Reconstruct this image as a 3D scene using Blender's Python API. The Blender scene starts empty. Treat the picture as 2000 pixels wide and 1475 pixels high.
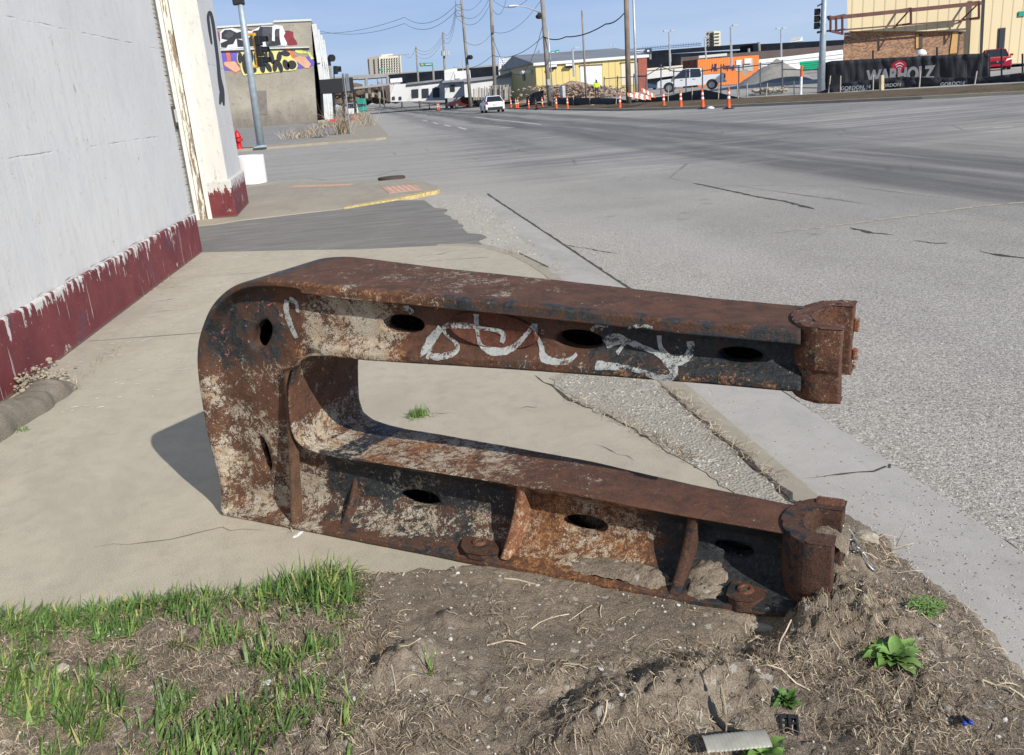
import bpy, bmesh, math, random
import numpy as np
from mathutils import Vector, Matrix, noise as mn
random.seed(7); rng=np.random.default_rng(7)
S_=bpy.context.scene; COL=S_.collection
rad=math.radians
# ---------------------------------------------------------------- camera
F=1700.0; CX,CY=1000.0,737.5; CAMH=1.6
RM=np.array([[0.98329199,-0.12169998,0.13537347],[-0.16605351,-0.29496085,0.94096989],[-0.07458615,-0.94772739,-0.31024135]])
cam=bpy.data.cameras.new('camera'); co=bpy.data.objects.new('camera',cam); COL.objects.link(co)
cam.sensor_width=36; cam.lens=F/2000*36; cam.clip_start=0.05; cam.clip_end=4000
m=Matrix(((RM[0,0],-RM[0,1],-RM[0,2],0),(RM[1,0],-RM[1,1],-RM[1,2],0),(RM[2,0],-RM[2,1],-RM[2,2],CAMH),(0,0,0,1)))
co.matrix_world=m; S_.camera=co
# ---------------------------------------------------------------- sky and sun
SUN_EL,SUN_AZ=rad(33),rad(28)      # azimuth: behind the camera, to the right
sd=Vector((math.sin(SUN_AZ)*math.cos(SUN_EL),-math.cos(SUN_AZ)*math.cos(SUN_EL),math.sin(SUN_EL)))  # towards the sun
w=bpy.data.worlds.new('World'); S_.world=w; w.use_nodes=True; wn=w.node_tree
bg=wn.nodes['Background']; bg.inputs['Strength'].default_value=0.085
sky=wn.nodes.new('ShaderNodeTexSky'); sky.sky_type='NISHITA'; sky.sun_disc=False
sky.sun_elevation=SUN_EL; sky.sun_rotation=math.atan2(sd.x,sd.y); sky.air_density=1.0; sky.dust_density=0.0; sky.ozone_density=5.0; sky.altitude=300
tc=wn.nodes.new('ShaderNodeTexCoord'); mp=wn.nodes.new('ShaderNodeMapping'); mp.inputs['Scale'].default_value=(1.2,1.2,9)
nz=wn.nodes.new('ShaderNodeTexNoise'); nz.inputs['Scale'].default_value=1.6; nz.inputs['Detail'].default_value=6
rp=wn.nodes.new('ShaderNodeValToRGB'); rp.color_ramp.elements[0].position=.45; rp.color_ramp.elements[1].position=.8; rp.color_ramp.elements[1].color=(.35,.35,.35,1)
mx=wn.nodes.new('ShaderNodeMix'); mx.data_type='RGBA'; mx.inputs[7].default_value=(7.5,8.3,9.4,1)
wn.links.new(tc.outputs['Generated'],mp.inputs[0]); wn.links.new(mp.outputs[0],nz.inputs[0]); wn.links.new(nz.outputs[0],rp.inputs[0])
wn.links.new(rp.outputs[0],mx.inputs[0]); wn.links.new(sky.outputs[0],mx.inputs[6]); 
sx=wn.nodes.new('ShaderNodeSeparateXYZ'); wn.links.new(tc.outputs['Generated'],sx.inputs[0])
gr=wn.nodes.new('ShaderNodeValToRGB'); gr.color_ramp.elements[0].position=0.0; gr.color_ramp.elements[0].color=(.60,.77,1,1); gr.color_ramp.elements[1].position=.17; gr.color_ramp.elements[1].color=(.29,.51,.98,1)
ml=wn.nodes.new('ShaderNodeMix'); ml.data_type='RGBA'; ml.blend_type='MULTIPLY'; ml.inputs[0].default_value=1; ml.inputs[7].default_value=(7.3,7.3,7.3,1)
fr_=wn.nodes.new('ShaderNodeMapRange'); fr_.inputs[1].default_value=.12; fr_.inputs[2].default_value=.5; fr_.inputs[3].default_value=1; fr_.inputs[4].default_value=0
m2=wn.nodes.new('ShaderNodeMix'); m2.data_type='RGBA'
wn.links.new(sx.outputs[2],gr.inputs[0]); wn.links.new(sx.outputs[2],fr_.inputs[0]); wn.links.new(gr.outputs[0],ml.inputs[6]); wn.links.new(fr_.outputs[0],m2.inputs[0]); wn.links.new(sky.outputs[0],m2.inputs[6]); wn.links.new(ml.outputs[2],m2.inputs[7]); wn.links.new(m2.outputs[2],mx.inputs[6])
wn.links.new(mx.outputs[2],bg.inputs[0])
sl=bpy.data.lights.new('sun','SUN'); sl.energy=4.0; sl.angle=rad(.53); sl.color=(1,.95,.87)
so=bpy.data.objects.new('sun',sl); COL.objects.link(so); so.rotation_euler=sd.to_track_quat('Z','Y').to_euler()
S_.view_settings.view_transform='Standard'; S_.view_settings.look='None'; S_.view_settings.exposure=0.38
# ---------------------------------------------------------------- survey: where a photographed point stands in the world
def ray(u,v): return RM@np.array([(u-CX)/F,(v-CY)/F,1.0])
def G(u,v,z=0.0):
    d=ray(u,v); t=(z-CAMH)/d[2]; return Vector((d[0]*t,d[1]*t,z))
def D(u,v,y):
    d=ray(u,v); t=y/d[1]; return Vector((d[0]*t,y,CAMH+d[2]*t))
def onplane(u,v,p,n):
    d=ray(u,v); o=np.array([0,0,CAMH]); t=np.dot(np.array(p)-o,n)/np.dot(d,n); return Vector(o+d*t)
def XP(u,v,x):
    d=ray(u,v); t=x/d[0]; return Vector((x,d[1]*t,CAMH+d[2]*t))
# ---------------------------------------------------------------- builders
class MB:
    def __init__(s): s.v=[]; s.f=[]; s.m=[]; s.k=0
    def add(s,vs,fs):
        n=len(s.v); s.v+= [tuple(p) for p in vs]; s.f+=[tuple(i+n for i in f) for f in fs]; s.m+=[s.k]*len(fs); return s
    def box(s,c,d,rz=0,M=None):
        x,y,z=[q/2 for q in d]; R=M or Matrix.Rotation(rz,3,'Z'); c=Vector(c)
        vs=[c+R@Vector((a*x,b*y,e*z)) for e in(-1,1) for b in(-1,1) for a in(-1,1)]
        return s.add(vs,[(0,2,3,1),(4,5,7,6),(0,1,5,4),(2,6,7,3),(0,4,6,2),(1,3,7,5)])
    def prism(s,poly,z0,z1):
        n=len(poly); vs=[(p[0],p[1],z0) for p in poly]+[(p[0],p[1],z1) for p in poly]
        return s.add(vs,[tuple(range(n))[::-1],tuple(range(n,2*n))]+[(i,(i+1)%n,(i+1)%n+n,i+n) for i in range(n)])
    def slab(s,poly,off):     # polygon of 3D points extruded by an offset vector
        n=len(poly); off=Vector(off); vs=[Vector(p) for p in poly]; vs+= [p+off for p in vs]
        return s.add(vs,[tuple(range(n))[::-1],tuple(range(n,2*n))]+[(i,(i+1)%n,(i+1)%n+n,i+n) for i in range(n)])
    def face(s,pts): return s.add(pts,[tuple(range(len(pts)))])
    def tube(s,pts,r,n=8,cap=True):
        pts=[Vector(p) for p in pts]; rs=r if hasattr(r,'__len__') else [r]*len(pts); vs=[]; fs=[]
        up=None
        for i,p in enumerate(pts):
            t=(pts[min(i+1,len(pts)-1)]-pts[max(i-1,0)]).normalized()
            a=Vector((0,0,1)) if abs(t.z)<.9 else Vector((1,0,0))
            u=t.cross(a).normalized() if up is None else (up-t*up.dot(t)).normalized(); up=u; w_=t.cross(u)
            for k in range(n):
                q=2*math.pi*k/n; vs.append(p+(u*math.cos(q)+w_*math.sin(q))*rs[i])
        for i in range(len(pts)-1):
            for k in range(n): a=i*n+k; b=i*n+(k+1)%n; fs.append((a,b,b+n,a+n))
        if cap: fs.append(tuple(range(n))[::-1]); fs.append(tuple(range((len(pts)-1)*n,len(pts)*n)))
        return s.add(vs,fs)
    def lathe(s,prof,c=(0,0,0),n=24,cap=True):
        vs=[];fs=[];c=Vector(c)
        for r,z in prof:
            for k in range(n): q=2*math.pi*k/n; vs.append(c+Vector((r*math.cos(q),r*math.sin(q),z)))
        for i in range(len(prof)-1):
            for k in range(n): a=i*n+k; b=i*n+(k+1)%n; fs.append((a,b,b+n,a+n))
        if cap: fs.append(tuple(range(n))[::-1]); fs.append(tuple(range((len(prof)-1)*n,len(prof)*n)))
        return s.add(vs,fs)
    def grid(s,P):            # P: rows of points
        n=len(P[0]); vs=[p for r in P for p in r]
        return s.add(vs,[(i*n+j,i*n+j+1,(i+1)*n+j+1,(i+1)*n+j) for i in range(len(P)-1) for j in range(n-1)])
    def build(s,name,mat,parent=None,smooth=False,bevel=0):
        me=bpy.data.meshes.new(name); me.from_pydata(s.v,[],s.f); me.update()
        for mt in (mat if isinstance(mat,(list,tuple)) else [mat]): me.materials.append(mt)
        if isinstance(mat,(list,tuple)): me.polygons.foreach_set('material_index',s.m)
        if smooth: me.polygons.foreach_set('use_smooth',[True]*len(me.polygons))
        o=bpy.data.objects.new(name,me); COL.objects.link(o)
        if parent: o.parent=parent; o.matrix_parent_inverse=Matrix.Translation(-parent.location) if not parent.rotation_euler.z else parent.matrix_basis.inverted()
        if bevel:
            b=o.modifiers.new('b','BEVEL'); b.width=bevel; b.segments=2; b.limit_method='ANGLE'
        return o
def tag(o,label=None,cat=None,group=None,kind=None):
    if label: o['label']=label
    if cat: o['category']=cat
    if group: o['group']=group
    if kind: o['kind']=kind
    return o
def thing(name,label,cat,loc=(0,0,0),group=None):
    o=bpy.data.objects.new(name,None); COL.objects.link(o); o.location=loc; o.empty_display_size=.2
    return tag(o,label,cat,group)
def copy_tree(o,parent=None):
    c=o.copy(); COL.objects.link(c)
    if parent: c.parent=parent
    for ch in list(o.children): copy_tree(ch,c)
    return c
def text(name,body,mat,parent,pos,xdir,updir,size,ext=.01,sx=1.0,shear=0,bold=.012):
    cu=bpy.data.curves.new(name,'FONT'); cu.body=body; cu.size=size; cu.extrude=ext; cu.align_x='CENTER'; cu.align_y='CENTER'; cu.shear=shear
    cu.offset=size*bold
    x=Vector(xdir).normalized(); y=Vector(updir).normalized(); z=x.cross(y)
    tmp=bpy.data.objects.new('t',cu); COL.objects.link(tmp)
    me=bpy.data.meshes.new_from_object(tmp.evaluated_get(bpy.context.evaluated_depsgraph_get())); bpy.data.objects.remove(tmp)
    M=Matrix(((x.x*sx,y.x,z.x,pos[0]),(x.y*sx,y.y,z.y,pos[1]),(x.z*sx,y.z,z.z,pos[2]),(0,0,0,1)))
    me.transform(M); me.materials.clear(); me.materials.append(mat)
    o=bpy.data.objects.new(name,me); COL.objects.link(o)
    if parent: o.parent=parent; o.matrix_parent_inverse=Matrix.Translation(-parent.location)
    return o
# ---------------------------------------------------------------- materials
class NM:
    def __init__(s,name):
        s.mat=bpy.data.materials.new(name); s.mat.use_nodes=True; s.t=s.mat.node_tree; s.n=s.t.nodes; s.l=s.t.links
        s.b=s.n['Principled BSDF']; s.c=s.n.new('ShaderNodeTexCoord').outputs['Object']
    def set(s,i,v):
        if v is None: return
        if isinstance(v,bpy.types.NodeSocket): s.l.new(v,i)
        elif isinstance(v,(tuple,list)) and len(v)==3 and i.type=='RGBA': i.default_value=(*v,1)
        else: i.default_value=v
    def map(s,sc=(1,1,1),rot=(0,0,0),loc=(0,0,0),v=None):
        q=s.n.new('ShaderNodeMapping'); q.inputs['Scale'].default_value=sc; q.inputs['Rotation'].default_value=rot; q.inputs['Location'].default_value=loc
        s.l.new(v or s.c,q.inputs[0]); return q.outputs[0]
    def noise(s,sc,det=4,ro=.6,v=None,dist=0):
        q=s.n.new('ShaderNodeTexNoise'); q.inputs['Scale'].default_value=sc; q.inputs['Detail'].default_value=det; q.inputs['Roughness'].default_value=ro; q.inputs['Distortion'].default_value=dist
        s.l.new(v or s.c,q.inputs[0]); return q.outputs[0]
    def vor(s,sc,feat='F1',v=None,out=0,rnd=1):
        q=s.n.new('ShaderNodeTexVoronoi'); q.feature=feat; q.inputs['Scale'].default_value=sc; q.inputs['Randomness'].default_value=rnd
        s.l.new(v or s.c,q.inputs[0]); return q.outputs[out]
    def ramp(s,f,st,interp='LINEAR'):
        q=s.n.new('ShaderNodeValToRGB'); r=q.color_ramp; r.interpolation=interp
        while len(r.elements)<len(st): r.elements.new(.5)
        for e,(p,c) in zip(r.elements,st): e.position=p; e.color=(c,c,c,1) if not hasattr(c,'__len__') else (*c,1)
        s.l.new(f,q.inputs[0]); return q.outputs[0]
    def mix(s,f,a,b,bt='MIX'):
        q=s.n.new('ShaderNodeMix'); q.data_type='RGBA'; q.blend_type=bt; s.set(q.inputs[0],f); s.set(q.inputs[6],a); s.set(q.inputs[7],b); return q.outputs[2]
    def ma(s,op,a,b=None,c=None,clamp=False):
        q=s.n.new('ShaderNodeMath'); q.operation=op; q.use_clamp=clamp; s.set(q.inputs[0],a)
        if b is not None: s.set(q.inputs[1],b)
        if c is not None: s.set(q.inputs[2],c)
        return q.outputs[0]
    def sep(s,v=None):
        q=s.n.new('ShaderNodeSeparateXYZ'); s.l.new(v or s.c,q.inputs[0]); return q.outputs
    def ss(s,v,a,b):
        q=s.n.new('ShaderNodeMapRange'); q.interpolation_type='SMOOTHSTEP'; s.set(q.inputs[0],v); q.inputs[1].default_value=a; q.inputs[2].default_value=b; return q.outputs[0]
    def attr(s,n):
        q=s.n.new('ShaderNodeAttribute'); q.attribute_name=n; return q.outputs[0]
    def bump(s,h,st=.5,d=.01,nrm=None):
        q=s.n.new('ShaderNodeBump'); q.inputs['Strength'].default_value=st; q.inputs['Distance'].default_value=d; s.l.new(h,q.inputs['Height'])
        if nrm: s.l.new(nrm,q.inputs['Normal'])
        return q.outputs[0]
    def done(s,col,rough=.8,nrm=None,metal=0,spec=.4,**k):
        s.set(s.b.inputs['Base Color'],col); s.set(s.b.inputs['Roughness'],rough); s.set(s.b.inputs['Metallic'],metal); s.b.inputs['Specular IOR Level'].default_value=spec
        if nrm: s.l.new(nrm,s.b.inputs['Normal'])
        return s.mat
def plain(name,c,rough=.7,metal=0,var=.18,sc=6.0,spec=.4,bump=0):
    q=NM(name); n=q.noise(sc,5,.65); d=tuple(x*(1-var) for x in c); e=tuple(min(1,x*(1+var)) for x in c)
    return q.done(q.mix(q.ramp(n,[(.3,0),(.7,1)]),d,e),rough,q.bump(n,bump,.02) if bump else None,metal,spec)
# ================================================================ ground materials
def concrete(name,c1,c2,dirt=.42,speck=.3,scale=1.0):
    q=NM(name); big=q.noise(.9*scale,5,.6); mid=q.noise(9*scale,6,.7); fine=q.noise(260,2,.6); br=q.noise(60,4,.7,q.map((.25,4,1),(0,0,.1)))
    col=q.mix(q.ramp(big,[(.3,0),(.7,1)]),c1,c2)
    col=q.mix(q.ma('MULTIPLY',q.ramp(mid,[(.45,0),(.75,1)]),dirt),col,tuple(x*.55 for x in c1))
    col=q.mix(q.ma('MULTIPLY',q.ramp(br,[(.35,1),(.6,0)]),.18),col,tuple(x*.7 for x in c1))
    st_=q.noise(1.7*scale,7,.72,q.map((1,.45,1),(0,0,.3),(5,2,0)),.6); col=q.mix(q.ma('MULTIPLY',q.ramp(st_,[(.48,0),(.62,1)]),.46),col,tuple(x*.62 for x in c1)); col=q.mix(q.ma('MULTIPLY',q.ramp(st_,[(.30,1),(.42,0)]),.35),col,tuple(min(1,x*1.22) for x in c2))
    sp=q.ramp(fine,[(.35,0),(.5,.5),(.65,1)])
    col=q.mix(speck,col,q.mix(sp,tuple(x*.45 for x in c1),tuple(min(1,x*1.6) for x in c2)))
    h=q.ma('ADD',q.ma('MULTIPLY',fine,.5),q.ma('ADD',mid,q.ma('MULTIPLY',br,.5)))
    return q.done(col,.92,q.bump(h,.35,.004),spec=.25)
M_slab=concrete('weathered_concrete',(.375,.335,.26),(.475,.43,.34),.62,.42)

M_slab2=concrete('old_concrete',(.33,.29,.23),(.40,.355,.28))
M_gut=concrete('gutter_concrete',(.39,.37,.335),(.47,.445,.40),.3,.22)
def mk_road():
    q=NM('worn_asphalt'); x,y,z=q.sep()[:3]
    wob=q.ma('MULTIPLY',q.ma('SUBTRACT',q.noise(.05,3,.5),.5),3.0)
    xw=q.ma('ADD',x,wob)
    # grain only matters near the camera
    g=q.noise(95,3,.75); v=q.vor(130); big=q.noise(.35,5,.6,q.map((1,.25,1))); st=q.noise(2.2,6,.65,q.map((1.0,.06,1),(0,0,.03)))
    st2=q.noise(1.6,6,.7,q.map((.07,1.0,1),(0,0,.12)))
    col=q.mix(q.ramp(big,[(.3,0),(.7,1)]),(.335,.318,.288),(.43,.410,.375))
    def band(c,w_,soft,y0,y1):
        a=q.ma('ABSOLUTE',q.ma('SUBTRACT',xw,c)); m_=q.ss(a,w_+soft,w_); return q.ma('MULTIPLY',m_,q.ma('MULTIPLY',q.ss(y,y0,y0+6),q.ss(y,y1,y1*.6)))
    bands=q.ma('MAXIMUM',q.ma('MAXIMUM',band(8.0,.45,.7,5,600),band(9.9,.4,.7,6,600)),q.ma('MAXIMUM',band(12.6,.3,.8,20,600),q.ma('MULTIPLY',band(5.2,.3,1.2,22,500),.6)))
    bm=q.ma('MULTIPLY',bands,q.ramp(st,[(.3,.35),(.65,1)]))
    pt=q.noise(.22,6,.7,None,.8); col=q.mix(q.ma('MULTIPLY',q.ramp(pt,[(.44,0),(.50,.5),(.60,1)]),.28),col,(.20,.195,.185)); sp_=q.vor(1.1,'F1'); col=q.mix(q.ma('MULTIPLY',q.ss(q.ma('ADD',sp_,q.ma('MULTIPLY',pt,.25)),.24,.16),.35),col,(.16,.155,.15))
    col=q.mix(q.ma('MULTIPLY',bm,.85),col,(.085,.083,.084))
    wide=q.ma('MULTIPLY',q.ma('MULTIPLY',q.ss(xw,5.4,8.0),q.ss(xw,14.5,11.5)),q.ss(y,5,10)); col=q.mix(q.ma('MULTIPLY',wide,q.ma('ADD',.12,q.ma('MULTIPLY',q.ramp(st,[(.35,0),(.62,1)]),.40))),col,(.13,.128,.126))
    # cross-traffic streaks in the junction
    jn=q.ma('MULTIPLY',q.ss(y,14,22),q.ss(y,52,40)); col=q.mix(q.ma('MULTIPLY',jn,q.ma('MULTIPLY',q.ramp(st2,[(.42,0),(.58,1)]),.7)),col,(.17,.168,.17))
    pale=q.ma('MULTIPLY',q.ss(y,10,17),q.ss(y,34,22)); col=q.mix(q.ma('MULTIPLY',pale,q.ma('MULTIPLY',q.ramp(q.noise(.5,6,.7,q.map((.3,1,1))),[(.5,0),(.7,1)]),.5)),col,(.46,.43,.375))
    # dust along the gutter joint
    e=q.ma('MULTIPLY',q.ss(q.ma('ADD',x,q.ma('MULTIPLY',q.noise(1.4,4,.6),1.2)),4.4,2.6),.55); col=q.mix(e,col,(.43,.405,.36))
    gr=q.ramp(g,[(.34,0),(.5,.5),(.66,1)])
    col=q.mix(1.0,col,q.mix(gr,(.42,.41,.40),(1.55,1.54,1.52)),'MULTIPLY')
    gc=q.noise(38,4,.8); col=q.mix(q.ma('MULTIPLY',q.ss(y,14,4),1.0),col,q.mix(1.0,col,q.mix(q.ramp(gc,[(.38,0),(.62,1)]),(.72,.72,.71),(1.30,1.29,1.27)),'MULTIPLY'))
    ck=q.vor(.42,'DISTANCE_TO_EDGE',q.map((1,.55,1),v=q.c)); ckn=q.ma('ADD',ck,q.ma('MULTIPLY',q.ma('SUBTRACT',q.noise(7,5,.7),.5),.03))
    ckm=q.ma('MULTIPLY',q.ss(ckn,.011,.004),q.ramp(q.noise(.21,2),[(.52,0),(.6,1)])); col=q.mix(q.ma('MULTIPLY',ckm,.55),col,(.09,.085,.08))
    h=q.ma('ADD',g,q.ma('MULTIPLY',v,.6))
    return q.done(col,.9,q.bump(h,.7,.006),spec=.3)
M_road=mk_road()
def mk_patch():
    q=NM('dark_patched_asphalt'); g=q.noise(70,4,.8); b=q.noise(2.5,7,.75,q.map((.4,2,1)),.6);
    col=q.mix(q.ramp(b,[(.35,0),(.65,1)]),(.15,.142,.13),(.36,.34,.305)); col=q.mix(.5,col,q.mix(q.ramp(g,[(.35,0),(.65,1)]),(.04,.038,.036),(.42,.40,.37)))
    return q.done(col,.93,q.bump(g,1,.015),spec=.25)
M_patch=mk_patch()
def mk_gravelly():
    q=NM('broken_gravelly_concrete'); v=q.vor(75,out=1); d=q.vor(75); g=q.noise(30,5,.8); b=q.noise(4,5,.7)
    vv=q.sep(v)[0]
    col=q.mix(vv,(.27,.245,.20),(.58,.54,.46)); col=q.mix(q.ramp(g,[(.36,.85),(.5,0)]),col,(.13,.11,.085)); col=q.mix(q.ramp(b,[(.40,0),(.50,.92)]),col,q.mix(g,(.30,.27,.215),(.42,.385,.32)))
    return q.done(col,.95,q.bump(q.ma('ADD',d,g),.55,.012),spec=.2)
M_grav=mk_gravelly()
def mk_dirt():
    q=NM('dry_soil'); a=q.noise(2.2,6,.65); b=q.noise(24,7,.75); f=q.noise(190,3,.7); wv=q.vor(60,out=1)
    col=q.mix(q.ramp(a,[(.36,0),(.62,1)]),(.19,.145,.105),(.41,.33,.245)); col=q.mix(q.ramp(b,[(.38,.75),(.56,0)]),col,(.09,.07,.053))
    col=q.mix(.35,col,q.mix(q.ramp(f,[(.35,0),(.65,1)]),(.07,.055,.042),(.55,.48,.38)))
    w_=q.ma('GREATER_THAN',q.sep(wv)[0],.975); col=q.mix(q.ma('MULTIPLY',w_,.7),col,(.55,.52,.46))
    return q.done(col,.96,q.bump(q.ma('ADD',q.ma('MULTIPLY',b,1.4),f),.9,.012),spec=.15)
M_dirt=mk_dirt()
M_strip=concrete('gritty_worn_concrete',(.36,.335,.285),(.47,.44,.38),.5,.55,1.5)
M_yel=plain('yellow_kerb_paint',(.50,.39,.17),.85,sc=14,var=.45)
M_pink=plain('faded_orange_tactile',(.52,.32,.235),.85,sc=18,var=.3)
M_white=plain('worn_road_paint',(.62,.61,.58),.8,sc=25,var=.2)
M_blue=plain('blue_spray_mark',(.12,.25,.5),.8,sc=30,var=.4)
M_iron=plain('rusty_iron',(.10,.07,.055),.8,.3,sc=40,var=.4,bump=.3)
M_lot=concrete('gravel_lot',(.37,.35,.315),(.45,.43,.39),.3,.3,.3)
def mk_verge():
    q=NM('verge_earth_and_turf'); a=q.noise(.8,6,.7); b=q.noise(9,6,.8)
    col=q.mix(q.ramp(a,[(.52,0),(.64,1)]),(.20,.15,.105),(.09,.11,.04)); col=q.mix(q.ramp(b,[(.4,.7),(.6,0)]),col,(.06,.045,.03))
    return q.done(col,.95,q.bump(b,.8,.06),spec=.15)
M_verge=mk_verge()
# ================================================================ ground
ZR=-.05       # road level below the pavement
g=MB(); xs=[-1500,-300,-60,-20,0,20,60,300,1500]; ys=[-40,0,20,60,150,400,1000,3000]
g.grid([[(x,y,ZR) for x in xs] for y in ys]); tag(g.build('road',M_road),kind='structure')
def jag(a,b,n,amp,seed=0):
    r=random.Random(seed); a=Vector(a[:2]); b=Vector(b[:2]); d=(b-a); nn=Vector((-d.y,d.x)).normalized(); return [(a+d*i/n+nn*(r.uniform(-amp,amp) if 0<i<n else 0))[:] for i in range(n)]
WX=lambda y:-2.42+(y-5.57)*.0457-.0          # foot of the painted wall
# pavement slab: near side reaches under the soil
poly=[(WX(2.5)-.2,2.5),(.3,2.5),(1.1,2.1),(1.47,2.0),(1.47,4.4),(1.48,7.76),(1.44,8.33),(1.36,8.9),(1.19,9.47),(.95,9.8),(.67,10.0),(-.2,10.3),(-.81,10.66),(-2.17,11.34),(WX(11.34)-.5,11.45)]
b_=MB(); b_.prism([(-6,-6),(1.39,-6),(1.39,2.6),(-6,2.6)],-.3,-.035); tag(b_.build('soil',M_dirt),kind='structure')
b_=MB(); b_.prism(poly,-.2,0); tag(b_.build('pavement',M_slab,bevel=.012),kind='structure')
# kerb and gutter
b_=MB(); kp=[(1.47,2.45),(1.62,2.40),(1.61,4.4),(1.60,7.6),(1.56,8.3),(1.46,9.05),(1.28,9.65),(1.0,9.98),(.7,10.14),(.67,10.0),(.95,9.8),(1.19,9.47),(1.36,8.9),(1.44,8.33),(1.48,7.76),(1.47,4.4)]
b_.prism(kp,-.2,-.004); tag(b_.build('kerb',M_slab2,bevel=.015),kind='structure')
b_=MB(); b_.prism([(1.40,-2),(2.06,-2),(2.07,2.36),(2.08,3.1),(2.06,4.4),(2.04,7.7),(2.03,10.2),(1.98,15.5),(1.72,15.6),(1.66,12),(1.58,9),(1.61,7),(1.615,2.42),(1.40,2.40)],-.2,-.035)
tag(b_.build('gutter',M_gut,bevel=.01),kind='structure')
# dark joint line between gutter and road, broken by grit
jl=MB(); 
pts=[]; y=-1.0
rj=random.Random(3)
L=[];R_=[]
while y<15.4:
    xc=2.062+rj.uniform(-.006,.006)-(.03 if y>8 else 0)*min(1,(y-8)/6 if y>8 else 0); w_=.012+rj.uniform(-.006,.008); L.append((xc-w_,y,ZR+.004)); R_.append((xc+w_+.006,y,ZR+.004)); y+=.06+y*.004
jl.grid([L,R_]); M_dark=plain('dark_crack_filler',(.07,.063,.055),.95,sc=60,var=.5); tag(jl.build('road_joint',M_dark),kind='structure')
# asphalt apron between the two slabs
po=[(WX(10.9)-.8,10.9),(-2.17,11.3),(-.81,10.62),(.6,10.05)]+jag((.75,9.9),(1.32,9.55),5,.06,1)+jag((1.3,9.6),(1.12,11.8),9,.09,2)+jag((1.12,11.8),(1.02,14.0),9,.09,3)+[(.9,15.0),(.4,15.4),(-.3,14.95),(-2.07,14.6),(WX(15)-.8,15.3)]
b_=MB(); b_.prism(po,-.2,-.014); tag(b_.build('asphalt_apron',M_patch),kind='structure')
b_=MB(); b_.prism([(.5,9.9),(1.0,9.9),(1.5,9.1),(1.62,8.2),(1.66,9.5),(1.72,12),(1.78,15.2),(1.2,15.8),(.8,15.2),(.5,14)],-.2,-.022); tag(b_.build('worn_apron',M_strip),kind='structure')
# corner pavement by the crossing
b_=MB(); b_.prism([(WX(14.5)-.4,14.3),(-2.07,14.5),(-.29,14.85),(.5,15.5),(1.2,16.25),(1.35,17.1),(1.1,18.6),(.78,19.5),(-.21,19.6),(-1.89,21.6),(-2.88,22.2),(-6,22.6),(-6,14.3)],-.2,-.004)
tag(b_.build('corner_pavement',M_slab2,bevel=.015),kind='structure')
yk=MB(); yk.prism([(-.45,14.75),(.45,15.34),(1.22,16.15),(1.28,16.3),(1.12,16.32),(.4,15.6),(-.42,14.98)],-.1,.012); tag(yk.build('yellow_kerb',M_yel,bevel=.01),'kerb edge worn to bare concrete under flaking yellow paint','kerb edge'); 
def tactile(name,p,lab):
    t=thing(name,lab,'tactile paving',(p[0][0],p[0][1],0)); d=MB(); d.prism(p,-.02,.003); c=Vector(p[0]); u=Vector(p[1])-c; v=Vector(p[3])-c; nu=int(u.length/.09); nv=int(v.length/.09)
    for i in range(1,nu):
        for j in range(1,nv):
            q=c+u*i/nu+v*j/nv; d.lathe([(.022,.003),(.016,.009)],(q.x,q.y,0),6)
    d.build('panel',M_pink,t)
tactile('tactile_panel',[(.36,16.6),(.98,16.7),(.95,17.75),(.25,17.9)],'faded orange tactile panel with domes beside the yellow kerb')
tactile('tactile_panel',[(-1.75,19.9),(-.4,19.05),(-.3,19.35),(-1.6,20.25)],'long faded orange tactile panel at the cross street edge')
mh=MB(); c=G(765,349,0); mh.lathe([(.30,0),(.30,.05),(.27,.055),(.25,.035),(.22,.05),(.02,.05)],(c.x,c.y,-.012),28); tag(mh.build('manhole_cover',M_iron),'rusty round manhole cover standing proud at the crossing corner','manhole cover')
# far corner: pavement, kerb and cracked car park
b_=MB(); b_.prism([(-60,43.3),(-1.6,42.9),(.6,42.4),(1.1,43),(1.3,45),(1.35,78),(.2,400),(-60,400)],-.2,.06); tag(b_.build('far_pavement',M_slab2,bevel=.02),kind='structure')
b_=MB(); b_.prism([(-60,46),(-6,46),(-3.0,46.5),(-1.2,50),(-1.1,400),(-60,400)],.0,.066); tag(b_.build('car_park',concrete('cracked_car_park',(.27,.26,.24),(.35,.335,.31),.6,.3,.5)),kind='structure')
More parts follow.
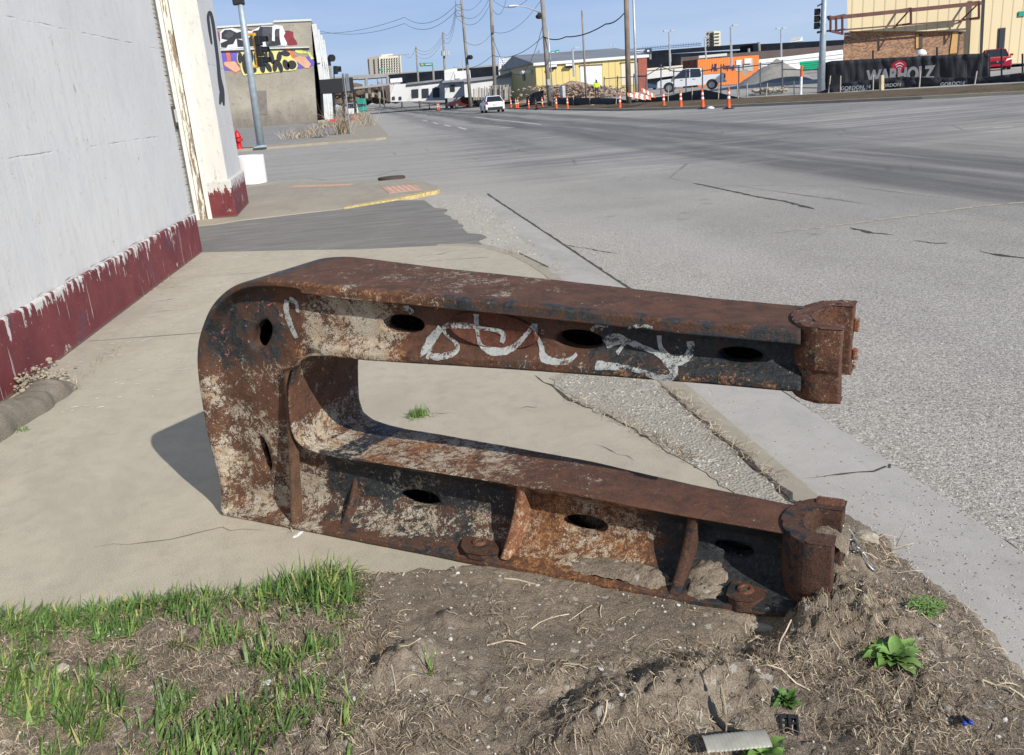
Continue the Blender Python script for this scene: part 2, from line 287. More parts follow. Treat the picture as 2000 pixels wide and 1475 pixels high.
# verge and lot across the road (raised bank)
def bank():
    e=[(45,20),(27.14,33.84),(24.72,37.15),(20.96,44.6),(17.6,52),(16.5,58),(16.1,70),(16.0,95.5),(17.2,140),(19,200),(24,330),(40,700)]
    n=[]
    for i,p in enumerate(e):
        a=Vector(e[max(0,i-1)]); b=Vector(e[min(len(e)-1,i+1)]); t=(b-a).normalized(); n.append(Vector((t.y,-t.x)))
    rows=[]
    for off,z in ((0,ZR),(0,.08),(.15,.09),(.2,.07),(1.2,.16),(2.4,.42),(4,.55)): rows.append([(e[i][0]+n[i].x*off,e[i][1]+n[i].y*off,z) for i in range(len(e))])
    k=MB(); k.grid(rows[:3]); tag(k.build('far_kerb',M_slab2),kind='structure')
    # verge with fine bumps
    V=MB(); R=[]
    for a in range(3,6):
        pass
    offs=[(.15,.07),(.6,.10),(1.2,.15),(1.8,.20),(2.4,.25),(3.2,.28),(4,.30)]
    for j,(off,z) in enumerate(offs):
        row=[]
        for i in range(len(e)-1):
            L=(Vector(e[i+1])-Vector(e[i])).length; k_=max(2,min(30,int(L/1.0)))
            for q in range(k_):
                t=q/k_; x=e[i][0]*(1-t)+e[i+1][0]*t+(n[i].x*(1-t)+n[i+1].x*t)*off; y=e[i][1]*(1-t)+e[i+1][1]*t+(n[i].y*(1-t)+n[i+1].y*t)*off
                row.append((x,y,z+(mn.noise((x*.8,y*.8,j))*.09 if 0<j<6 else 0)))
        R.append(row)
    V.grid(R); tag(V.build('verge',M_verge,smooth=True),kind='structure')
    lot=MB(); lp=[(e[i][0]+n[i].x*3.9,e[i][1]+n[i].y*3.9) for i in range(len(e))]+[(600,700),(600,20)]
    lot.grid([[(e[i][0]+n[i].x*o_,e[i][1]+n[i].y*o_*(1 if i<len(e)-1 else .2),z_) for i in range(len(e))] for o_,z_ in ((3.85,.27),(9,.38),(18,.50),(32,.55),(120,.56),(500,.56))]); tag(lot.build('gravel_lot',M_lot),kind='structure'); return lp
LOTP=bank()
# road paint
def strip(name,a,b,wd,lab=None):
    a=G(*a,ZR); b=G(*b,ZR); d=(b-a).normalized(); n=Vector((-d.y,d.x,0))*wd/2; z=Vector((0,0,.004)); k=MB(); k.face([a-n+z,b-n+z,b+n+z,a+n+z]); return tag(k.build(name,M_white),kind='structure')
strip('lane_line',(1057,243.5),(928,229),.14); strip('lane_line',(1003,249),(978,249.5),.2)
for a,b in (((911,253),(896,249)),((880,247),(868,244)),((856,242),(846,239.5)),((835,237),(826,235))): strip('lane_line',a,b,.14)
strip('lane_line',(1978,248),(1940,250),.14)
# tar-filled crack and chipped edges in the near lane
def crack(name,pts,wd,mat,seed,z=ZR,lift=.004):
    r=random.Random(seed); P=[G(*p,z) for p in pts]; out=[]
    for i in range(len(P)-1):
        n=max(3,int((P[i+1]-P[i]).length/.06)); n=min(n,80)
        for k in range(n): out.append(P[i].lerp(P[i+1],k/n)+Vector((r.uniform(-.012,.012),r.uniform(-.02,.02),0)))
    k=MB(); A=[];B=[]
    for i,p in enumerate(out):
        t=(out[min(i+1,len(out)-1)]-out[max(i-1,0)]).normalized(); n=Vector((-t.y,t.x,0)); w_=wd*(.2+r.random())*.36*min(1,i/4+.1,(len(out)-1-i)/4+.1)
        A.append(p+n*w_+Vector((0,0,lift))); B.append(p-n*w_+Vector((0,0,lift)))
    k.grid([A,B]); return tag(k.build(name,mat),kind='structure')
M_crl=plain('sandy_crack_edge',(.45,.40,.31),.95,sc=40,var=.3)
crack('road_crack',[(1505,456),(1600,445),(1760,425),(1900,405),(2080,388)],.10,M_crl,1)
crack('road_crack',[(1330,378),(1400,374),(1440,371)],.05,M_crl,2)
crack('road_crack',[(1355,358),(1420,372),(1480,385),(1530,393),(1595,410)],.10,M_dark,3)
crack('road_crack',[(1660,445),(1700,455),(1760,461)],.11,M_dark,4); crack('road_crack',[(1785,471),(1830,476),(1862,474)],.10,M_dark,5)
crack('road_crack',[(1915,492),(1960,500),(2060,512)],.09,M_dark,6); crack('road_crack',[(1100,478),(1215,498)],.03,M_dark,16)
crack('road_crack',[(1390,283),(1440,278),(1500,272)],.10,M_crl,17)
crack('gutter_crack',[(1560,933),(1650,926),(1735,914),(1745,909),(1790,930)],.022,M_dark,7,-.035,.003)
crack('pavement_crack',[(1048,735),(1100,770),(1125,787),(1180,808),(1240,840),(1290,868),(1340,900)],.028,M_dark,8,0,.003)
crack('pavement_crack',[(850,812),(870,806),(905,809)],.012,M_dark,9,0,.003); crack('pavement_crack',[(1000,800),(1040,795),(1060,797)],.012,M_dark,10,0,.003)
crack('pavement_crack',[(1160,868),(1210,888),(1260,905)],.01,M_dark,11,0,.003)
crack('pavement_crack',[(800,503),(860,497),(900,487)],.02,M_dark,12,0,.003)
crack('pavement_crack',[(180,1072),(330,1052),(430,1032),(560,1045)],.006,M_dark,13,0,.003); crack('pavement_crack',[(300,565),(420,556)],.008,M_dark,14,0,.003)
crack('pavement_crack',[(1285,750),(1340,800),(1400,848),(1460,895),(1520,950),(1560,985),(1620,1040)],.04,M_dark,15,0,.003)
# broken gravelly wedge on the pavement
b_=MB(); _pw=[(.90,4.74),(.93,4.5),(.97,4.24),(1.08,3.98),(1.16,3.72),(1.22,3.4),(1.27,3.1),(1.33,2.8),(1.45,2.6),(1.46,3.2),(1.455,3.9),(1.44,4.6),(1.40,5.0),(1.2,4.95)]; pw=[]
for _i in range(len(_pw)): pw+=jag(_pw[_i],_pw[(_i+1)%len(_pw)],7,.022,_i)
b_.prism(pw,-.1,.004); tag(b_.build('broken_pavement',M_grav),kind='structure')

def joint(a,b,wd=.007): 
    a=Vector((*a,.003)); b=Vector((*b,.003)); d=(b-a).normalized(); n=Vector((-d.y,d.x,0))*wd/2; m=max(2,int((b-a).length/.15)); r=random.Random(int(a.x*100)); k=MB(); A=[];B=[]
    for i in range(m+1): p=a.lerp(b,i/m); q=n*(.5+r.random()); A.append(p+q); B.append(p-q)
    k.grid([A,B]); return tag(k.build('pavement_joint',M_joint),kind='structure')
M_joint=plain('dirty_joint',(.17,.145,.115),.95,sc=40,var=.4)
joint((-2.3,7.05),(1.46,6.45)); joint((-2.2,9.6),(1.15,8.9),.006)
# ================================================================ the steel C-frame
P0=G(432,1007); E_=(G(1100,1140)-P0).normalized(); N_=Vector((-E_.y,E_.x,0))
def fz(u,v,w=0.0):
    p=onplane(u,v,P0+N_*w,N_); d=p-P0; return (d.dot(E_),p.z)
def W3(s,z,w): return P0+E_*s+N_*w+Vector((0,0,z))
KEYS=[ # outer px, inner px, w_inner_front, depth D, rear w
 ((1562,645),(1563,769),0,.055,.27),((1350,627),(1350,750),0,.055,.29),((1000,591),(1000,724),0,.05,.345),((760,571),(714,706),0,.05,.40),
 ((604,554),(645,698),0,.05,.44),((533,546),(612,697),0,.05,.45),((482,549),(600,698),0,.05,.45),((451,559),(592,701),0,.05,.45),((427,578),(586,705),0,.05,.45),
 ((407,602),(581,709),0,.05,.45),((392.5,639),(576,716),0,.05,.45),((384,669),(571,730),0,.05,.45),((382,704),(566,745),0,.05,.45),((388,760),(563,775),0,.05,.45),
 ((394,797),(564,805),.0,.055,.45),((402,845),(568,835),.005,.06,.45),((415,895),(574,853),.01,.07,.44),((429,945),(583,866),.02,.08,.44),((431,962),(590,871),.03,.085,.43),
 ((429.5,984),(600,877),.035,.09,.43),((429,1007),(619,884),.045,.10,.42),((500,1021),(640,888),.05,.115,.41),((565,1034.6),(660,893),.055,.125,.41),((650,1055),(700,899),.06,.135,.40),
 ((742,1070),(770,908),.065,.165,.39),((962,1114),(990,944),.07,.165,.365),((1100,1139),(1111,962),.075,.165,.345),((1226,1160),(1226,986),.08,.165,.33),((1342,1178),(1342,1008),.08,.165,.31),((1560,1212),(1535,1041),.08,.165,.28)]
def sections():
    K=[]
    for (o,i,wi,d,wr) in KEYS:
        so_,zo=fz(*o,0); si,zi=fz(*i,wi); K.append((so_,zo,si,zi,wi,d,wr))
    K=np.array(K); 
    # flatten the foot
    for k in K:
        if k[1]<.02: k[1]=0.0
    seg=np.hypot(np.diff((K[:,0]+K[:,2])/2),np.diff((K[:,1]+K[:,3])/2)); segO=np.hypot(np.diff(K[:,0]),np.diff(K[:,1])); L=np.concatenate([[0],np.cumsum(np.maximum(seg,segO*.7))])
    T=np.arange(0,L[-1],.0085); R=np.stack([np.interp(T,L,K[:,c]) for c in range(7)],1)
    ker=np.ones(7)/7
    # soften the polyline away from the sharp foot corner
    kc=np.argmin(np.hypot(R[:,0]+.008,R[:,1]))
    for _ in range(2):
        Q=R.copy()
        for c in range(7):
            pad=np.pad(R[:,c],3,mode='edge'); Q[:,c]=np.convolve(pad,ker,'valid')
        wgt=np.clip((np.abs(np.arange(len(R))-kc)-3)/6,0,1)[:,None]; ends=np.clip(np.minimum(np.arange(len(R)),len(R)-1-np.arange(len(R)))/4,0,1)[:,None]
        Qo=Q.copy(); R2=R*(1-wgt*ends)+Q*wgt*ends; Qi=R*(1-ends)+Q*ends; R[:,:2]=R2[:,:2]; R[:,2:]=Qi[:,2:]
    return R,kc
def sstep(x,a,b):
    if a==b: return 1.0 if x>a else 0.0
    t=min(1,max(0,(x-a)/(b-a))); return t*t*(3-2*t)
SEC,KC=sections()
NF=64
def front_w(row,i,fr):
    so_,zo,si,zi,wi,d,wr=row; L=math.hypot(si-so_,zi-zo); do=fr*L; di=L-do
    low=sstep(d,.06,.12)                      # 0 = arm and back with lips, 1 = flared foot
    up=1-sstep(i,150,230) if False else 1
    upper=(so_>.60 and zo>.6)
    a=sstep(do,.040,.056)*(sstep(di,.028,.075) if upper or si>.50 and zi>.6 else sstep(di,-.02,.012))
    if not upper: a=sstep(do,.022,.022+.03+.05*min(1,max(0,(.95-zo)/.4)))*(sstep(di,.026,.07)*max(0,min(1,(so_-.30)/.3)) + (1-max(0,min(1,(so_-.30)/.3)))) if zo>.3 else sstep(do,.018,.10)
    w1=wi*fr+(d-wi*fr)*a if d>wi*fr else wi*fr
    x=max(0,min(1,(do-.030)/.15)); w2=d*(1-(1-x)**4.6); w2=w2+(wi+.012-d)*sstep(di,.085,.0)*.9
    if di<.012: w2=wi+ (w2-wi)*di/.012
    return w1*(1-low)+w2*low
def prof(i):
    """closed loop of world points round the section"""
    row=SEC[i]; so_,zo,si,zi,wi,d,wr=row; L=math.hypot(si-so_,zi-zo); pts=[]
    us,uz=(si-so_)/L,(zi-zo)/L
    rc=.010
    def P(dd,w): return (so_+us*dd,zo+uz*dd,w)
    # clustered fractions near both lips
    fr=[]
    for k in range(NF+1):
        x=k/NF; fr.append(x)
    F_=[0.5-0.5*math.copysign(abs(math.cos(math.pi*x))**.75,math.cos(math.pi*x)) for x in fr]
    f0=rc/L
    out=[P(0,rc*1.6),P(rc*.12,rc*.8),P(rc*.5,rc*.2)]
    for x in F_: 
        f_=f0+x*(1-2*f0); out.append(P(f_*L,front_w(row,i,f_)))
    out+= [P(L-rc*.5,wi+rc*.2),P(L-rc*.12,wi+rc*.8)]
    nd=8
    for k in range(nd+1): t=k/nd; out.append(P(L,wi+rc*1.6+(wr-wi-rc*3.2)*t))
    out.append(P(L-rc*.5,wr-rc*.2))
    for k in range(1,8):
        f_=1-k/8; dp=.05*math.sin(math.pi*k/8)**.3; out.append(P(L*f_,wr-dp))
    out.append(P(rc*.5,wr-rc*.2))
    for k in range(nd+1): t=k/nd; out.append(P(0,wr-rc*1.6-(wr-rc*3.2)*t))
    return out
LOOPS=[prof(i) for i in range(len(SEC))]; NP=len(LOOPS[0])
i0f,i1f=3,3+NF
HOLES=[] # centre px, half axes (px), rotation deg, web depth
def hole(c,a,b,ang,w):
    s0,z0=fz(*c,w); ar=rad(ang); ca,sa=math.cos(ar),math.sin(ar)
    p1=fz(c[0]+a*ca,c[1]+a*sa,w); p2=fz(c[0]-b*sa,c[1]+b*ca,w)
    HOLES.append(dict(c=(s0,z0),A=(p1[0]-s0,p1[1]-z0),B=(p2[0]-s0,p2[1]-z0),w=w))
hole((787,634),42,19,4,.05); hole((1131,664),48,19,6,.05); hole((1446,693),45,14.5,4,.055); hole((511,654),32,18,-68,.05)
hole((511,890),39,10,80,.062); hole((818,975),41,17,9,.163); hole((1141,1025),46,18,9,.163); hole((1434,1072),41,13,13,.163)
for h in HOLES:
    M_=np.array([[h['A'][0],h['B'][0]],[h['A'][1],h['B'][1]]]); h['M']=M_; h['I']=np.linalg.inv(M_)
SPAT={}
def build_frame():
    bm=bmesh.new(); V=[[bm.verts.new(W3(p[0],p[1],p[2])) for p in lp] for lp in LOOPS]; loc={}
    for i,lp in enumerate(LOOPS):
        for j,p in enumerate(lp): loc[V[i][j]]=(i,j,p)
    killed=set()
    faces=[]
    for i in range(len(LOOPS)-1):
        for j in range(NP):
            k=(j+1)%NP
            if i0f+4<=j<i1f-4:
                q=[LOOPS[i][j],LOOPS[i][k],LOOPS[i+1][k],LOOPS[i+1][j]]; cs=sum(x[0] for x in q)/4; cz=sum(x[1] for x in q)/4; hit=None
                for hi,h in enumerate(HOLES):
                    e=h['I']@np.array([cs-h['c'][0],cz-h['c'][1]])
                    if e[0]**2+e[1]**2<1: hit=hi; break
                if hit is not None:
                    for vv in (V[i][j],V[i][k],V[i+1][k],V[i+1][j]): killed.add((vv,hit))
                    continue
            faces.append(bm.faces.new((V[i][j],V[i+1][j],V[i+1][k],V[i][k])))
    bm.verts.ensure_lookup_table()
    # snap rims to the ellipses and turn them inward
    for vv,hi in killed:
        if not vv.link_faces: continue
        h=HOLES[hi]; i,j,p=loc[vv]; e=h['I']@np.array([p[0]-h['c'][0],p[1]-h['c'][1]]); e=e/np.linalg.norm(e); q=h['M']@e; vv.co=W3(h['c'][0]+q[0],h['c'][1]+q[1],p[2]+.003)
    loose=[v for v in bm.verts if not v.link_faces]
    rim=[e for e in bm.edges if len(e.link_faces)==1 and all(any(v is k[0] for k in ()) or True for v in e.verts)]
    rimset=set(k[0] for k in killed)
    rim=[e for e in rim if e.verts[0] in rimset and e.verts[1] in rimset]
    for dep,shr in ((.006,.97),(.02,.955),(.045,.95)):
        r=bmesh.ops.extrude_edge_only(bm,edges=rim); nv=[g for g in r['geom'] if isinstance(g,bmesh.types.BMVert)]; rim=[g for g in r['geom'] if isinstance(g,bmesh.types.BMEdge)]
        for v in nv:
            d=v.co-P0; s_=d.dot(E_); z_=v.co.z; w_=d.dot(N_); h=min(HOLES,key=lambda h:(h['c'][0]-s_)**2+(h['c'][1]-z_)**2)
            cs,cz=h['c']; v.co=W3(cs+(s_-cs)*.985,cz+(z_-cz)*.985,w_+(.014))
    for v in loose: bm.verts.remove(v)
    # end caps
    for i in (0,len(LOOPS)-1):
        vs=[v for v in V[i]]; 
        try: bm.faces.new(vs if i==0 else vs[::-1])
        except Exception: pass
    bmesh.ops.recalc_face_normals(bm,faces=bm.faces)
    # zone colours: r cream flakes, g orange rust, b dark paint
    cl=bm.verts.layers.float_color.new('zone')
    for v in bm.verts:
        d=v.co-P0; s_=d.dot(E_); w_=d.dot(N_); z_=v.co.z; q3=v.co*5.5; v[cl]=zone(s_+.07*mn.noise(q3)+.04*mn.noise(q3*3),z_+(.05*mn.noise(q3+Vector((9,3,1)))+.03*mn.noise(q3*3)) if (s_<.52 and z_<.68) else z_,w_)
        n=mn.noise(v.co*9)*.0022+mn.noise(v.co*38)*.0011; v.co+=N_*n
    me=bpy.data.meshes.new('casting_body'); bm.to_mesh(me); bm.free(); me.materials.append(M_rust); me.polygons.foreach_set('use_smooth',[True]*len(me.polygons))
    o=bpy.data.objects.new('casting_body',me); COL.objects.link(o); return o
def band(x,a,b,s=.08): return sstep(x,a-s,a+s)*(1-sstep(x,b-s,b+s))
def zone(s,z,w):
    cream=.30;org=.22;dark=.25
    if z>.70 and s>.45:     # upper arm
        if z>np.interp(s,[.4,.7,1,1.46,2.03,2.35],[.97,.975,.96,.945,.915,.90]):
            cream=.18+.22*band(s,.7,1.5,.2); dark=.16; org=.14+(.25*band(s,.5,1.25,.2)+.1 if w<.02 else .1*band(s,.9,1.4,.2))
            if w<.02 and s>1.2: dark=.5; cream=.12
        else:
            cream=.66*band(s,.56,1.02,.08)+.12+.14*band(s,1.5,2.1,.15); org=.34*band(s,.56,1.05)+.16+.14*band(s,1.75,2.2,.1)*(z<.82); dark=.34*band(s,1.0,1.6,.15)+.72*sstep(s,1.5,1.85)
            if z<.79: org+=.20; cream+=.08
            if z<.765: dark=max(dark,.42 if s>1.0 else .1); cream-=.08
    elif s<.52 and z>.45:
        cream=.20+.38*band(z,.42,.66,.08); org=.16; dark=.56*band(z,.66,1.1,.06)
        if s>.44: org=.34; cream=.34
    elif s<.50:
        cream=.66-.18*band(z,.36,.5,.06)*(s<.25); org=.42; dark=.10+.25*(s<.03)
    else:
        top=np.interp(s,[.5,.7,.93,1.4,2.3],[.35,.335,.325,.31,.275])
        if z>top-.012 and w>.065:
            cream=(.64-.36*sstep(s,1.0,1.75))*(1-.7*sstep(s,1.6,1.95)); org=.44*(1-sstep(s,.9,1.8))+.20; dark=.05
        else:
            bay=band(s,1.36,1.84,.06); rust=band(s,.5,.8,.1)
            cream=.26*band(s,.5,1.3,.15)+.46*bay+.12; org=.22+.44*bay+.10*rust; dark=.72*(1-bay)+.42*bay*(z>.16)
            if z<.13 and s<1.35: cream+=.16; dark-=.2
            if z<.04: dark=.42*(1-bay)+.2*bay; cream=.22; org=.30+.2*bay
    return (min(1,cream),min(1,org),min(1,max(0,dark)),1)
def mk_rust():
    q=NM('rusted_cast_steel'); z=q.attr('zone'); r,g_,b=q.sep(z)[:3]
    n0=q.noise(3.2,6,.7); n1=q.noise(16,8,.72,dist=.4); n2=q.noise(62,8,.78,dist=.8); n3=q.noise(210,4,.7); n4=q.noise(27,8,.75,q.map((1,1,1),(0,0,0),(7,3,1)),.7)
    base=q.mix(q.ramp(n1,[(.36,0),(.64,1)]),(.038,.022,.016),(.135,.062,.036)); base=q.mix(q.ramp(n3,[(.4,0),(.7,.7)]),base,(.17,.075,.040))
    # dark paint remains
    dm=q.ss(q.ma('ADD',q.ma('ADD',b,q.ma('MULTIPLY',q.ma('SUBTRACT',n0,.5),.9)),q.ma('ADD',q.ma('MULTIPLY',q.ma('SUBTRACT',n1,.5),1.6),q.ma('MULTIPLY',q.ma('SUBTRACT',n2,.5),.9))),.40,.62); dark=q.mix(q.ramp(n2,[(.4,0),(.66,1)]),(.010,.012,.014),(.050,.057,.062)); col=q.mix(dm,base,dark)
    om=q.ss(q.ma('ADD',g_,q.ma('ADD',q.ma('MULTIPLY',q.ma('SUBTRACT',n4,.5),1.9),q.ma('MULTIPLY',q.ma('SUBTRACT',n2,.5),1.8))),.44,.78); orange=q.mix(q.ramp(n3,[(.38,0),(.62,1)]),(.16,.055,.018),(.52,.25,.085)); col=q.mix(q.ma('MULTIPLY',om,.85),col,orange)
    nb=q.noise(7,5,.65,q.map((1,1,1),(0,0,0),(2,8,5)),.5); cm=q.ss(q.ma('ADD',q.ma('ADD',r,q.ma('MULTIPLY',q.ma('SUBTRACT',nb,.5),1.5)),q.ma('ADD',q.ma('MULTIPLY',q.ma('SUBTRACT',n2,.5),1.9),q.ma('ADD',q.ma('MULTIPLY',q.ma('SUBTRACT',n4,.5),1.7),q.ma('MULTIPLY',q.ma('SUBTRACT',n3,.5),1.2)))),.56,.80)
    cream=q.mix(q.ramp(n3,[(.4,0),(.62,1)]),(.36,.30,.21),(.56,.52,.44)); cream=q.mix(q.ramp(n1,[(.45,0),(.62,.6)]),cream,(.36,.23,.11)); col=q.mix(q.ma('MULTIPLY',cm,.93),col,cream)
    pit=q.ramp(q.vor(120),[(.0,0),(.28,1)]); col=q.mix(q.ma('MULTIPLY',q.ma('SUBTRACT',1,pit),.25),col,(.03,.018,.012))
    h=q.ma('ADD',q.ma('MULTIPLY',n2,1.25),q.ma('ADD',q.ma('MULTIPLY',n3,.5),q.ma('ADD',q.ma('MULTIPLY',cm,.22),q.ma('MULTIPLY',n1,.8))))
    return q.done(col,q.mix(dm,(.78,)*3,(.5,)*3),q.bump(h,.75,.006),spec=.35)
M_rust=mk_rust()
def mk_rust2(name,a,b,cr=.2,dk=.0):
    q=NM(name); n1=q.noise(14,8,.72,dist=.4); n2=q.noise(70,8,.78,dist=.8); n3=q.noise(220,4,.7)
    col=q.mix(q.ramp(n1,[(.36,0),(.64,1)]),a,b); col=q.mix(q.ramp(n3,[(.45,0),(.7,.6)]),col,tuple(min(1,x*2.0) for x in b))
    col=q.mix(q.ss(q.ma('ADD',n2,q.ma('MULTIPLY',n1,.5)),1.0-cr,1.12-cr),col,(.50,.40,.27)) if cr else col
    if dk: col=q.mix(q.ss(n1,.62-dk,.70-dk),col,(.02,.024,.028))
    return q.done(col,.8,q.bump(q.ma('ADD',n2,q.ma('MULTIPLY',n1,.8)),.8,.006),spec=.35)
M_rbrown=mk_rust2('brown_rust',(.05,.024,.016),(.15,.062,.034),.15)
M_rdark=mk_rust2('rust_over_dark_paint',(.030,.018,.014),(.11,.05,.028),.16,.12)
M_rrim=mk_rust2('orange_rust',(.10,.04,.02),(.25,.105,.05),.24)
M_rpale=mk_rust2('rust_with_pale_scale',(.045,.027,.018),(.14,.075,.042),.16)
M_rjaw=mk_rust2('brown_rust_with_dark_patches',(.035,.020,.014),(.15,.062,.034),.20,.09)
CF=thing('steel_c_frame','huge rusty cast steel C-shaped frame with oval holes lying on its side on the pavement','machine frame',P0)
def par(o,p=None):
    p=p or CF; o.parent=p; o.matrix_parent_inverse=Matrix.Translation(-CF.location); return o
par(build_frame())
# ribs: plates standing on the web
def rib(poly_sz,w_top,w_bot,th,mat,depthback):
    pass
def rib_plate(ptop,pbot,wt,wb,th,bow,mat,back=.12,n=14):
    """concave front edge from ptop to pbot (pixels), plate thickness th along s"""
    s0,z0=fz(*ptop,wt); s1,z1=fz(*pbot,wb); k=MB(); A=[]
    for i in range(n+1):
        t=i/n; s_=s0+(s1-s0)*t; z_=z0+(z1-z0)*t; w_=wt+(wb-wt)*t+bow*math.sin(math.pi*t**.85); A.append((s_,z_,w_))
    vs=[];fs=[]
    for (s_,z_,w_) in A:
        h=th/2
        for ds,dw in ((-h,back),(-h,.006),(-h*.55,0),(h*.55,0),(h*1.0,.006),(h*1.15,back)): vs.append(W3(s_+ds,z_,w_+dw if dw<.05 else max(w_+.03,back)))
    m_=6
    for i in range(n):
        for j in range(m_-1): a=i*m_+j; fs.append((a,a+1,a+m_+1,a+m_))
    fs.append(tuple(range(m_))); fs.append(tuple(range(n*m_,n*m_+m_))[::-1]); k.add(vs,fs)
    o=k.build('stiffening_rib',mat,smooth=True); return par(o)
rib_plate((556,722),(571,1030),.018,.006,.026,.006,M_rpale,.055,30)
rib_plate((694,915),(664,1040),.137,.02,.024,.022,M_rdark,.17)
rib_plate((1014,950),(984,1093),.082,.012,.034,.034,M_rrim,.17)
rib_plate((1352,1012),(1316,1160),.088,.012,.034,.034,M_rdark,.17)
# bolt lugs on the lower flange
def lug(px,hole_px,w,zt,tilt):
    k=MB(); pts=[fz(*p,w) for p in px]
    out=[]
    P=[G(*p,zt) for p in px]; n=len(P)
    cen=sum(P,Vector())/n
    top=[p for p in P]; 
    k.add([p for p in top]+[Vector((p.x,p.y,.03)) for p in top],[tuple(range(n))]+[(i,(i+1)%n,(i+1)%n+n,i+n) for i in range(n)])
    o=par(k.build('mounting_lug',M_rdark,bevel=.006))
    c=G(*hole_px,zt); r=MB(); r.lathe([(.011,.004),(.016,.009),(.024,.007),(.027,.0)],c,20,False); r.k=1; r.lathe([(.0001,.0025),(.012,.0025)],c,20,False); h=r.build('bolt_hole',[M_rbrown,M_dark]); par(h,o)
    h.parent=o; h.matrix_parent_inverse=Matrix.Translation(-CF.location) if False else Matrix.Identity(4)
    o.matrix_parent_inverse=Matrix.Translation(-CF.location)
    return o
def rounded(px,k=3): return px
lug([(926,1028),(906,1052),(903,1066),(912,1078),(940,1083),(970,1082),(976,1040),(960,1029)],(936,1060),.06,.056,0)
lug([(1440,1112),(1446,1122),(1426,1148),(1422,1162),(1440,1172),(1470,1174),(1492,1164),(1506,1135),(1500,1122),(1470,1112)],(1456,1152),.06,.072,0)
# U-shaped jaw sockets at the ends of the arms
def jaw(sc,wc,R,r,s_end,z0,z1,mat,groove,lean=0):
    n=26; o=[];i_=[]
    for k in range(n+1):
        a=math.pi/2+math.pi*k/n; o.append((sc+R*.72*math.cos(a),wc+R*math.sin(a))); i_.append((sc+r*.62*math.cos(a),wc+r*math.sin(a)))
    o=[(s_end,wc+R)]+o+[(s_end,wc-R)]; i_=[(s_end,wc+r)]+i_+[(s_end,wc-r)]
    loop=o+i_[::-1]; N=len(loop); k=MB(); vs=[]; fs=[]
    zs=[(z0,.985),(z0+.006,1.0)]+[(z0+(z1-z0)*t,1-(.05*math.exp(-((t-groove)/.045)**2))) for t in np.linspace(.08,.92,15)]+[(z1-.006,1.0),(z1,.985)]
    cen=(sc,wc)
    for z_,f_ in zs:
        for q,(a,b) in enumerate(loop):
            ff=f_ if q<len(o) else 2-f_ if f_>.97 else 1
            jit=mn.noise((a*9,b*9,z_*9))*.004
            vs.append(W3(cen[0]+(a-cen[0])*(ff if abs(a-s_end)>1e-6 else 1)+(jit if abs(a-s_end)<1e-6 else 0),z_+lean*(a-sc)+jit*.5,cen[1]+(b-cen[1])*ff+jit))
    for l in range(len(zs)-1):
        for q in range(N): a=l*N+q; b=l*N+(q+1)%N; fs.append((a,b,b+N,a+N))
    no=len(o)
    for l,rev in ((0,True),(len(zs)-1,False)):
        for q in range(no-1):
            f=(l*N+q,l*N+q+1,l*N+N-2-q,l*N+N-1-q); fs.append(f if rev else f[::-1])
    k.add(vs,fs); ob=k.build('jaw_socket',mat,smooth=False,bevel=.004); 
    return par(ob)
J1=jaw(2.395,.150,.158,.098,2.432,.738,.945,M_rjaw,.36); J1['label']='upper U-shaped socket with open mouth'
J2=jaw(2.375,.180,.155,.085,2.43,-.06,.286,M_rdark,.42); J2['label']='lower socket packed with soil'
k=MB(); 
for z_,a,h in ((.88,.016,.04),(.79,.016,.035),(.755,.010,.02)):
    k=MB(); k.box(W3(2.435+a*.3,z_,.290),(a,.022,h),rz=math.atan2(E_.y,E_.x)); o=k.build('cast_nub',M_rrim,bevel=.004); o.parent=J1
k=MB(); k.box(W3(2.385,.282,.315),(.09,.05,.022),rz=math.atan2(E_.y,E_.x)); o=k.build('lug_stub',M_rbrown,bevel=.01); o.parent=J2
# oval plate cast on the upper arm
k=MB(); c=fz(962,645,.045); A=[]
for rr,w_ in ((1.0,.050),(.985,.039),(.93,.0375),(.9,.041),(0.02,.041)):
    A.append([W3(c[0]+math.cos(q)*.165*rr,c[1]+math.sin(q)*.062*rr-.01*math.cos(q),w_) for q in [2*math.pi*i/48 for i in range(49)]])
k.grid(A); M_plate=mk_rust2('pitted_red_rust',(.045,.018,.012),(.13,.045,.026),.06); o=par(k.build('oval_boss',M_plate,smooth=True))
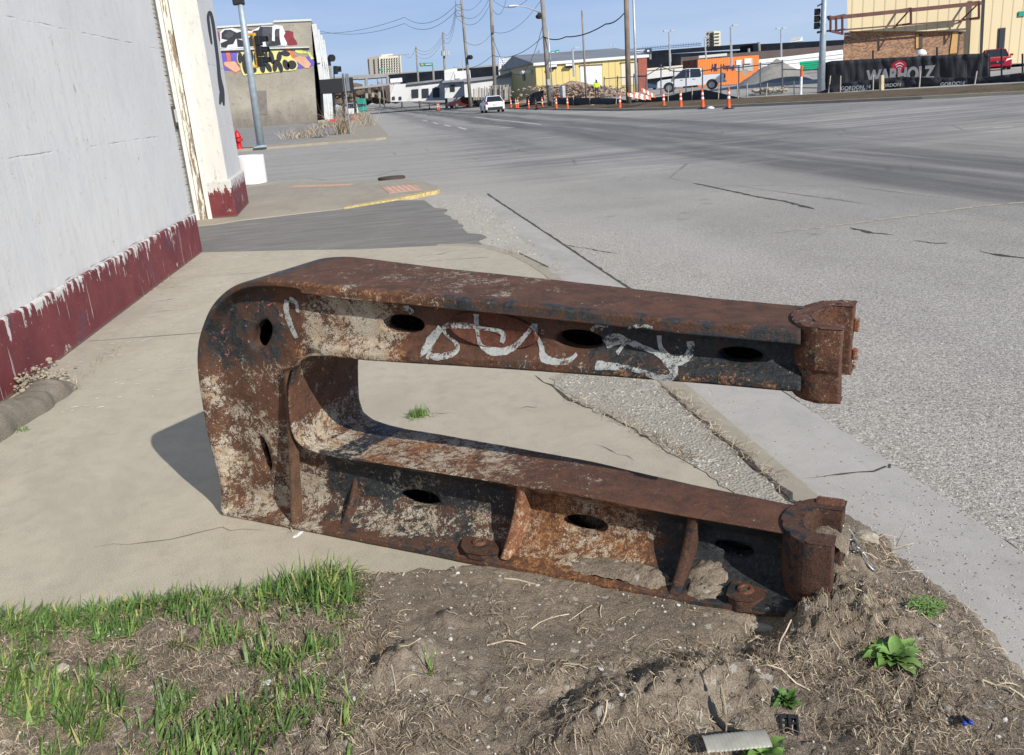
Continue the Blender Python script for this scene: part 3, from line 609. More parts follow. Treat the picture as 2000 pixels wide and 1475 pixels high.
# spray paint and chalk on the casting
def surf_w(s,z):
    best=None
    for i in range(0,len(LOOPS),2):
        pass
    return None
from mathutils.kdtree import KDTree
kd=KDTree(sum(1 for _ in LOOPS)*(i1f-i0f+1)); idx=[]; 
for i,lp in enumerate(LOOPS):
    for j in range(i0f,i1f+1): kd.insert(Vector((lp[j][0],lp[j][1],0)),len(idx)); idx.append(lp[j][2])
kd.balance()
def sw(s,z):
    r_=kd.find_n(Vector((s,z,0)),4); ws=[1/(d+.002) for _,_,d in r_]; return sum(idx[i]*q for (_,i,_),q in zip(r_,ws))/sum(ws)
def stroke(mb,pts,wd,seed,rag=.25,lift=.0025,cuts=True):
    """a painted line laid on the casting; pts in photo pixels"""
    r=random.Random(seed); P=[]
    for p in pts:
        w_=.045
        for _ in range(3): s_,z_=fz(p[0],p[1],w_); w_=sw(s_,z_)
        P.append((s_,z_))
    # catmull
    Q=[]
    for i in range(len(P)-1):
        p0=P[max(i-1,0)];p1=P[i];p2=P[i+1];p3=P[min(i+2,len(P)-1)]; n=max(3,int(math.hypot(p2[0]-p1[0],p2[1]-p1[1])/.006))
        for k in range(n):
            t=k/n; f=lambda a,b,c,d:.5*((2*b)+(-a+c)*t+(2*a-5*b+4*c-d)*t*t+(-a+3*b-3*c+d)*t**3); Q.append((f(p0[0],p1[0],p2[0],p3[0]),f(p0[1],p1[1],p2[1],p3[1])))
    Q.append(P[-1]); rows=[]
    for i,p in enumerate(Q):
        a=Q[max(i-1,0)]; b=Q[min(i+1,len(Q)-1)]; dx,dz=b[0]-a[0],b[1]-a[1]; L=math.hypot(dx,dz) or 1; nx,nz=-dz/L,dx/L; row=[]
        ww=wd*1.25*(1+rag*(r.random()-.5)*1.2)*(.75+.45*math.sin(i*.09+seed)**2)
        if 0<p[1]: 
            for f in (-1,-.5,0,.5,1):
                s_,z_=p[0]+nx*ww*f/2,p[1]+nz*ww*f/2; w0=sw(s_,z_)
                if (s_-c[0])**2/.16**2+(z_-c[1])**2/.06**2<1: w0=min(w0,.041)
                row.append(W3(s_,z_,w0-lift))
            rows.append(row)
    if len(rows)>1: mb.grid(rows)
def mk_spray(name,colr,cut=.48):
    q=NM(name); n=q.noise(55,6,.75); n2=q.noise(180,3,.7); n5=q.noise(12,4,.6); al=q.ma('MULTIPLY',q.ss(q.ma('ADD',q.ma('ADD',n,q.ma('MULTIPLY',n2,.5)),q.ma('MULTIPLY',q.ma('SUBTRACT',n5,.5),.7)),cut+.1,cut+.3),.9)
    q.l.new(al,q.b.inputs['Alpha']); return q.done(q.mix(n,tuple(x*.55 for x in colr),colr),.8,q.bump(n,.6,.004),spec=.3)
M_spray=mk_spray('chalky_white_spray',(.52,.54,.52),.49); M_cpink=mk_spray('pink_chalk',(.55,.20,.20),.62); M_cblue=mk_spray('blue_chalk',(.22,.28,.55),.68)
k=MB()
for i,(pts,wd) in enumerate([([(862,640),(850,655),(838,672),(834,690)],.026),([(834,694),(856,698),(886,690),(896,682),(893,672),(872,652),(868,640),(885,634),(920,635),(950,640),(975,644),(986,652),(983,668)],.014),
  ([(933,612),(935,640),(940,668),(950,680),(975,686),(1000,680),(1020,664),(1045,634)],.014),([(1047,632),(1050,656),(1062,690),(1075,703),(1100,706),(1118,700),(1128,690)],.012),
  ([(1185,676),(1215,664),(1250,676),(1285,690),(1310,708),(1318,722),(1308,738),(1280,735),(1240,722),(1195,716),(1163,714)],.015),([(1180,668),(1200,655),(1222,664),(1205,690)],.012),
  ([(1288,655),(1292,680),(1312,702),(1338,700),(1350,684),(1348,666)],.015),([(1155,645),(1170,635),(1188,636)],.010),([(1225,640),(1250,636),(1275,640)],.010),([(788,600),(800,604),(806,612)],.022),
  ([(561,586),(560,606),(568,634),(580,660)],.018),([(566,584),(580,592),(582,610)],.013)]): stroke(k,pts,wd,i)
par(k.build('graffiti_lettering',M_spray))
k=MB()
for i,pts in enumerate([[(424,655),(427,666),(440,668),(447,648),(440,640),(434,652)],[(441,666),(448,690),(440,692)],[(455,602),(449,612),(452,632),(462,618),(478,604),(492,590)],[(450,630),(456,650),(460,655)],[(475,590),(474,606),(490,612)],[(507,590),(505,610)],[(538,592),(520,598),(517,608),(524,620)],[(520,602),(536,618)],[(478,622),(492,628),(476,636)]]): stroke(k,pts,.0045,i+40,.5)
par(k.build('pink_chalk_scribble',M_cpink))
k=MB()
for i,pts in enumerate([[(508,700),(518,694),(528,698),(520,706)],[(556,668),(566,672),(562,680),(570,684)],[(530,704),(540,698),(546,704)],[(515,712),(522,722),(528,732)],[(560,700),(552,694),(545,686)],[(570,690),(578,700)]]): stroke(k,pts,.006,i+60,.6)
par(k.build('blue_chalk_scribble',M_cblue))
# steel chain hanging from the lower socket
M_galv=plain('dull_galvanised_steel',(.42,.42,.41),.42,.85,sc=60,var=.35)
CH=thing('chain','galvanised steel chain draped from the lower jaw onto the soil','chain',G(1650,1040,.1))
def link(mb,c,d,up,L=.042,Wd=.026,r=.0042):
    d=d.normalized(); u=(up-d*up.dot(d)).normalized(); pts=[]
    for i in range(17):
        a=2*math.pi*i/16; x=(L/2-Wd/2)*(1 if math.cos(a)>0 else -1)+Wd/2*math.cos(a); pts.append(c+d*x+u*(Wd/2-.002)*math.sin(a))
    mb.tube(pts,r,7,False)
cps=[D(1636,1010,0)]*0
pA=[G(1637,1012,.235),G(1655,1040,.19),G(1668,1062,.13),G(1678,1082,.08),G(1700,1105,.05)]
pB=[G(1636,1022,.215),G(1646,1045,.16),G(1656,1068,.10),G(1664,1090,.06)]
k=MB(); par_c=lambda o:o
for P in (pA,pB):
    L=0; Q=[]
    for i in range(len(P)-1):
        for t in np.linspace(0,1,40,endpoint=False): Q.append(P[i].lerp(P[i+1],t))
    acc=0; last=Q[0]; n=0
    for q in Q:
        acc+=(q-last).length
        if acc>.033:
            dd=(q-last0).normalized() if n else (q-Q[0]).normalized(); link(k,q,dd,Vector((0,0,1)) if n%2 else dd.cross(Vector((0,0,1)))+Vector((0,0,.3))); acc=0; n+=1; last0=q
        if n==0: last0=Q[0]
        last=q
o=k.build('links',M_galv,smooth=True); o.parent=CH; o.matrix_parent_inverse=Matrix.Translation(-CH.location)
# ================================================================ soil bank in the foreground
PD=np.array([(-2.4,1.0),(-2.4,2.98),(-1.45,2.90),(-1.17,2.84),(-.83,2.84),(-.56,2.8),(-.31,2.84),(.08,2.78),(.35,2.74),(.62,2.62),(.9,2.46),(1.10,2.40),(1.2,2.66),(1.36,2.84),(1.58,2.84),(1.65,2.62),(1.62,2.38),(1.65,2.05),(1.60,1.8),(1.55,1.5),(1.52,1.0)])
def sdist(X,Y,P=PD):
    dmin=np.full(X.shape,1e9); ins=np.zeros(X.shape,bool); n=len(P)
    for i in range(n):
        a=P[i]; b=P[(i+1)%n]; e=b-a; t=np.clip(((X-a[0])*e[0]+(Y-a[1])*e[1])/(e@e),0,1); d=np.hypot(X-a[0]-t*e[0],Y-a[1]-t*e[1]); dmin=np.minimum(dmin,d)
        c=((a[1]>Y)!=(b[1]>Y))&(X<(b[0]-a[0])*(Y-a[1])/(b[1]-a[1]+1e-12)+a[0]); ins^=c
    return np.where(ins,dmin,-dmin)
MOUNDS=[(-.05,2.21,.075,.060),(.00,2.26,.045,.03),(-.12,2.17,.05,.03),(.08,2.40,.06,.030),(-.42,2.0,.22,.030),(-.30,1.86,.12,.035),(.48,1.86,.11,.050),(.66,1.90,.10,.065),(.78,1.95,.07,.045),(.35,1.78,.10,.04),(.9,1.88,.12,.035),
 (1.13,2.06,.075,.055),(1.22,2.02,.09,.055),(1.08,1.98,.08,.04),(1.34,2.16,.12,.04),(1.36,2.38,.11,.075),(1.30,2.27,.05,.02),(1.38,2.56,.12,.08),(1.45,2.42,.10,.05),(1.33,2.0,.14,.045),(1.2,1.8,.2,.03),(.2,2.0,.1,.012),
 (1.02,2.14,.06,-.035),(.98,2.10,.05,-.03),(.58,1.99,.06,-.03),(.86,2.02,.08,-.02),(.38,1.96,.05,-.025),(1.17,2.24,.03,-.06),(.72,1.78,.06,-.02),(-.15,2.08,.05,-.02)]
def soil_h(X,Y):
    sd=sdist(X,Y); sh=X.shape; xf=X.ravel(); yf=Y.ravel(); n1=np.array([mn.noise((x*3.1,y*3.1,1)) for x,y in zip(xf,yf)]).reshape(sh); n2=np.array([mn.noise((x*11,y*11,5)) for x,y in zip(xf,yf)]).reshape(sh)
    n3=np.array([mn.noise((x*34,y*34,9)) for x,y in zip(xf,yf)]).reshape(sh); n4=np.array([mn.noise((x*85,y*85,2)) for x,y in zip(xf,yf)]).reshape(sh)
    sd=sd+.035*n2+.02*n3
    e=np.clip(sd/.22,0,1); h=-.07+.080*np.clip((sd+.04)/.05,0,1)+.014*e
    rough=np.where((X>-.15)&(X<.95)&(Y>2.12),.35,1.0); h=h+e*(n1*.020+n2*.016*rough+n3*.010*rough+n4*.0045*rough)+n4*.0015
    for mx_,my,r,a in MOUNDS: h=h+a*np.exp(-(((X-mx_)**2+(Y-my)**2)/(r*r))**1.3)*(1+.35*n3+.15*n4)*np.clip(e*3,0,1)
    return h
xs=np.arange(-2.3,1.75,.011); ys=np.arange(1.05,3.0,.011); X,Y=np.meshgrid(xs,ys); HH=soil_h(X,Y)
k=MB(); k.grid([[(float(X[i,j]),float(Y[i,j]),float(HH[i,j])) for j in range(len(xs))] for i in range(len(ys))]); tag(k.build('soil_bank',M_dirt,smooth=True),kind='structure')
def hz(x,y):
    j=int(min(max((x-xs[0])/.011,0),len(xs)-1)); i=int(min(max((y-ys[0])/.011,0),len(ys)-1)); return float(HH[i,j])
# soil spilled inside the casting
def heap(cpx,z0,rs,rw,h,seed):
    s0,w0=0,0; c=G(*cpx,z0); k=MB(); n=26; rows=[]
    for i in range(n):
        row=[]
        for j in range(n):
            a=(i/(n-1)*2-1); b=(j/(n-1)*2-1); r2=a*a+b*b; z=h*(1-r2)+.010*mn.noise((a*4,b*4,seed))+.006*mn.noise((a*11,b*11,seed)); p=c+E_*rs*a+N_*rw*b; row.append((p.x,p.y,z0+z-.012))
        rows.append(row)
    k.grid(rows); return tag(k.build('soil_heap',M_dirt,smooth=True),kind='structure')
heap((1215,1108),.055,.20,.060,.022,1); heap((1392,1120),.055,.095,.09,.055,2); heap((1385,1150),.045,.085,.06,.03,5); heap((1180,1090),.05,.12,.05,.022,8); heap((1260,1120),.05,.10,.06,.03,9); heap((1618,1030),.20,.07,.075,.05,3); heap((1545,1180),.03,.08,.05,.02,4)
# ---- grass, straw, pebbles
M_grassA=plain('grass_green',(.125,.21,.045),.5,sc=8,var=.45); M_grassB=plain('grass_dark_green',(.065,.135,.03),.5,sc=8,var=.4); M_grassC=plain('yellowing_grass',(.30,.30,.10),.6,sc=8,var=.3); M_straw=plain('dry_straw',(.52,.43,.30),.75,sc=14,var=.4); M_straw2=plain('brown_straw',(.20,.145,.09),.85,sc=14,var=.45); M_straw3=plain('grey_dead_straw',(.32,.265,.19),.85,sc=14,var=.4)
def blade(mb,p,ang,L,wd,lean,curl=1.0,seg=4,tw=0):
    d=Vector((math.cos(ang),math.sin(ang),0)); s=Vector((-d.y,d.x,0)); A=[];B=[]; q=Vector(p); th=lean
    for i in range(seg+1):
        t=i/seg; ww=wd*(1-t**1.6)*.5+.0002; A.append(q-s*ww); B.append(q+s*ww+Vector((0,0,tw*ww))); q=q+(d*math.sin(th)+Vector((0,0,1))*math.cos(th))*(L/seg); th+=curl/seg
    mb.grid([A,B])
r=random.Random(21)
def gden(x,y):
    sd=float(sdist(np.array([x]),np.array([y]))[0]); e=0
    if x<-.22:
        e=max(0,1-abs(sd-.05)/.16)*(.9+.8*mn.noise((x*7,y*7,8)))
        n=mn.noise((x*4.5,y*4.5,3))+.5*mn.noise((x*13,y*13,3)); e=max(e,sstep(n,.02,.25)*(1.0 if x<-.55 else .75))
        if x>-.45 and y<2.6: e*=.5 
    for cx,cy,rr in ((-.38,2.72,.09),(-.30,2.66,.07),(-.33,2.35,.05),(-.48,2.02,.1),(-.62,1.95,.12),(-.34,2.13,.04)):
        e=max(e,1.3*math.exp(-((x-cx)**2+(y-cy)**2)/rr**2))
    return e if sd>-.01 else 0
gm=MB(); n=0
while n<10500:
    x=r.uniform(-2.2,-.12); y=r.uniform(1.6,2.95)
    if r.random()>gden(x,y): continue
    tall=1+1.1*math.exp(-((x+.36)**2+(y-2.72)**2)/.012); n+=1; gm.k=r.choice((0,0,0,0,1,1,1,2))
    blade(gm,(x,y,hz(x,y)-.004),r.uniform(-.6,1.9) if r.random()<.7 else r.uniform(0,6.28),r.uniform(.03,.085)*tall,r.choice((.003,.0045,.006,.008,.010)),r.uniform(.15,1.35),r.uniform(-.4,1.7))
gm.m=[int(a) for a in gm.m]; tag(gm.build('grass',[M_grassA,M_grassB,M_grassC]),'green grass growing along the pavement edge and among dry straw','grass',kind='stuff')
sm=MB()
def straw(mb,x,y,L,wd,z0=None):
    a=r.uniform(0,6.28); c=r.gauss(0,.9); n=4; q=Vector((x,y,0)); A=[];B=[]; lift=r.uniform(.001,.013)
    z=r.uniform(.0,.5)
    for i in range(n+1):
        t=i/n; d=Vector((math.cos(a+c*t),math.sin(a+c*t),0)); s=Vector((-d.y,d.x,0)); zz=hz(q.x,q.y)+.002+lift*math.sin(math.pi*t*r.uniform(.8,1.0))
        A.append(Vector((q.x,q.y,zz))-s*wd/2); B.append(Vector((q.x,q.y,zz+wd*.5))+s*wd/2); q=q+d*(L/n)
    mb.grid([A,B])
n=0
while n<30000:
    x=r.uniform(-1.7,1.62); y=r.uniform(1.35,2.95); sd=float(sdist(np.array([x]),np.array([y]))[0])
    if sd<.02: continue
    d=.22+.9*sstep(mn.noise((x*3,y*3,11))+.5*mn.noise((x*10,y*10,1)),-.05,.35)
    if -.1<x<.98 and y>2.08: d=.03+.35*sstep(mn.noise((x*6,y*6,4)),.15,.4)*(y<2.5)
    if x>1.0 and y>2.2: d*=.28
    elif x>.9: d*=1.5
    for (cx,cy,rr,a) in MOUNDS[:5]:
        if (x-cx)**2+(y-cy)**2<rr*rr: d*=.15
    if x<-.15: d=max(d,.75)
    if r.random()>d: continue
    n+=1; sm.k=r.choice((0,1,1,2,2)); straw(sm,x,y,r.uniform(.008,.05)*(2.2 if r.random()<.05 else 1),r.uniform(.0008,.0019))
for q in range(45):                          # thicker dead stems
    x=r.uniform(-.3,1.45); y=r.uniform(1.5,2.35); sm.k=0; straw(sm,x,y,r.uniform(.06,.16),r.uniform(.0025,.004))
tag(sm.build('straw',[M_straw,M_straw2,M_straw3]),'tangle of dead straw lying on the bare soil','dry grass',kind='stuff')
# dead grass caught in the pavement joint
dm=MB()
_h=hz
def line_straw(P,nn,sp,zb):
    global hz
    hz=lambda x,y:zb
    for i in range(nn):
        t=r.random()*(len(P)-1); i0=int(t); a=G(*P[i0],zb); b=G(*P[i0+1],zb); p=a.lerp(b,t-i0); dm.k=int(r.random()<.55)
        L=r.uniform(.02,.09)
        if r.random()<.5: straw(dm,p.x+r.gauss(0,sp),p.y+r.gauss(0,sp),L,.002)
        else: blade(dm,(p.x+r.gauss(0,sp),p.y+r.gauss(0,sp),zb),r.uniform(0,6.28),L,.0022,r.uniform(.5,1.3),r.uniform(-.2,1.2))
line_straw([(1110,780),(1180,808),(1240,840),(1300,868),(1345,900)],230,.016,.002); line_straw([(1300,755),(1350,800),(1400,848),(1460,895),(1530,960)],330,.018,.0); line_straw([(1065,515),(1080,520),(1100,535)],60,.04,.0)
line_straw([(1700,1060),(1720,1080),(1745,1110)],140,.03,.02); line_straw([(985,488),(1005,498)],50,.03,.0); line_straw([(570,1030),(585,1040)],14,.015,.002); line_straw([(230,600),(310,560),(370,500)],150,.03,0); line_straw([(130,770),(180,720),(230,680)],80,.03,.01)
line_straw([(1380,800),(1390,770)],5,.01,0); line_straw([(1175,545),(1180,540)],4,.02,-.03)
hz=_h
tag(dm.build('dry_weeds',[M_straw,M_straw2]),'dead grass sprouting from the pavement joints','dry grass',kind='stuff')
# pebbles
M_peb=plain('pale_pebble',(.52,.49,.44),.8,sc=30,var=.35); M_peb2=plain('grey_pebble',(.22,.20,.18),.85,sc=30,var=.4)
_ico=None
def stone(mb,c,s,seed):
    global _ico
    if _ico is None:
        b=bmesh.new(); bmesh.ops.create_icosphere(b,subdivisions=1,radius=1); _ico=([v.co.copy() for v in b.verts],[tuple(v.index for v in f.verts) for f in b.faces]); b.free()
    rr=random.Random(seed); sx,sy,sz=s*rr.uniform(.7,1.3),s*rr.uniform(.7,1.3),s*rr.uniform(.4,.8); a=rr.uniform(0,6.28); ca,sa=math.cos(a),math.sin(a); vs=[]
    for v in _ico[0]:
        f=rr.uniform(.8,1.15); x,y,z=v.x*sx*f,v.y*sy*f,v.z*sz*f; vs.append((c[0]+x*ca-y*sa,c[1]+x*sa+y*ca,c[2]+z))
    mb.add(vs,_ico[1])
pm=MB(); n=0
while n<2600:
    x=r.uniform(-1.6,1.6); y=r.uniform(1.4,2.9); sd=float(sdist(np.array([x]),np.array([y]))[0])
    if sd<-.01: continue
    pm.k=int(r.random()<.35); stone(pm,(x,y,hz(x,y)+.001),r.choice((.0014,.002,.0026,.0035,.005)) if r.random()<.97 else .008,n); n+=1
for q in range(1500):
    x=r.uniform(1.62,2.1); y=r.uniform(1.4,9) if r.random()<.5 else r.uniform(1.2,3); pm.k=int(r.random()<.6); stone(pm,(x,y,-.034),r.choice((.0015,.002,.003,.004))*(1+.0*y),q+9000)
for q in range(3200):
    x=2.1+abs(r.gauss(0,.55)); y=r.uniform(1.8,10); pm.k=int(r.random()<.5); stone(pm,(x,y,ZR+.001),r.choice((.002,.003,.004,.006)),q+19000)
for q in range(900):
    x=r.uniform(.95,1.5); y=r.uniform(2.7,4.9); 
    if sdist(np.array([x]),np.array([y]),np.array(pw))[0]<0: continue
    pm.k=int(r.random()<.3); stone(pm,(x,y,.005),r.choice((.002,.003,.005,.007)),q+29000)
for q in range(700):
    x=r.uniform(1.0,1.75); y=r.uniform(8.5,15); pm.k=int(r.random()<.4); stone(pm,(x,y,-.02),r.choice((.004,.006,.01)),q+39000)
tag(pm.build('pebbles',[M_peb,M_peb2]),'scattered pebbles and grit on the soil, gutter and road','gravel',kind='stuff')
# ---- weeds
M_leaf=plain('weed_leaf_green',(.16,.28,.07),.45,sc=20,var=.3); M_leaf2=plain('dark_weed_leaf',(.085,.17,.04),.5,sc=20,var=.3)
def leaf(mb,p,ang,L,wd,lift,curl):
    d=Vector((math.cos(ang),math.sin(ang),0)); s=Vector((-d.y,d.x,0)); q=Vector(p); th=lift; R=[[],[],[]]; n=7
    for i in range(n+1):
        t=i/n; ww=wd*.5*(math.sin(math.pi*min(1,t*.92+.08))**.8)*(.45+.55*min(1,t*2.2)); wv=.06*wd*math.sin(t*17+ang*5)
        R[0].append(q-s*ww+Vector((0,0,ww*.5+wv))); R[1].append(q.copy()); R[2].append(q+s*ww+Vector((0,0,ww*.5-wv))); q=q+(d*math.cos(th)+Vector((0,0,1))*math.sin(th))*(L/n); th-=curl/n
    mb.grid(R)
def rosette(name,px,n,L,wd,lab,z=None,seed=1,mat=None,up=.5):
    rr=random.Random(seed); c=G(*px,.03); c.z=hz(c.x,c.y) if z is None else z; t=thing(name,lab,'weed',c)
    for i in range(n):
        k=MB(); f=i/n; leaf(k,c+Vector((0,0,.002)),i*2.4+rr.uniform(-.3,.3),L*rr.uniform(.6,1.05)*(1-.35*f),wd*rr.uniform(.8,1.2),.15+up*f*1.6,rr.uniform(.3,.9)); k.build('leaf',mat or M_leaf,t,smooth=True)
    return t
rosette('broad_leaf_weed',(1742,1302),26,.105,.036,'large bright green leafy weed rosette on the soil by the gutter',seed=2)
rosette('broad_leaf_weed',(1490,1466),18,.09,.032,'bright green weed rosette behind the clear ribbed bottle at the bottom edge',seed=3)
rosette('leafy_weed',(1536,1372),26,.055,.020,'small upright green weed growing above the black plastic clip',seed=4,mat=M_leaf2,up=.8)
def bushy(px,R,n,lab,seed,z=None):
    rr=random.Random(seed); c=G(*px,.03); c.z=hz(c.x,c.y) if z is None else z; k=MB()
    for i in range(n):
        a=rr.uniform(0,6.28); d=R*math.sqrt(rr.random()); h=rr.uniform(.005,.035); leaf(k,c+Vector((math.cos(a)*d,math.sin(a)*d*.7,h)),rr.uniform(0,6.28),rr.uniform(.012,.022),.008,rr.uniform(-.2,.8),.5)
    return tag(k.build('low_weed',M_leaf,smooth=True),lab,'weed')
bushy((1805,1205),.055,190,'low bushy green weed at the edge of soil and gutter',5)
bushy((1405,1190),.0,1,'tiny green sprout beside the soil under the jaw',6) if False else None
def tuftf(px,n,L,R,lab,seed,z=0.0,name='grass_tuft'):
    rr=random.Random(seed); c=G(*px,z); k=MB()
    for i in range(n): blade(k,(c.x+rr.gauss(0,R),c.y+rr.gauss(0,R),z if z==0 else hz(c.x,c.y)),rr.uniform(0,6.28),rr.uniform(.5,1)*L,.0045,rr.uniform(.3,1.2),rr.uniform(.1,.9))
    return tag(k.build(name,M_grassA),lab,'grass tuft')
tuftf((818,812),150,.075,.028,'small green grass tuft growing on the concrete inside the C-frame opening',7)
tuftf((570,1300),40,.10,.02,'broad green grass tuft on straw left of the pale clod',8,.03)
tuftf((845,1325),9,.11,.008,'thin green grass sprout against the pale soil clod',9,.03); tuftf((690,1390),12,.13,.01,'tall thin grass sprout on bare soil near the bottom',10,.03)
tuftf((35,845),20,.05,.03,'tiny grass tuft on the broken kerb block by the wall',12,.0)
# ---- litter and stones
M_blackp=plain('black_plastic',(.018,.019,.021),.38,sc=30,var=.3); M_paper=plain('dirty_white_paper',(.66,.67,.67),.75,sc=25,var=.15); M_stone=plain('pale_stone',(.42,.37,.29),.85,sc=18,var=.3,bump=.5); M_clear=plain('cloudy_ribbed_plastic',(.36,.35,.30),.3,sc=18,var=.2); M_blue2=plain('blue_plastic',(.02,.06,.32),.3,var=.2)
def chunk(name,px,s,mat,lab,cat,seed,z=.03,flat=.5):
    c=G(*px,z); c.z=hz(c.x,c.y) if z else 0; b=bmesh.new(); bmesh.ops.create_icosphere(b,subdivisions=3,radius=1); rr=random.Random(seed)
    for v in b.verts:
        f=1+.35*mn.noise(v.co*1.3+Vector((seed,0,0)))+.12*mn.noise(v.co*4+Vector((seed,0,0))); v.co=Vector((v.co.x*s[0]*f,v.co.y*s[1]*f,v.co.z*s[2]*f+s[2]*flat))
    me=bpy.data.meshes.new(name); b.to_mesh(me); b.free(); me.materials.append(mat); o=bpy.data.objects.new(name,me); COL.objects.link(o); o.location=c; o.rotation_euler.z=rr.uniform(0,3); return tag(o,lab,cat)
chunk('paper_scrap',(213,1237),(.026,.017,.009),M_paper,'crumpled white scrap lying in the green grass','litter',1); chunk('paper_scrap',(232,1225),(.012,.008,.005),M_paper,'smaller white scrap behind the crumpled one in the grass','litter',2)
chunk('stone',(120,1308),(.024,.018,.015),M_stone,'pale stone in straw at lower left','stone',3); chunk('paper_scrap',(520,1327),(.014,.011,.006),M_paper,'pale grey chip on straw right of the grass','litter',4)
chunk('paper_scrap',(1174,1309),(.012,.006,.003),M_paper,'small white flake on the dark bare soil','litter',5); chunk('stone',(1690,1068),(.045,.03,.022),M_stone,'pale concrete lump beside the chain at the gutter edge','stone',6)
chunk('paint_flake',(583,1044),(.028,.009,.004),M_paper,'white flake against the foot of the steel frame','litter',7,0); chunk('paper_scrap',(1865,1252),(.010,.006,.003),M_paper,'white scrap lying on the grey gutter','litter',8,.0)
chunk('bone_chip',(1508,1150),(.015,.006,.004),M_paper,'white chip inside the lower arm near the bolt lug','litter',9,.0).location.z=.06
for i,(px,s) in enumerate((((1325,1180),.0065),((1105,1392),.008),((1215,1397),.007),((1290,1390),.007),((1640,1225),.009),((985,1245),.006),((1262,1075),.006),((920,1290),.007),((790,1306),.006))): chunk('stone',px,(s,s*.8,s*.6),M_stone if i%2 else M_paper,['pale pebble on soil at the foot of the casting','white pebble on the ridge below the straw','white pebble between two straw clumps','white pebble beside the dark hollow','pale pebble under the lower jaw','grey pebble on straw mat','pebble in the orange rust bay','grey pebble on the dark soil','white pebble on top of the pale clod'][i],'pebble',20+i,.03)
# black strip
k=MB(); P=[G(*p,.03) for p in ((1368,1352),(1384,1372),(1398,1392),(1418,1410),(1445,1424),(1478,1428))]; A=[];B=[];Cc=[]
for i,p in enumerate(P):
    p.z=hz(p.x,p.y)+.006; t=(P[min(i+1,5)]-P[max(i-1,0)]); t.z=0; t.normalize(); n=Vector((-t.y,t.x,0))*(.009 if 0<i<5 else .004); A.append(p+n); B.append(p+Vector((0,0,.006))); Cc.append(p-n)
k.grid([A,B,Cc]); k.grid([[a-Vector((0,0,.004)) for a in A],[a-Vector((0,0,.004)) for a in Cc]][::-1]); tag(k.build('rubber_strip',M_blackp),'twisted black rubber strip lying across straw and soil','litter')
# black clip
c=G(1542,1412,.03); c.z=hz(c.x,c.y)+.012; t=thing('plastic_clip','broken black plastic clip with an open cross frame below the small weed','litter',c); R=Matrix.Rotation(-.35,3,'Z')@Matrix.Rotation(.5,3,'X')
def clip():
    k=MB(); 
    for d,s in (((0,.022,0),(.045,.010,.008)),((0,-.022,0),(.04,.006,.008)),((-.02,0,0),(.006,.046,.010)),((.02,0,0),(.006,.046,.010)),((0,0,0),(.006,.05,.016)),((0,.005,0),(.04,.006,.006))): k.box(c+R@Vector(d),s,M=R)
    k.build('body',M_blackp,t,bevel=.001)
    k=MB(); k.box(c+R@Vector((0,0,-.007)),(.038,.04,.002),M=R); k.build('back_plate',M_blackp,t)
clip()
# ribbed bottle piece
k=MB(); a=G(1376,1480,.03); b=G(1500,1468,.03); d=(b-a); d.z=0; L=d.length; d.normalize(); n=Vector((-d.y,d.x,0)); rows=[]
for i in range(61):
    t=i/60; rr=.030*(1+.03*math.sin(i*1.6))*(.86+.14*min(1,t*6)+(.12*math.exp(-(t/.05)**2))); rows.append([a+d*(L*t)+n*(rr*math.cos(q))+Vector((0,0,.012+rr*math.sin(q)*.22+hz(a.x,a.y))) for q in np.linspace(-.2,math.pi+.2,14)])
k.grid(rows); tag(k.build('crushed_bottle',M_clear,smooth=True),'crushed cloudy plastic bottle with fine ribs at the bottom edge','litter')
c=G(1882,1420,.03); c.z=hz(c.x,c.y)+.008; t=thing('blue_plug','small black plug with two blue tips in straw at lower right','litter',c)
k=MB(); k.tube([c+Vector((-.004,.016,.004)),c+Vector((-.006,-.002,.006))],.006,8); k.tube([c+Vector((.007,.014,.004)),c+Vector((.009,-.004,.004))],.006,8); k.build('sleeve',M_blackp,t)
for dx in (-.0065,.0095):
    k=MB(); k.lathe([(.004,-.005),(.006,-.003),(.006,.003),(.004,.005)],c+Vector((dx,-.010,.006)),10); k.build('tip',M_blue2,t,smooth=True)
# twig on the soil
k=MB(); k.tube([G(985,1130,.02),G(1010,1132,.02),G(1040,1140,.022),G(1068,1148,.018)],[.0025,.003,.003,.0015],6); tag(k.build('twig',M_straw),'pale dry twig lying at the foot of the steel frame','twig')
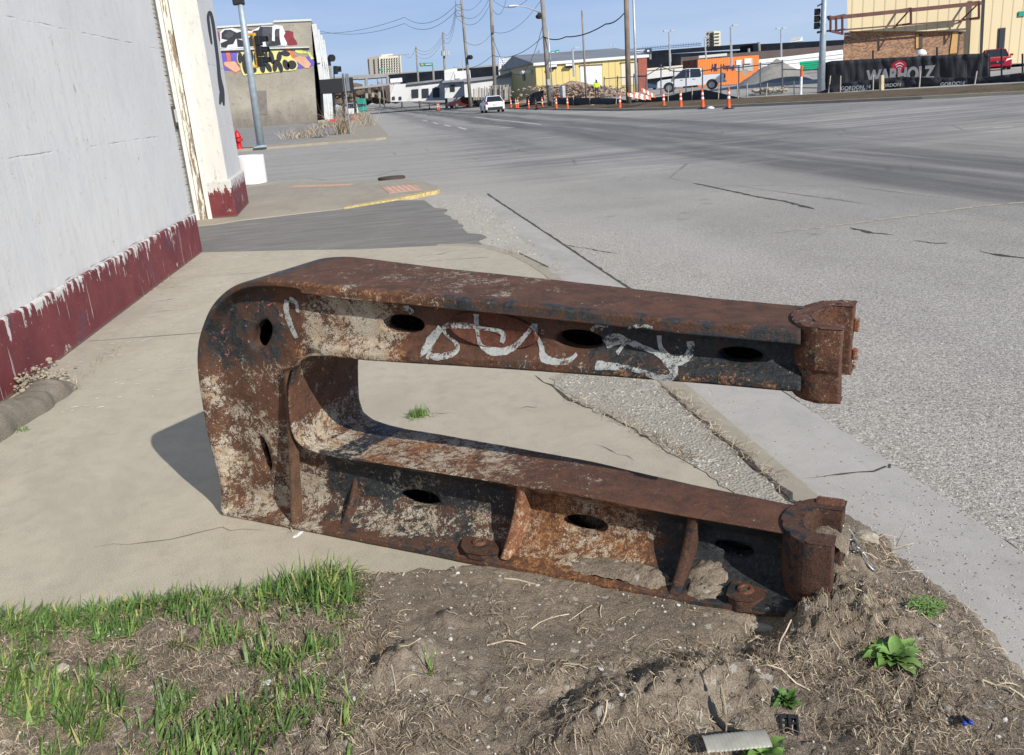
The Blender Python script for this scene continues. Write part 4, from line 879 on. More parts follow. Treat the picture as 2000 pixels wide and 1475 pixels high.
# ================================================================ painted building on the left
def loc_(k,name,mat,t,smooth=False,bevel=0):
    o=k.build(name,mat,None,smooth,bevel); o.parent=t; return o
def mk_wall(name,c,dark=.5,courses=True):
    q=NM(name); x,y,z=q.sep()[:3]; n=q.noise(.7,5,.6); vs=q.noise(5,7,.75,q.map((2.2,2.2,.45))); fl=q.noise(7,8,.8,q.map((1.8,1.8,.8),(0,0,0),(3,1,2))); f2=q.noise(40,5,.7)
    col=q.mix(q.ramp(n,[(.3,0),(.7,1)]),tuple(v*.90 for v in c),c); col=q.mix(q.ma('MULTIPLY',q.ramp(vs,[(.48,0),(.62,1)]),.20),col,tuple(v*.70 for v in c)); bt=q.noise(1.8,6,.7,q.map((1,1,.6),(0,0,0),(4,4,4))); col=q.mix(q.ma('MULTIPLY',q.ramp(bt,[(.5,0),(.64,1)]),.30),col,(c[0]*.78,c[1]*.80,c[2]*.86))
    wh=q.ss(fl,.595,.62); col=q.mix(wh,col,(.82,.80,.75)); dk=q.ss(fl,.645,.66); gg=q.noise(26,6,.8,q.map((1.6,1.6,.6),(0,0,0),(8,0,0))); wh=q.ma('MAXIMUM',wh,q.ss(gg,.66,.69)); col=q.mix(q.ma('MULTIPLY',q.ss(gg,.67,.70),.8),col,(.80,.78,.73)); col=q.mix(dk,col,(.20,.15,.11))
    h=q.ma('ADD',q.ma('MULTIPLY',f2,.25),q.ma('SUBTRACT',q.ma('MULTIPLY',vs,.4),q.ma('MULTIPLY',wh,.8)))
    if courses:
        zz=q.ma('ADD',z,q.ma('MULTIPLY',q.ma('SUBTRACT',q.noise(3,3),.5),.03)); fr=q.ma('ABSOLUTE',q.ma('SUBTRACT',q.ma('FRACT',q.ma('MULTIPLY',zz,1.05)),.5)); ln=q.ma('MULTIPLY',q.ss(fr,.010,.002),q.ramp(q.noise(2.3,5),[(.5,0),(.62,.8)])); col=q.mix(q.ma('MULTIPLY',ln,.3),col,tuple(v*.5 for v in c)); h=q.ma('SUBTRACT',h,ln)
    return q.done(col,.75,q.bump(h,.6,.018),spec=.3)
M_wall=mk_wall('peeling_grey_white_paint',(.68,.675,.655))
M_wall2=mk_wall('cream_white_paint',(.76,.74,.68),courses=False)
def mk_band():
    q=NM('maroon_base_paint'); x,y,z=q.sep()[:3]; n=q.noise(3,5,.6); dr=q.noise(14,5,.7,q.map((1,1,.10))); blob=q.noise(5,6,.7); fine=q.noise(50,5,.8)
    col=q.mix(q.ramp(n,[(.35,0),(.65,1)]),(.135,.028,.032),(.20,.045,.048)); col=q.mix(q.ma('MULTIPLY',q.ss(q.noise(2.2,4,.6),.58,.68),.6),col,(.10,.05,.085))
    t=q.ma('ADD',q.ma('ADD',q.ma('MULTIPLY',dr,1.25),-.045),q.ma('ADD',q.ma('MULTIPLY',q.ma('SUBTRACT',z,.47),1.5),q.ma('MULTIPLY',q.ma('SUBTRACT',q.noise(2.6,6,.75),.5),1.3))); m=q.ss(t,.575,.60)
    col=q.mix(m,col,(.62,.60,.56)); col=q.mix(q.ss(q.ma('ADD',fine,q.ma('MULTIPLY',blob,.3)),.78,.86),col,(.6,.56,.52)); d2=q.noise(34,3,.6,q.map((1,1,.035),(0,0,0),(6,6,6))); col=q.mix(q.ma('MULTIPLY',q.ss(d2,.66,.69),.85),col,(.62,.59,.55)); col=q.mix(q.ss(q.noise(4,6,.7,q.map((1,1,1),(0,0,0),(1,5,2))),.64,.66),col,(.45,.41,.34))
    col=q.mix(q.ss(q.ma('ADD',z,q.ma('MULTIPLY',fine,.08)),.075,.03),col,(.16,.13,.11))
    return q.done(col,.65,q.bump(q.ma('ADD',fine,m),.5,.01),spec=.35)
M_band=mk_band()
def mk_wood():
    q=NM('peeling_painted_board'); n=q.noise(7,8,.78,q.map((3,3,.35))); g=q.noise(30,5,.7,q.map((3,3,.1)))
    wood=q.mix(g,(.15,.095,.06),(.36,.26,.18)); m=q.ss(n,.46,.49); return q.done(q.mix(m,wood,(.70,.67,.58)),.8,q.bump(q.ma('ADD',m,q.ma('MULTIPLY',g,.4)),.8,.01),spec=.3)
M_wood=mk_wood()
BL=thing('painted_building','low painted building with peeling grey-white walls and maroon base on the left','building',(-2.3,8,0))
WXX=lambda y:-2.42+(y-5.57)*.0457
k=MB(); k.prism([(WXX(-3)-.04,-3),(WXX(11.35)-.04,11.35),(WXX(11.35)-3.5,11.35),(WXX(-3)-3.5,-3)],-.2,6.5)
k.prism([(-2.245,15.10),(-2.30,17.2),(-6.3,17.2),(-6.3,15.25),(-2.9,15.25),(-2.9,15.20),(-2.60,15.20)],-.2,6.5); k.prism([(-2.86,11.2),(-2.86,15.3),(-6.2,15.3),(-6.2,11.2)],3.6,6.4)
M_dummy=None
k.build('wall',M_wall,BL)
k=MB(); k.prism([(WXX(-3)-.04,-3),(WXX(-3)+.01,-3),(WXX(11.35)+.01,11.35),(WXX(11.35)+.01,11.40),(WXX(11.35)-.6,11.40),(WXX(11.35)-.6,11.352),(WXX(11.35)-.04,11.352)],-.2,.475); o=k.build('base_band',M_band,BL,bevel=.02)
k=MB(); k.prism([(-2.62,15.14),(-2.20,15.05),(-2.255,17.24),(-2.6,17.24)],-.2,.60); o=k.build('base_band',M_band,BL,bevel=.02)
k=MB(); k.prism([(-2.60,15.18),(-2.25,15.085),(-2.25,15.09),(-2.6,15.25)],.6,6.5); k.build('pilaster_face',M_wall2,BL,bevel=.01)
k=MB()
for x0,x1 in ((-2.86,-2.80),): k.box(((x0+x1)/2,15.17,2.4),(x1-x0,.10,5.0))
k.build('white_trim',M_wall2,BL,bevel=.006)
k=MB(); k.box((-2.735,15.19,2.4),(.12,.07,5.0)); k.build('door_post',M_wood,BL,bevel=.006)
k=MB(); k.box((-2.635,15.165,2.4),(.07,.11,5.0)); k.build('door_post',M_wall2,BL,bevel=.006)
M_door=plain('beige_grey_door_paint',(.50,.49,.46),.6,sc=3,var=.12)
GD=MB(); z=.02
while z<3.6:
    GD.box((-2.93,13.3,z+.135),(.05,4.1,.265))
    for a in (.07,.135,.20): GD.box((-2.903,13.3,z+a),(.010,4.1,.018))
    z+=.28
gd=GD.build('garage_door',M_door,BL); k=MB(); k.box((-2.96,13.3,1.8),(.02,4.1,3.6)); k.build('door_backing',M_dark,BL)
hp=onplane(339,227,(-2.90,0,0),(1,0,0)); k=MB(); k.box((-2.88,hp.y,hp.z),(.05,.34,.30)); k.k=1; k.box((-2.853,hp.y,hp.z),(.012,.26,.2)); h_=k.build('door_handle',[M_dark,M_door],BL,bevel=.008); 
# loop of black paint on the street face of the far pilaster
def flat_stroke(mb,pts,p,n,lift,seed=0):
    """pts: (u,v,width_px)"""
    A=[];B=[]; N=Vector(n)
    Q=[]
    for i in range(len(pts)-1):
        p0=pts[max(i-1,0)];p1=pts[i];p2=pts[i+1];p3=pts[min(i+2,len(pts)-1)]
        for k_ in range(6):
            t=k_/6; f=lambda j:.5*((2*p1[j])+(-p0[j]+p2[j])*t+(2*p0[j]-5*p1[j]+4*p2[j]-p3[j])*t*t+(-p0[j]+3*p1[j]-3*p2[j]+p3[j])*t**3); Q.append((f(0),f(1),f(2)))
    Q.append(pts[-1])
    for i,q in enumerate(Q):
        a=Q[max(i-1,0)]; b=Q[min(i+1,len(Q)-1)]; dx,dy=b[0]-a[0],b[1]-a[1]; L=math.hypot(dx,dy) or 1; nx,ny=-dy/L*q[2]/2,dx/L*q[2]/2
        A.append(onplane(q[0]+nx,q[1]+ny,p,n)+N*lift); B.append(onplane(q[0]-nx,q[1]-ny,p,n)+N*lift)
    mb.grid([A,B])
M_blackpaint=plain('black_spray_paint',(.03,.03,.035),.6,sc=30,var=.4); M_whitepaint=plain('white_spray_paint',(.68,.69,.70),.7,sc=12,var=.15)
fn=Vector((2.1,.055,0)).normalized(); fp=(-2.245,15.10,0)
k=MB(); flat_stroke(k,[(413,86,3),(409,60,5),(406,32,5),(410,24,5),(415,42,6),(420,78,6),(425,118,6),(428,150,7),(433,178,9),(437,206,3)],fp,fn,.006); o=k.build('graffiti',M_blackpaint,BL)
k=MB(); flat_stroke(k,[(431,182,6),(430,198,5),(429,204,2)],fp,fn,.007); k.build('graffiti',M_blackpaint,BL)
# roof slab
k=MB(); k.prism([(WXX(-3)-.2,-3.1),(-2.2,17.3),(-6.4,17.3),(-6.4,-3.1)],6.5,6.7); k.build('roof',M_slab2,BL)
# broken kerb block at the wall foot
def kerbblock():
    k=MB(); a=G(150,760,.0); b=G(-60,905,.0); d=(b-a); L=d.length; d.normalize(); n=Vector((-d.y,d.x,0)); rows=[]
    if n.x>0: n=-n
    prof=[(-.01,-.02),(0,.07),(.03,.125),(.09,.15),(.16,.14),(.22,.09),(.24,-.02)]
    for i in range(120):
        t=i/119; row=[]
        for (o_,z_) in prof:
            p=a+d*(L*t)+n*o_; f=1-.5*max(0,1-t*9); row.append(p+Vector((mn.noise(p*7)*.03,mn.noise(p*7+Vector((5,5,5)))*.03,z_*f*(.85+.3*mn.noise(p*2.3))+mn.noise(p*14)*.014+mn.noise(p*40)*.006)))
        rows.append(row)
    k.grid(rows); k.face(rows[0]); k.face(rows[-1][::-1]); return tag(k.build('broken_kerb_block',M_slabd,smooth=True),'dark crumbling concrete kerb block against the foot of the maroon wall','kerb block')
M_slabd=concrete('stained_concrete',(.13,.115,.095),(.26,.225,.17),.8,.4,2)
kerbblock()
M_slabd2=plain('broken_mortar',(.34,.29,.22),.95,sc=9,var=.35)
k=MB(); c=G(118,752,0); rr=random.Random(4)
for i in range(420): stone(k,(c.x+rr.gauss(-.12,.08),c.y+rr.gauss(.02,.10),abs(rr.gauss(.05,.03))),rr.choice((.004,.006,.009,.014,.02)),i)
tag(k.build('rubble',M_slabd2),'pile of broken mortar rubble on the kerb block by the wall','rubble',kind='stuff')
# paint splashes on the pavement near the wall
k=MB(); rr=random.Random(9)
for i in range(130):
    y=rr.uniform(5.2,11); x=WXX(y)+.1+abs(rr.gauss(0,.45)); L=rr.uniform(.008,.05) if i%9 else rr.uniform(.1,.35); a=rr.gauss(.15,.25); w_=rr.uniform(.004,.010); 
    pts=[Vector((x+L*math.cos(a)*t,y+L*math.sin(a)*t+.012*math.sin(t*5+i)*(L>.08),.0035)) for t in np.linspace(0,1,6)]; s_=[w_*math.sin(math.pi*min(1,max(.08,t))) for t in np.linspace(0.05,.97,6)]
    k.grid([[p+Vector((0,q,0)) for p,q in zip(pts,s_)],[p-Vector((0,q,0)) for p,q in zip(pts,s_)]])
tag(k.build('paint_splashes',M_whitepaint),kind='structure')
# planter drum
M_planter=plain('white_planter_paint',(.78,.77,.75),.5,sc=4,var=.07)
c=G(495,361,0); t=thing('planter','round white concrete planter standing at the building corner','planter',c); k=MB(); k.lathe([(.33,0),(.345,.02),(.355,.62),(.35,.66),(.31,.66),(.30,.50),(.02,.48)],c-Vector((.05,-.3,0)),40); k.build('tub',M_planter,t,smooth=False,bevel=.004)
k=MB(); k.lathe([(.30,.5),(.2,.56),(.02,.58)],c-Vector((.05,-.3,0)),20); k.build('soil_fill',M_dirt,t,smooth=True)
# hydrant
M_red=plain('hydrant_red',(.50,.018,.022),.4,sc=10,var=.2)
c=G(468,291,.06); t=thing('fire_hydrant','red fire hydrant at the far corner beside the signal pole','fire hydrant',c)
k=MB(); k.lathe([(.19,0),(.19,.04),(.13,.06),(.12,.12),(.13,.50),(.165,.52),(.165,.57),(.14,.60),(.13,.68),(.08,.77),(.035,.80),(.035,.86),(.0,.86)],c,24,False); k.build('barrel',M_red,t,smooth=True)
k=MB()
for s in (-1,1): k.tube([c+Vector((s*.10,0,.42)),c+Vector((s*.21,0,.42))],.065,14)
k.build('side_outlets',M_red,t,bevel=.008); k=MB(); k.tube([c+Vector((.03,-.08,.40)),c+Vector((.06,-.22,.40))],.085,16); k.build('front_outlet',M_red,t,bevel=.008)
# traffic signals
M_galvp=plain('pale_blue_grey_pole_paint',(.36,.42,.46),.55,.3,sc=5,var=.18); M_yb=plain('yellow_bracket',(.62,.33,.045),.5,sc=10,var=.2); M_blk=plain('black_signal_housing',(.014,.015,.017),.5,sc=8,var=.3)
def signal_head(t,c,face,n=3,s=1.0):
    f=Vector(face).normalized(); sd_=Vector((-f.y,f.x,0)); M=Matrix((( sd_.x,f.x,0),(sd_.y,f.y,0),(0,0,1))); 
    for i in range(n):
        z=(i-(n-1)/2)*.36*s; cc=c+Vector((0,0,z)); k=MB(); k.box(cc,(.32*s,.20*s,.34*s),M=M); h=k.build('housing',M_blk,t,bevel=.03*s)
        k=MB(); P=[]
        for a in np.linspace(-.35,math.pi+.35,16): P.append(sd_*(.14*s*math.cos(a))+Vector((0,0,.14*s*math.sin(a))))
        k.grid([[cc+f*.10*s+p for p in P],[cc+f*.34*s+p*.96 for p in P]]); k.grid([[cc+f*.10*s+p*.9 for p in P],[cc+f*.34*s+p*.93 for p in P]]); k.build('visor',M_blk,t,smooth=True)
        k=MB(); k.tube([cc+f*.09*s,cc+f*.115*s],.115*s,16); k.build('lens',M_dlens[i%3],t)
M_dlens=[plain('unlit_green_lens',(.01,.06,.045),.15),plain('unlit_amber_lens',(.12,.06,.01),.15),plain('unlit_red_lens',(.12,.01,.01),.15)]
c=G(510,288,.06); top=D(460,-60,c.y); t=thing('traffic_signal_pole','pale blue-grey pole with yellow bracket holding a black signal, in front of the graffiti wall','traffic signal',c)
k=MB(); k.tube([c,c.lerp(top,.5),top],[.18,.15,.12],20); k.build('pole',M_galvp,t,smooth=True); k=MB(); k.tube([c,c+Vector((0,0,.10))],.24,20); k.box(c+Vector((0,0,.03)),(.6,.6,.06)); k.build('base_plate',M_galvp,t,bevel=.01)
hc=D(508,100,c.y-.05); signal_head(t,hc,(.95,-.25,0),3,1.22)
k=MB(); a1=D(480,67,c.y); a2=D(496,67,c.y); b1=D(487,131,c.y); b2=D(504,130,c.y); k.tube([a1,a2],.06,8); k.tube([b1,b2],.06,8); k.tube([a2+Vector((0,0,.05)),b2-Vector((0,0,.03))],.085,8); k.build('bracket',M_yb,t)
k=MB(); k.box(D(466,4,c.y),(.5,.3,.25)); k.build('mast_clamp',M_blk,t,bevel=.04)
# sign post at the far corner
M_al=plain('weathered_aluminium',(.34,.35,.36),.45,.6,sc=6,var=.2); c=G(685,268,.06); tp=D(671,143,c.y); t=thing('sign_post','grey metal post with folded sign blades seen edge-on among dry weeds','sign post',c)
k=MB(); k.tube([c,tp],.035,8); k.build('post',M_al,t)
for u0,u1 in ((667.5,672.5),(674,680.5)):
    k=MB(); a=D(u0,144,c.y); b=D(u1,144,c.y+.6); a2=D(u0+3,178,c.y); b2=D(u1+3.5,178,c.y+.6); k.slab([a,b,b2,a2],(0,.02,0)); k.build('sign_blade',M_al,t)
# dead weeds at the far corner
def deadbush(px,R,H,n,lab,seed,z=.06):
    rr=random.Random(seed); c=G(*px,z); k=MB()
    for i in range(n):
        a=rr.uniform(0,6.28); p=c+Vector((rr.gauss(0,R*.4),rr.gauss(0,R*.5),0)); P=[p]; d=Vector((math.cos(a)*.5,math.sin(a)*.5,1)).normalized(); L=H*rr.uniform(.4,1)
        for j in range(4): P.append(P[-1]+d*L/4); d=(d+Vector((rr.gauss(0,.3),rr.gauss(0,.3),rr.gauss(-.05,.25)))).normalized()
        k.k=int(rr.random()<.5); k.tube(P,[.014,.012,.009,.006,.004],3,False)
    return tag(k.build('dead_weeds',[M_straw,M_straw2]),lab,'dead weeds')
deadbush((600,268),1.6,.8,190,'low tangle of dead brown weeds along the far corner kerb',1); deadbush((672,262),.6,2.3,110,'tall clump of dead brown weeds round the sign post',2); deadbush((720,246),.6,2.6,26,'bare thin-stemmed shrub by the far kerb',3)
deadbush((700,236),1.4,1.2,90,'brown weeds in the car park beyond the sign post',5); deadbush((640,250),1.6,.8,120,'small dry weeds in the car park cracks',6)
# ================================================================ graffiti building and black sign board
def fac(mb,px,Y,dep,zmin=None):
    P=[D(u,v,Y) for u,v in px]
    if zmin is not None:
        for p in P: p.z=max(p.z,zmin)
    xm=sum(p.x for p in P)/len(P); mb.slab(P,(dep*max(0,xm/Y)*1.04,dep,0)); return mb
def mk_stucco():
    q=NM('pitted_grey_stucco'); n=q.noise(.35,6,.7); v=q.noise(3.5,5,.8); f=q.noise(1.4,7,.8,q.map((1,1,.6)))
    col=q.mix(q.ramp(n,[(.35,0),(.65,1)]),(.27,.25,.205),(.40,.365,.295)); x,y,z=q.sep()[:3]
    col=q.mix(q.ma('MULTIPLY',q.ss(v,.58,.66),.65),col,(.07,.065,.06)); col=q.mix(q.ma('MULTIPLY',q.ss(q.ma('ADD',z,q.ma('MULTIPLY',f,4)),4.4,2.2),.55),col,(.12,.10,.085))
    return q.done(col,.9,q.bump(v,.6,.08),spec=.2)
M_stucco=mk_stucco(); YB=105
BG=thing('graffiti_building','grey stuccoed building with large black, white and yellow graffiti lettering across its upper wall','building',D(530,245,YB))
k=MB(); fac(k,[(380,56),(530,46),(530,47),(535,47),(535,41.5),(607,38.5),(621,250),(390,262)],YB,26,-.2); k.build('wall',M_stucco,BG)
k=MB(); fac(k,[(380,54),(532,44.5),(532,48),(380,58)],YB-.15,.3); fac(k,[(534,40),(608,37),(608.3,41),(534,44)],YB-.15,.3); k.build('parapet_cap',plain('pale_coping',(.6,.6,.57),.7),BG)
M_skyp=plain('sky_blue_mural_paint',(.20,.45,.68),.6,sc=.5,var=.35); M_pil=plain('white_pilaster_paint',(.60,.60,.58),.6,sc=2,var=.15)
def sidep(u,v,x): return XP(u,v,x)
XS=D(607,38,YB).x+.05
k=MB(); zt=D(607,38,YB).z
for a,b,m0 in ((YB+.3,YB+25,0),): k.box((XS+.05,(a+b)/2,zt/2-.3),(.1,b-a,zt-1.2))
k.build('painted_side',M_skyp,BG); k=MB()
for yy in (YB+.2,YB+8,YB+16.5,YB+25): k.box((XS+.25,yy,zt/2-.25),(.5,.9,zt-.5))
k.box((XS+.2,YB+12,zt*.62),(.35,25,.8)); k.build('pilaster',M_pil,BG)
pY=lambda L:[(420+x/5.9,20+y/5.9) for x,y in L]
def mural(name,polys,mat,lift):
    k=MB()
    for L in polys:
        P=[D(u,v,YB-lift) for u,v in pY(L)]; k.face(P)
    o=k.build(name,mat,BG); return o
mural('graffiti',[[(-100,240),(40,245),(60,350),(40,360),(-100,380)],[(770,235),(850,235),(900,250),(905,310),(945,370),(950,400),(850,408),(760,330)],[(360,215),(420,225),(430,290),(370,310)]],plain('dark_red_spray',(.22,.03,.04),.6,sc=.8,var=.3),.03)
mural('graffiti',[[(60,350),(60,250),(100,215),(200,205),(300,230),(420,240),(540,180),(680,180),(690,170),(775,180),(810,260),(790,300),(830,380),(820,410),(700,405),(560,420),(420,430),(150,445),(60,440)]],M_whitepaint,.05)
mural('graffiti',[[(75,330),(75,265),(110,228),(180,225),(250,260),(300,245),(310,330),(240,330),(210,390),(150,400),(130,435),(70,430),(65,380),(150,345)],[(250,330),(320,350),(390,320),(440,240),(500,230),(520,190),(655,190),(650,350),(690,360),(690,230),(740,225),(745,330),(760,400),(600,415),(560,300),(520,415),(260,425)]],M_blackpaint,.07)
mural('graffiti',[[(545,200),(660,190),(655,370),(590,410),(580,330),(545,290)],[(700,215),(745,215),(735,300),(700,310)],[(95,300),(150,240),(220,250),(200,300),(150,330)]],plain('charcoal_spray',(.07,.07,.08),.6,sc=.8,var=.5),.09)
mural('graffiti',[[(75,490),(250,480),(250,600),(310,700),(100,695)],[(590,430),(800,420),(830,470),(600,480)],[(920,600),(1100,520),(1145,590),(1140,640),(960,680)]],plain('violet_spray',(.13,.10,.42),.6,sc=.8,var=.3),.03)
mural('graffiti',[[(115,455),(165,460),(185,590),(250,600),(300,690),(235,730),(95,630),(100,600),(145,590)],[(800,425),(870,450),(935,540),(880,560),(810,480)]],plain('orange_spray',(.60,.16,.06),.6,sc=.8,var=.25),.05)
mural('graffiti',[[(100,600),(230,590),(295,685),(235,715),(110,635)],[(985,530),(1040,540),(1105,620),(1080,665),(1040,668),(940,590),(890,555)]],plain('peach_spray',(.66,.37,.24),.6,sc=.8,var=.15),.07)
blob=[[(250,560),(260,510),(300,480),(420,480),(470,470),(560,480),(640,460),(740,455),(860,480),(880,545),(940,590),(955,640),(930,690),(860,700),(780,700),(700,715),(620,725),(500,735),(330,755),(300,690),(290,640),(262,610)]]
mural('graffiti',blob,plain('yellow_spray',(.68,.62,.22),.6,sc=.8,var=.2),.09)
k=MB()
def ell(cx,cy,a,b,r,n=22): return [(cx+a*math.cos(q)*math.cos(r)-b*math.sin(q)*math.sin(r),cy+a*math.cos(q)*math.sin(r)+b*math.sin(q)*math.cos(r)) for q in np.linspace(0,2*math.pi,n,endpoint=False)]
mural('graffiti',[ell(288,550,27,64,0),ell(345,620,34,118,-.1),ell(412,555,30,82,.1),ell(470,560,24,85,-.1),ell(440,690,40,36,0),ell(545,650,34,76,-.15),ell(585,545,22,74,.05),ell(615,655,30,66,-.5),ell(650,545,30,80,-.25),ell(692,640,30,72,.1),ell(738,540,30,66,.15),ell(752,655,28,62,-.3),ell(812,500,56,32,.2),ell(818,630,36,64,-.4),ell(885,630,54,52,.3)],M_blackpaint,.11)
mural('graffiti',[[(935,545),(975,530),(990,560),(960,565)],[(1060,480),(1100,490),(1140,560),(1110,570)],[(920,455),(980,450),(1050,480),(1060,500),(980,500),(930,485)]],plain('lime_spray',(.62,.66,.16),.6,sc=2,var=.4),.05)
k=MB(); fac(k,pY([(40,448),(1090,418),(1090,432),(40,468)]),YB-.35,.3); k.build('wall_pipe',M_pil,BG)
k=MB(); fac(k,pY([(480,930),(590,925),(605,1200),(520,1205)]),YB-.06,.03); k.build('patched_opening',plain('grey_patch_render',(.20,.175,.155),.9,sc=2,var=.2),BG)
k=MB(); fac(k,pY([(1190,1000),(1195,1285),(1010,1285),(1060,1170)]),YB-.04,.02) if False else None
k=MB(); k.box((XS+.9,YB-3.2,2.2),(.3,6.4,4.4)); k.build('buttress_wall',M_pil,BG) if False else None
# steel marker posts/low clutter at wall foot
t=thing('sign_board','wide blank black sign board on dark posts in the car park','sign board',G(660,235,.06)); yb=98
k=MB(); fac(k,[(623,156),(689,151),(692,180.5),(626,184)],yb,.5); k.build('board',M_blk,t,bevel=.03)
for i,(u,v0,v1) in enumerate(((628,184,240),(650.5,182,234),(669,181,236),(691.5,180,231))):
    k=MB(); a=D(u,v0-4,yb+.25); b=D(u+3.5,v1,yb+.25); b.z=.06; k.tube([a,b],.14,8); k.build('post',M_blk,t)
    k=MB(); k.box((b.x,b.y,.2),(1.1,.9,.3)); k.build('red_footing',M_red,t,bevel=.04) if i in (1,3) else k.build('footing',M_slab2,t,bevel=.04)
# ================================================================ utility poles, wires, lamps
M_pole=plain('weathered_pole_timber',(.21,.16,.12),.85,sc=1.5,var=.3); M_pole2=plain('grey_pole_timber',(.24,.22,.19),.85,sc=1.5,var=.25); M_wire=plain('black_cable',(.02,.02,.022),.6); M_grey=plain('grey_utility_box',(.42,.44,.44),.5,.2); M_steel=plain('pale_steel_pole',(.52,.54,.55),.45,.4)
PT={}
def upole(key,base,top,Y,r0,r1,mat,lab,z0=None,arms=(),extra=None,cat='utility pole',name='utility_pole'):
    b=D(*base,Y); b.z=ZR if z0 is None else z0; tp=D(*top,Y); t=thing(name,lab,cat,b,'utility poles along the far side of the street'); k=MB(); k.tube([b,b.lerp(tp,.5),tp],[r0,(r0+r1)/2,r1],10); k.build('pole',mat,t,smooth=True); PT[key]=(b,tp,Y)
    for (u,v,hw) in arms:
        c=D(u,v,Y-.1); k=MB(); k.box(c,(hw*2,.1,.12)); 
        for s in (-.9,-.3,.35,.9): k.tube([c+Vector((s*hw,0,.05)),c+Vector((s*hw,0,.22))],.045,6)
        k.build('crossarm',mat,t)
    return t
# rough brown pole nearest the fence
T=upole('A',(1228,195),(1222,-40),60,.19,.15,M_pole,'thick brown timber utility pole beside a slim white steel pole',.3)
T=upole('B',(1243.5,186),(1236,-40),61,.10,.07,M_steel,'slim white steel pole just right of the thick brown timber pole',.4,cat='pole',name='steel_pole')
T=upole('C',(1073,190),(1057,-30),80,.22,.17,M_pole2,'tall grey timber pole carrying the curved street lamp',.2)
k=MB(); a=D(1058,26,80); P=[a,D(1045,20,79.5),D(1030,15,79),D(1015,12,78.6),D(1006,11.5,78.4)]; k.tube(P,[.07,.06,.05,.045,.04],7); k.build('lamp_arm',M_steel,T,smooth=True); k=MB(); c=D(1001,12,78.4); k.box(c,(.75,.3,.16)); k.build('lamp_head',M_steel,T,bevel=.06)
k=MB(); c=D(1054,31,79.7); k.box(c,(.35,.3,.5)); k.k=0; k.tube([c,c+Vector((-.3,-.3,-.1))],.18,10); k.build('floodlight',M_blk,T,bevel=.05); k=MB(); k.box(D(1070,161,79.7),(.35,.2,.5)); k.build('meter_box',M_grey,T)
T=upole('D',(1080,188),(1069.5,50),79,.06,.05,M_steel,'thin pale steel mast behind the street lamp pole',.3,cat='pole',name='steel_pole')
T=upole('E',(1145,188),(1136.5,20.5),75,.10,.07,M_pole2,'slender grey pole standing in front of the yellow building',.4)
T=upole('F',(967,187),(957,-30),112,.24,.17,M_pole2,'grey timber pole right behind the white hatchback',.2); k=MB(); k.box(D(961.5,57,111.7),(.4,.35,.9)); k.build('transformer_box',M_pole,T,bevel=.05)
k=MB()
T=upole('H',(918.5,195),(901,1),118,.24,.15,M_pole2,'tall grey pole with three short arms stacked on its left side',.2)
for v in (9.5,21,32.5): k=MB(); a=D(902+v*.06,v,118); b=D(890+v*.02,v-1,118); k.tube([a,b],.06,6); k.tube([b,b+Vector((0,0,.4))],.07,6); k.build('short_arm',M_pole2,T)
k=MB(); k.tube([D(915.5,112,117.6),D(920,112,117)],.28,10); k.build('round_lamp',M_blk,T)
T=upole('I',(871,196),(865,63),150,.22,.16,M_pole2,'utility pole with grey transformer cans beyond the white building',0); k=MB()
for du in (-2,3,7): k.tube([D(868+du,100,149.6),D(868+du,109,149.6)],.35,8)
k.build('transformer',M_grey,T)
T=upole('J',(819,196),(812.5,91),190,.24,.17,M_pole2,'distant utility pole beside the green highway sign',0)
T=upole('K',(784,197),(779.5,107),230,.24,.17,M_pole2,'distant pole with a wide crossarm in front of the office tower',0,arms=((779,108,2.6),))
T=upole('L',(750,197),(744,142),280,.22,.16,M_pole2,'far small utility pole near the overpass, left of the others',0)
T=upole('M',(741,194),(736,145),290,.22,.16,M_pole2,'farthest small utility pole under the office tower',0)
T=upole('N',(1056,160),(1053,98),125,.13,.1,M_pole2,'thin pole in front of the yellow gable wall',.5)
# left side far pole + signals
T=upole('O',(650,200),(642,112),150,.3,.25,M_pole2,'stout pole with round lamp behind the black sign board',0); k=MB(); k.tube([D(646,113.5,149.5),D(649.5,113.5,149)],.55,10); k.build('round_lamp',M_blk,T); T['group']='poles left of the street'
t=thing('street_signals','two small black signal heads on a thin post above the sign board','traffic signal',D(656,158,120)); k=MB(); k.tube([D(653,158,120),D(651.5,130,120)],.08,6); k.build('post',M_blk,t); signal_head(t,D(655.5,134.5,120),(1,-.2,0),1,2.0); signal_head(t,D(656,139.5,120),(1,-.2,0),1,2.0)
def wire(name,pts,sag,r=.022,lab='',grp='overhead wires'):
    P=[]
    for i in range(len(pts)-1):
        a,b=pts[i],pts[i+1]; n=14
        for k_ in range(n+(i==len(pts)-2)): t=k_/n; p=a.lerp(b,t); p=Vector((p.x,p.y,p.z-sag*4*t*(1-t))); P.append(p)
    k=MB(); k.tube(P,r,4,False); return tag(k.build('overhead_wire',M_wire),lab,'wire','overhead wires')
wire('w',[D(1226,17,60),D(1183,47,66),D(1105,72,78),D(1060,71,80)],.25,.045,'thick black cable sagging from the brown pole to the lamp pole')
wire('w',[D(1060,72,80),D(962,108,112),D(885,131,140)],.8,.03,'cable running from the lamp pole down past the white building')
wire('w',[D(1060,50,80),D(962,73,112)],4.2,.025,'slack wire drooping between the lamp pole and the next pole')
wire('w',[D(1055,3,80),D(962,62,112),D(905,79,118)],1.0,.02,'faint wire from the lamp pole top toward the three-armed pole')
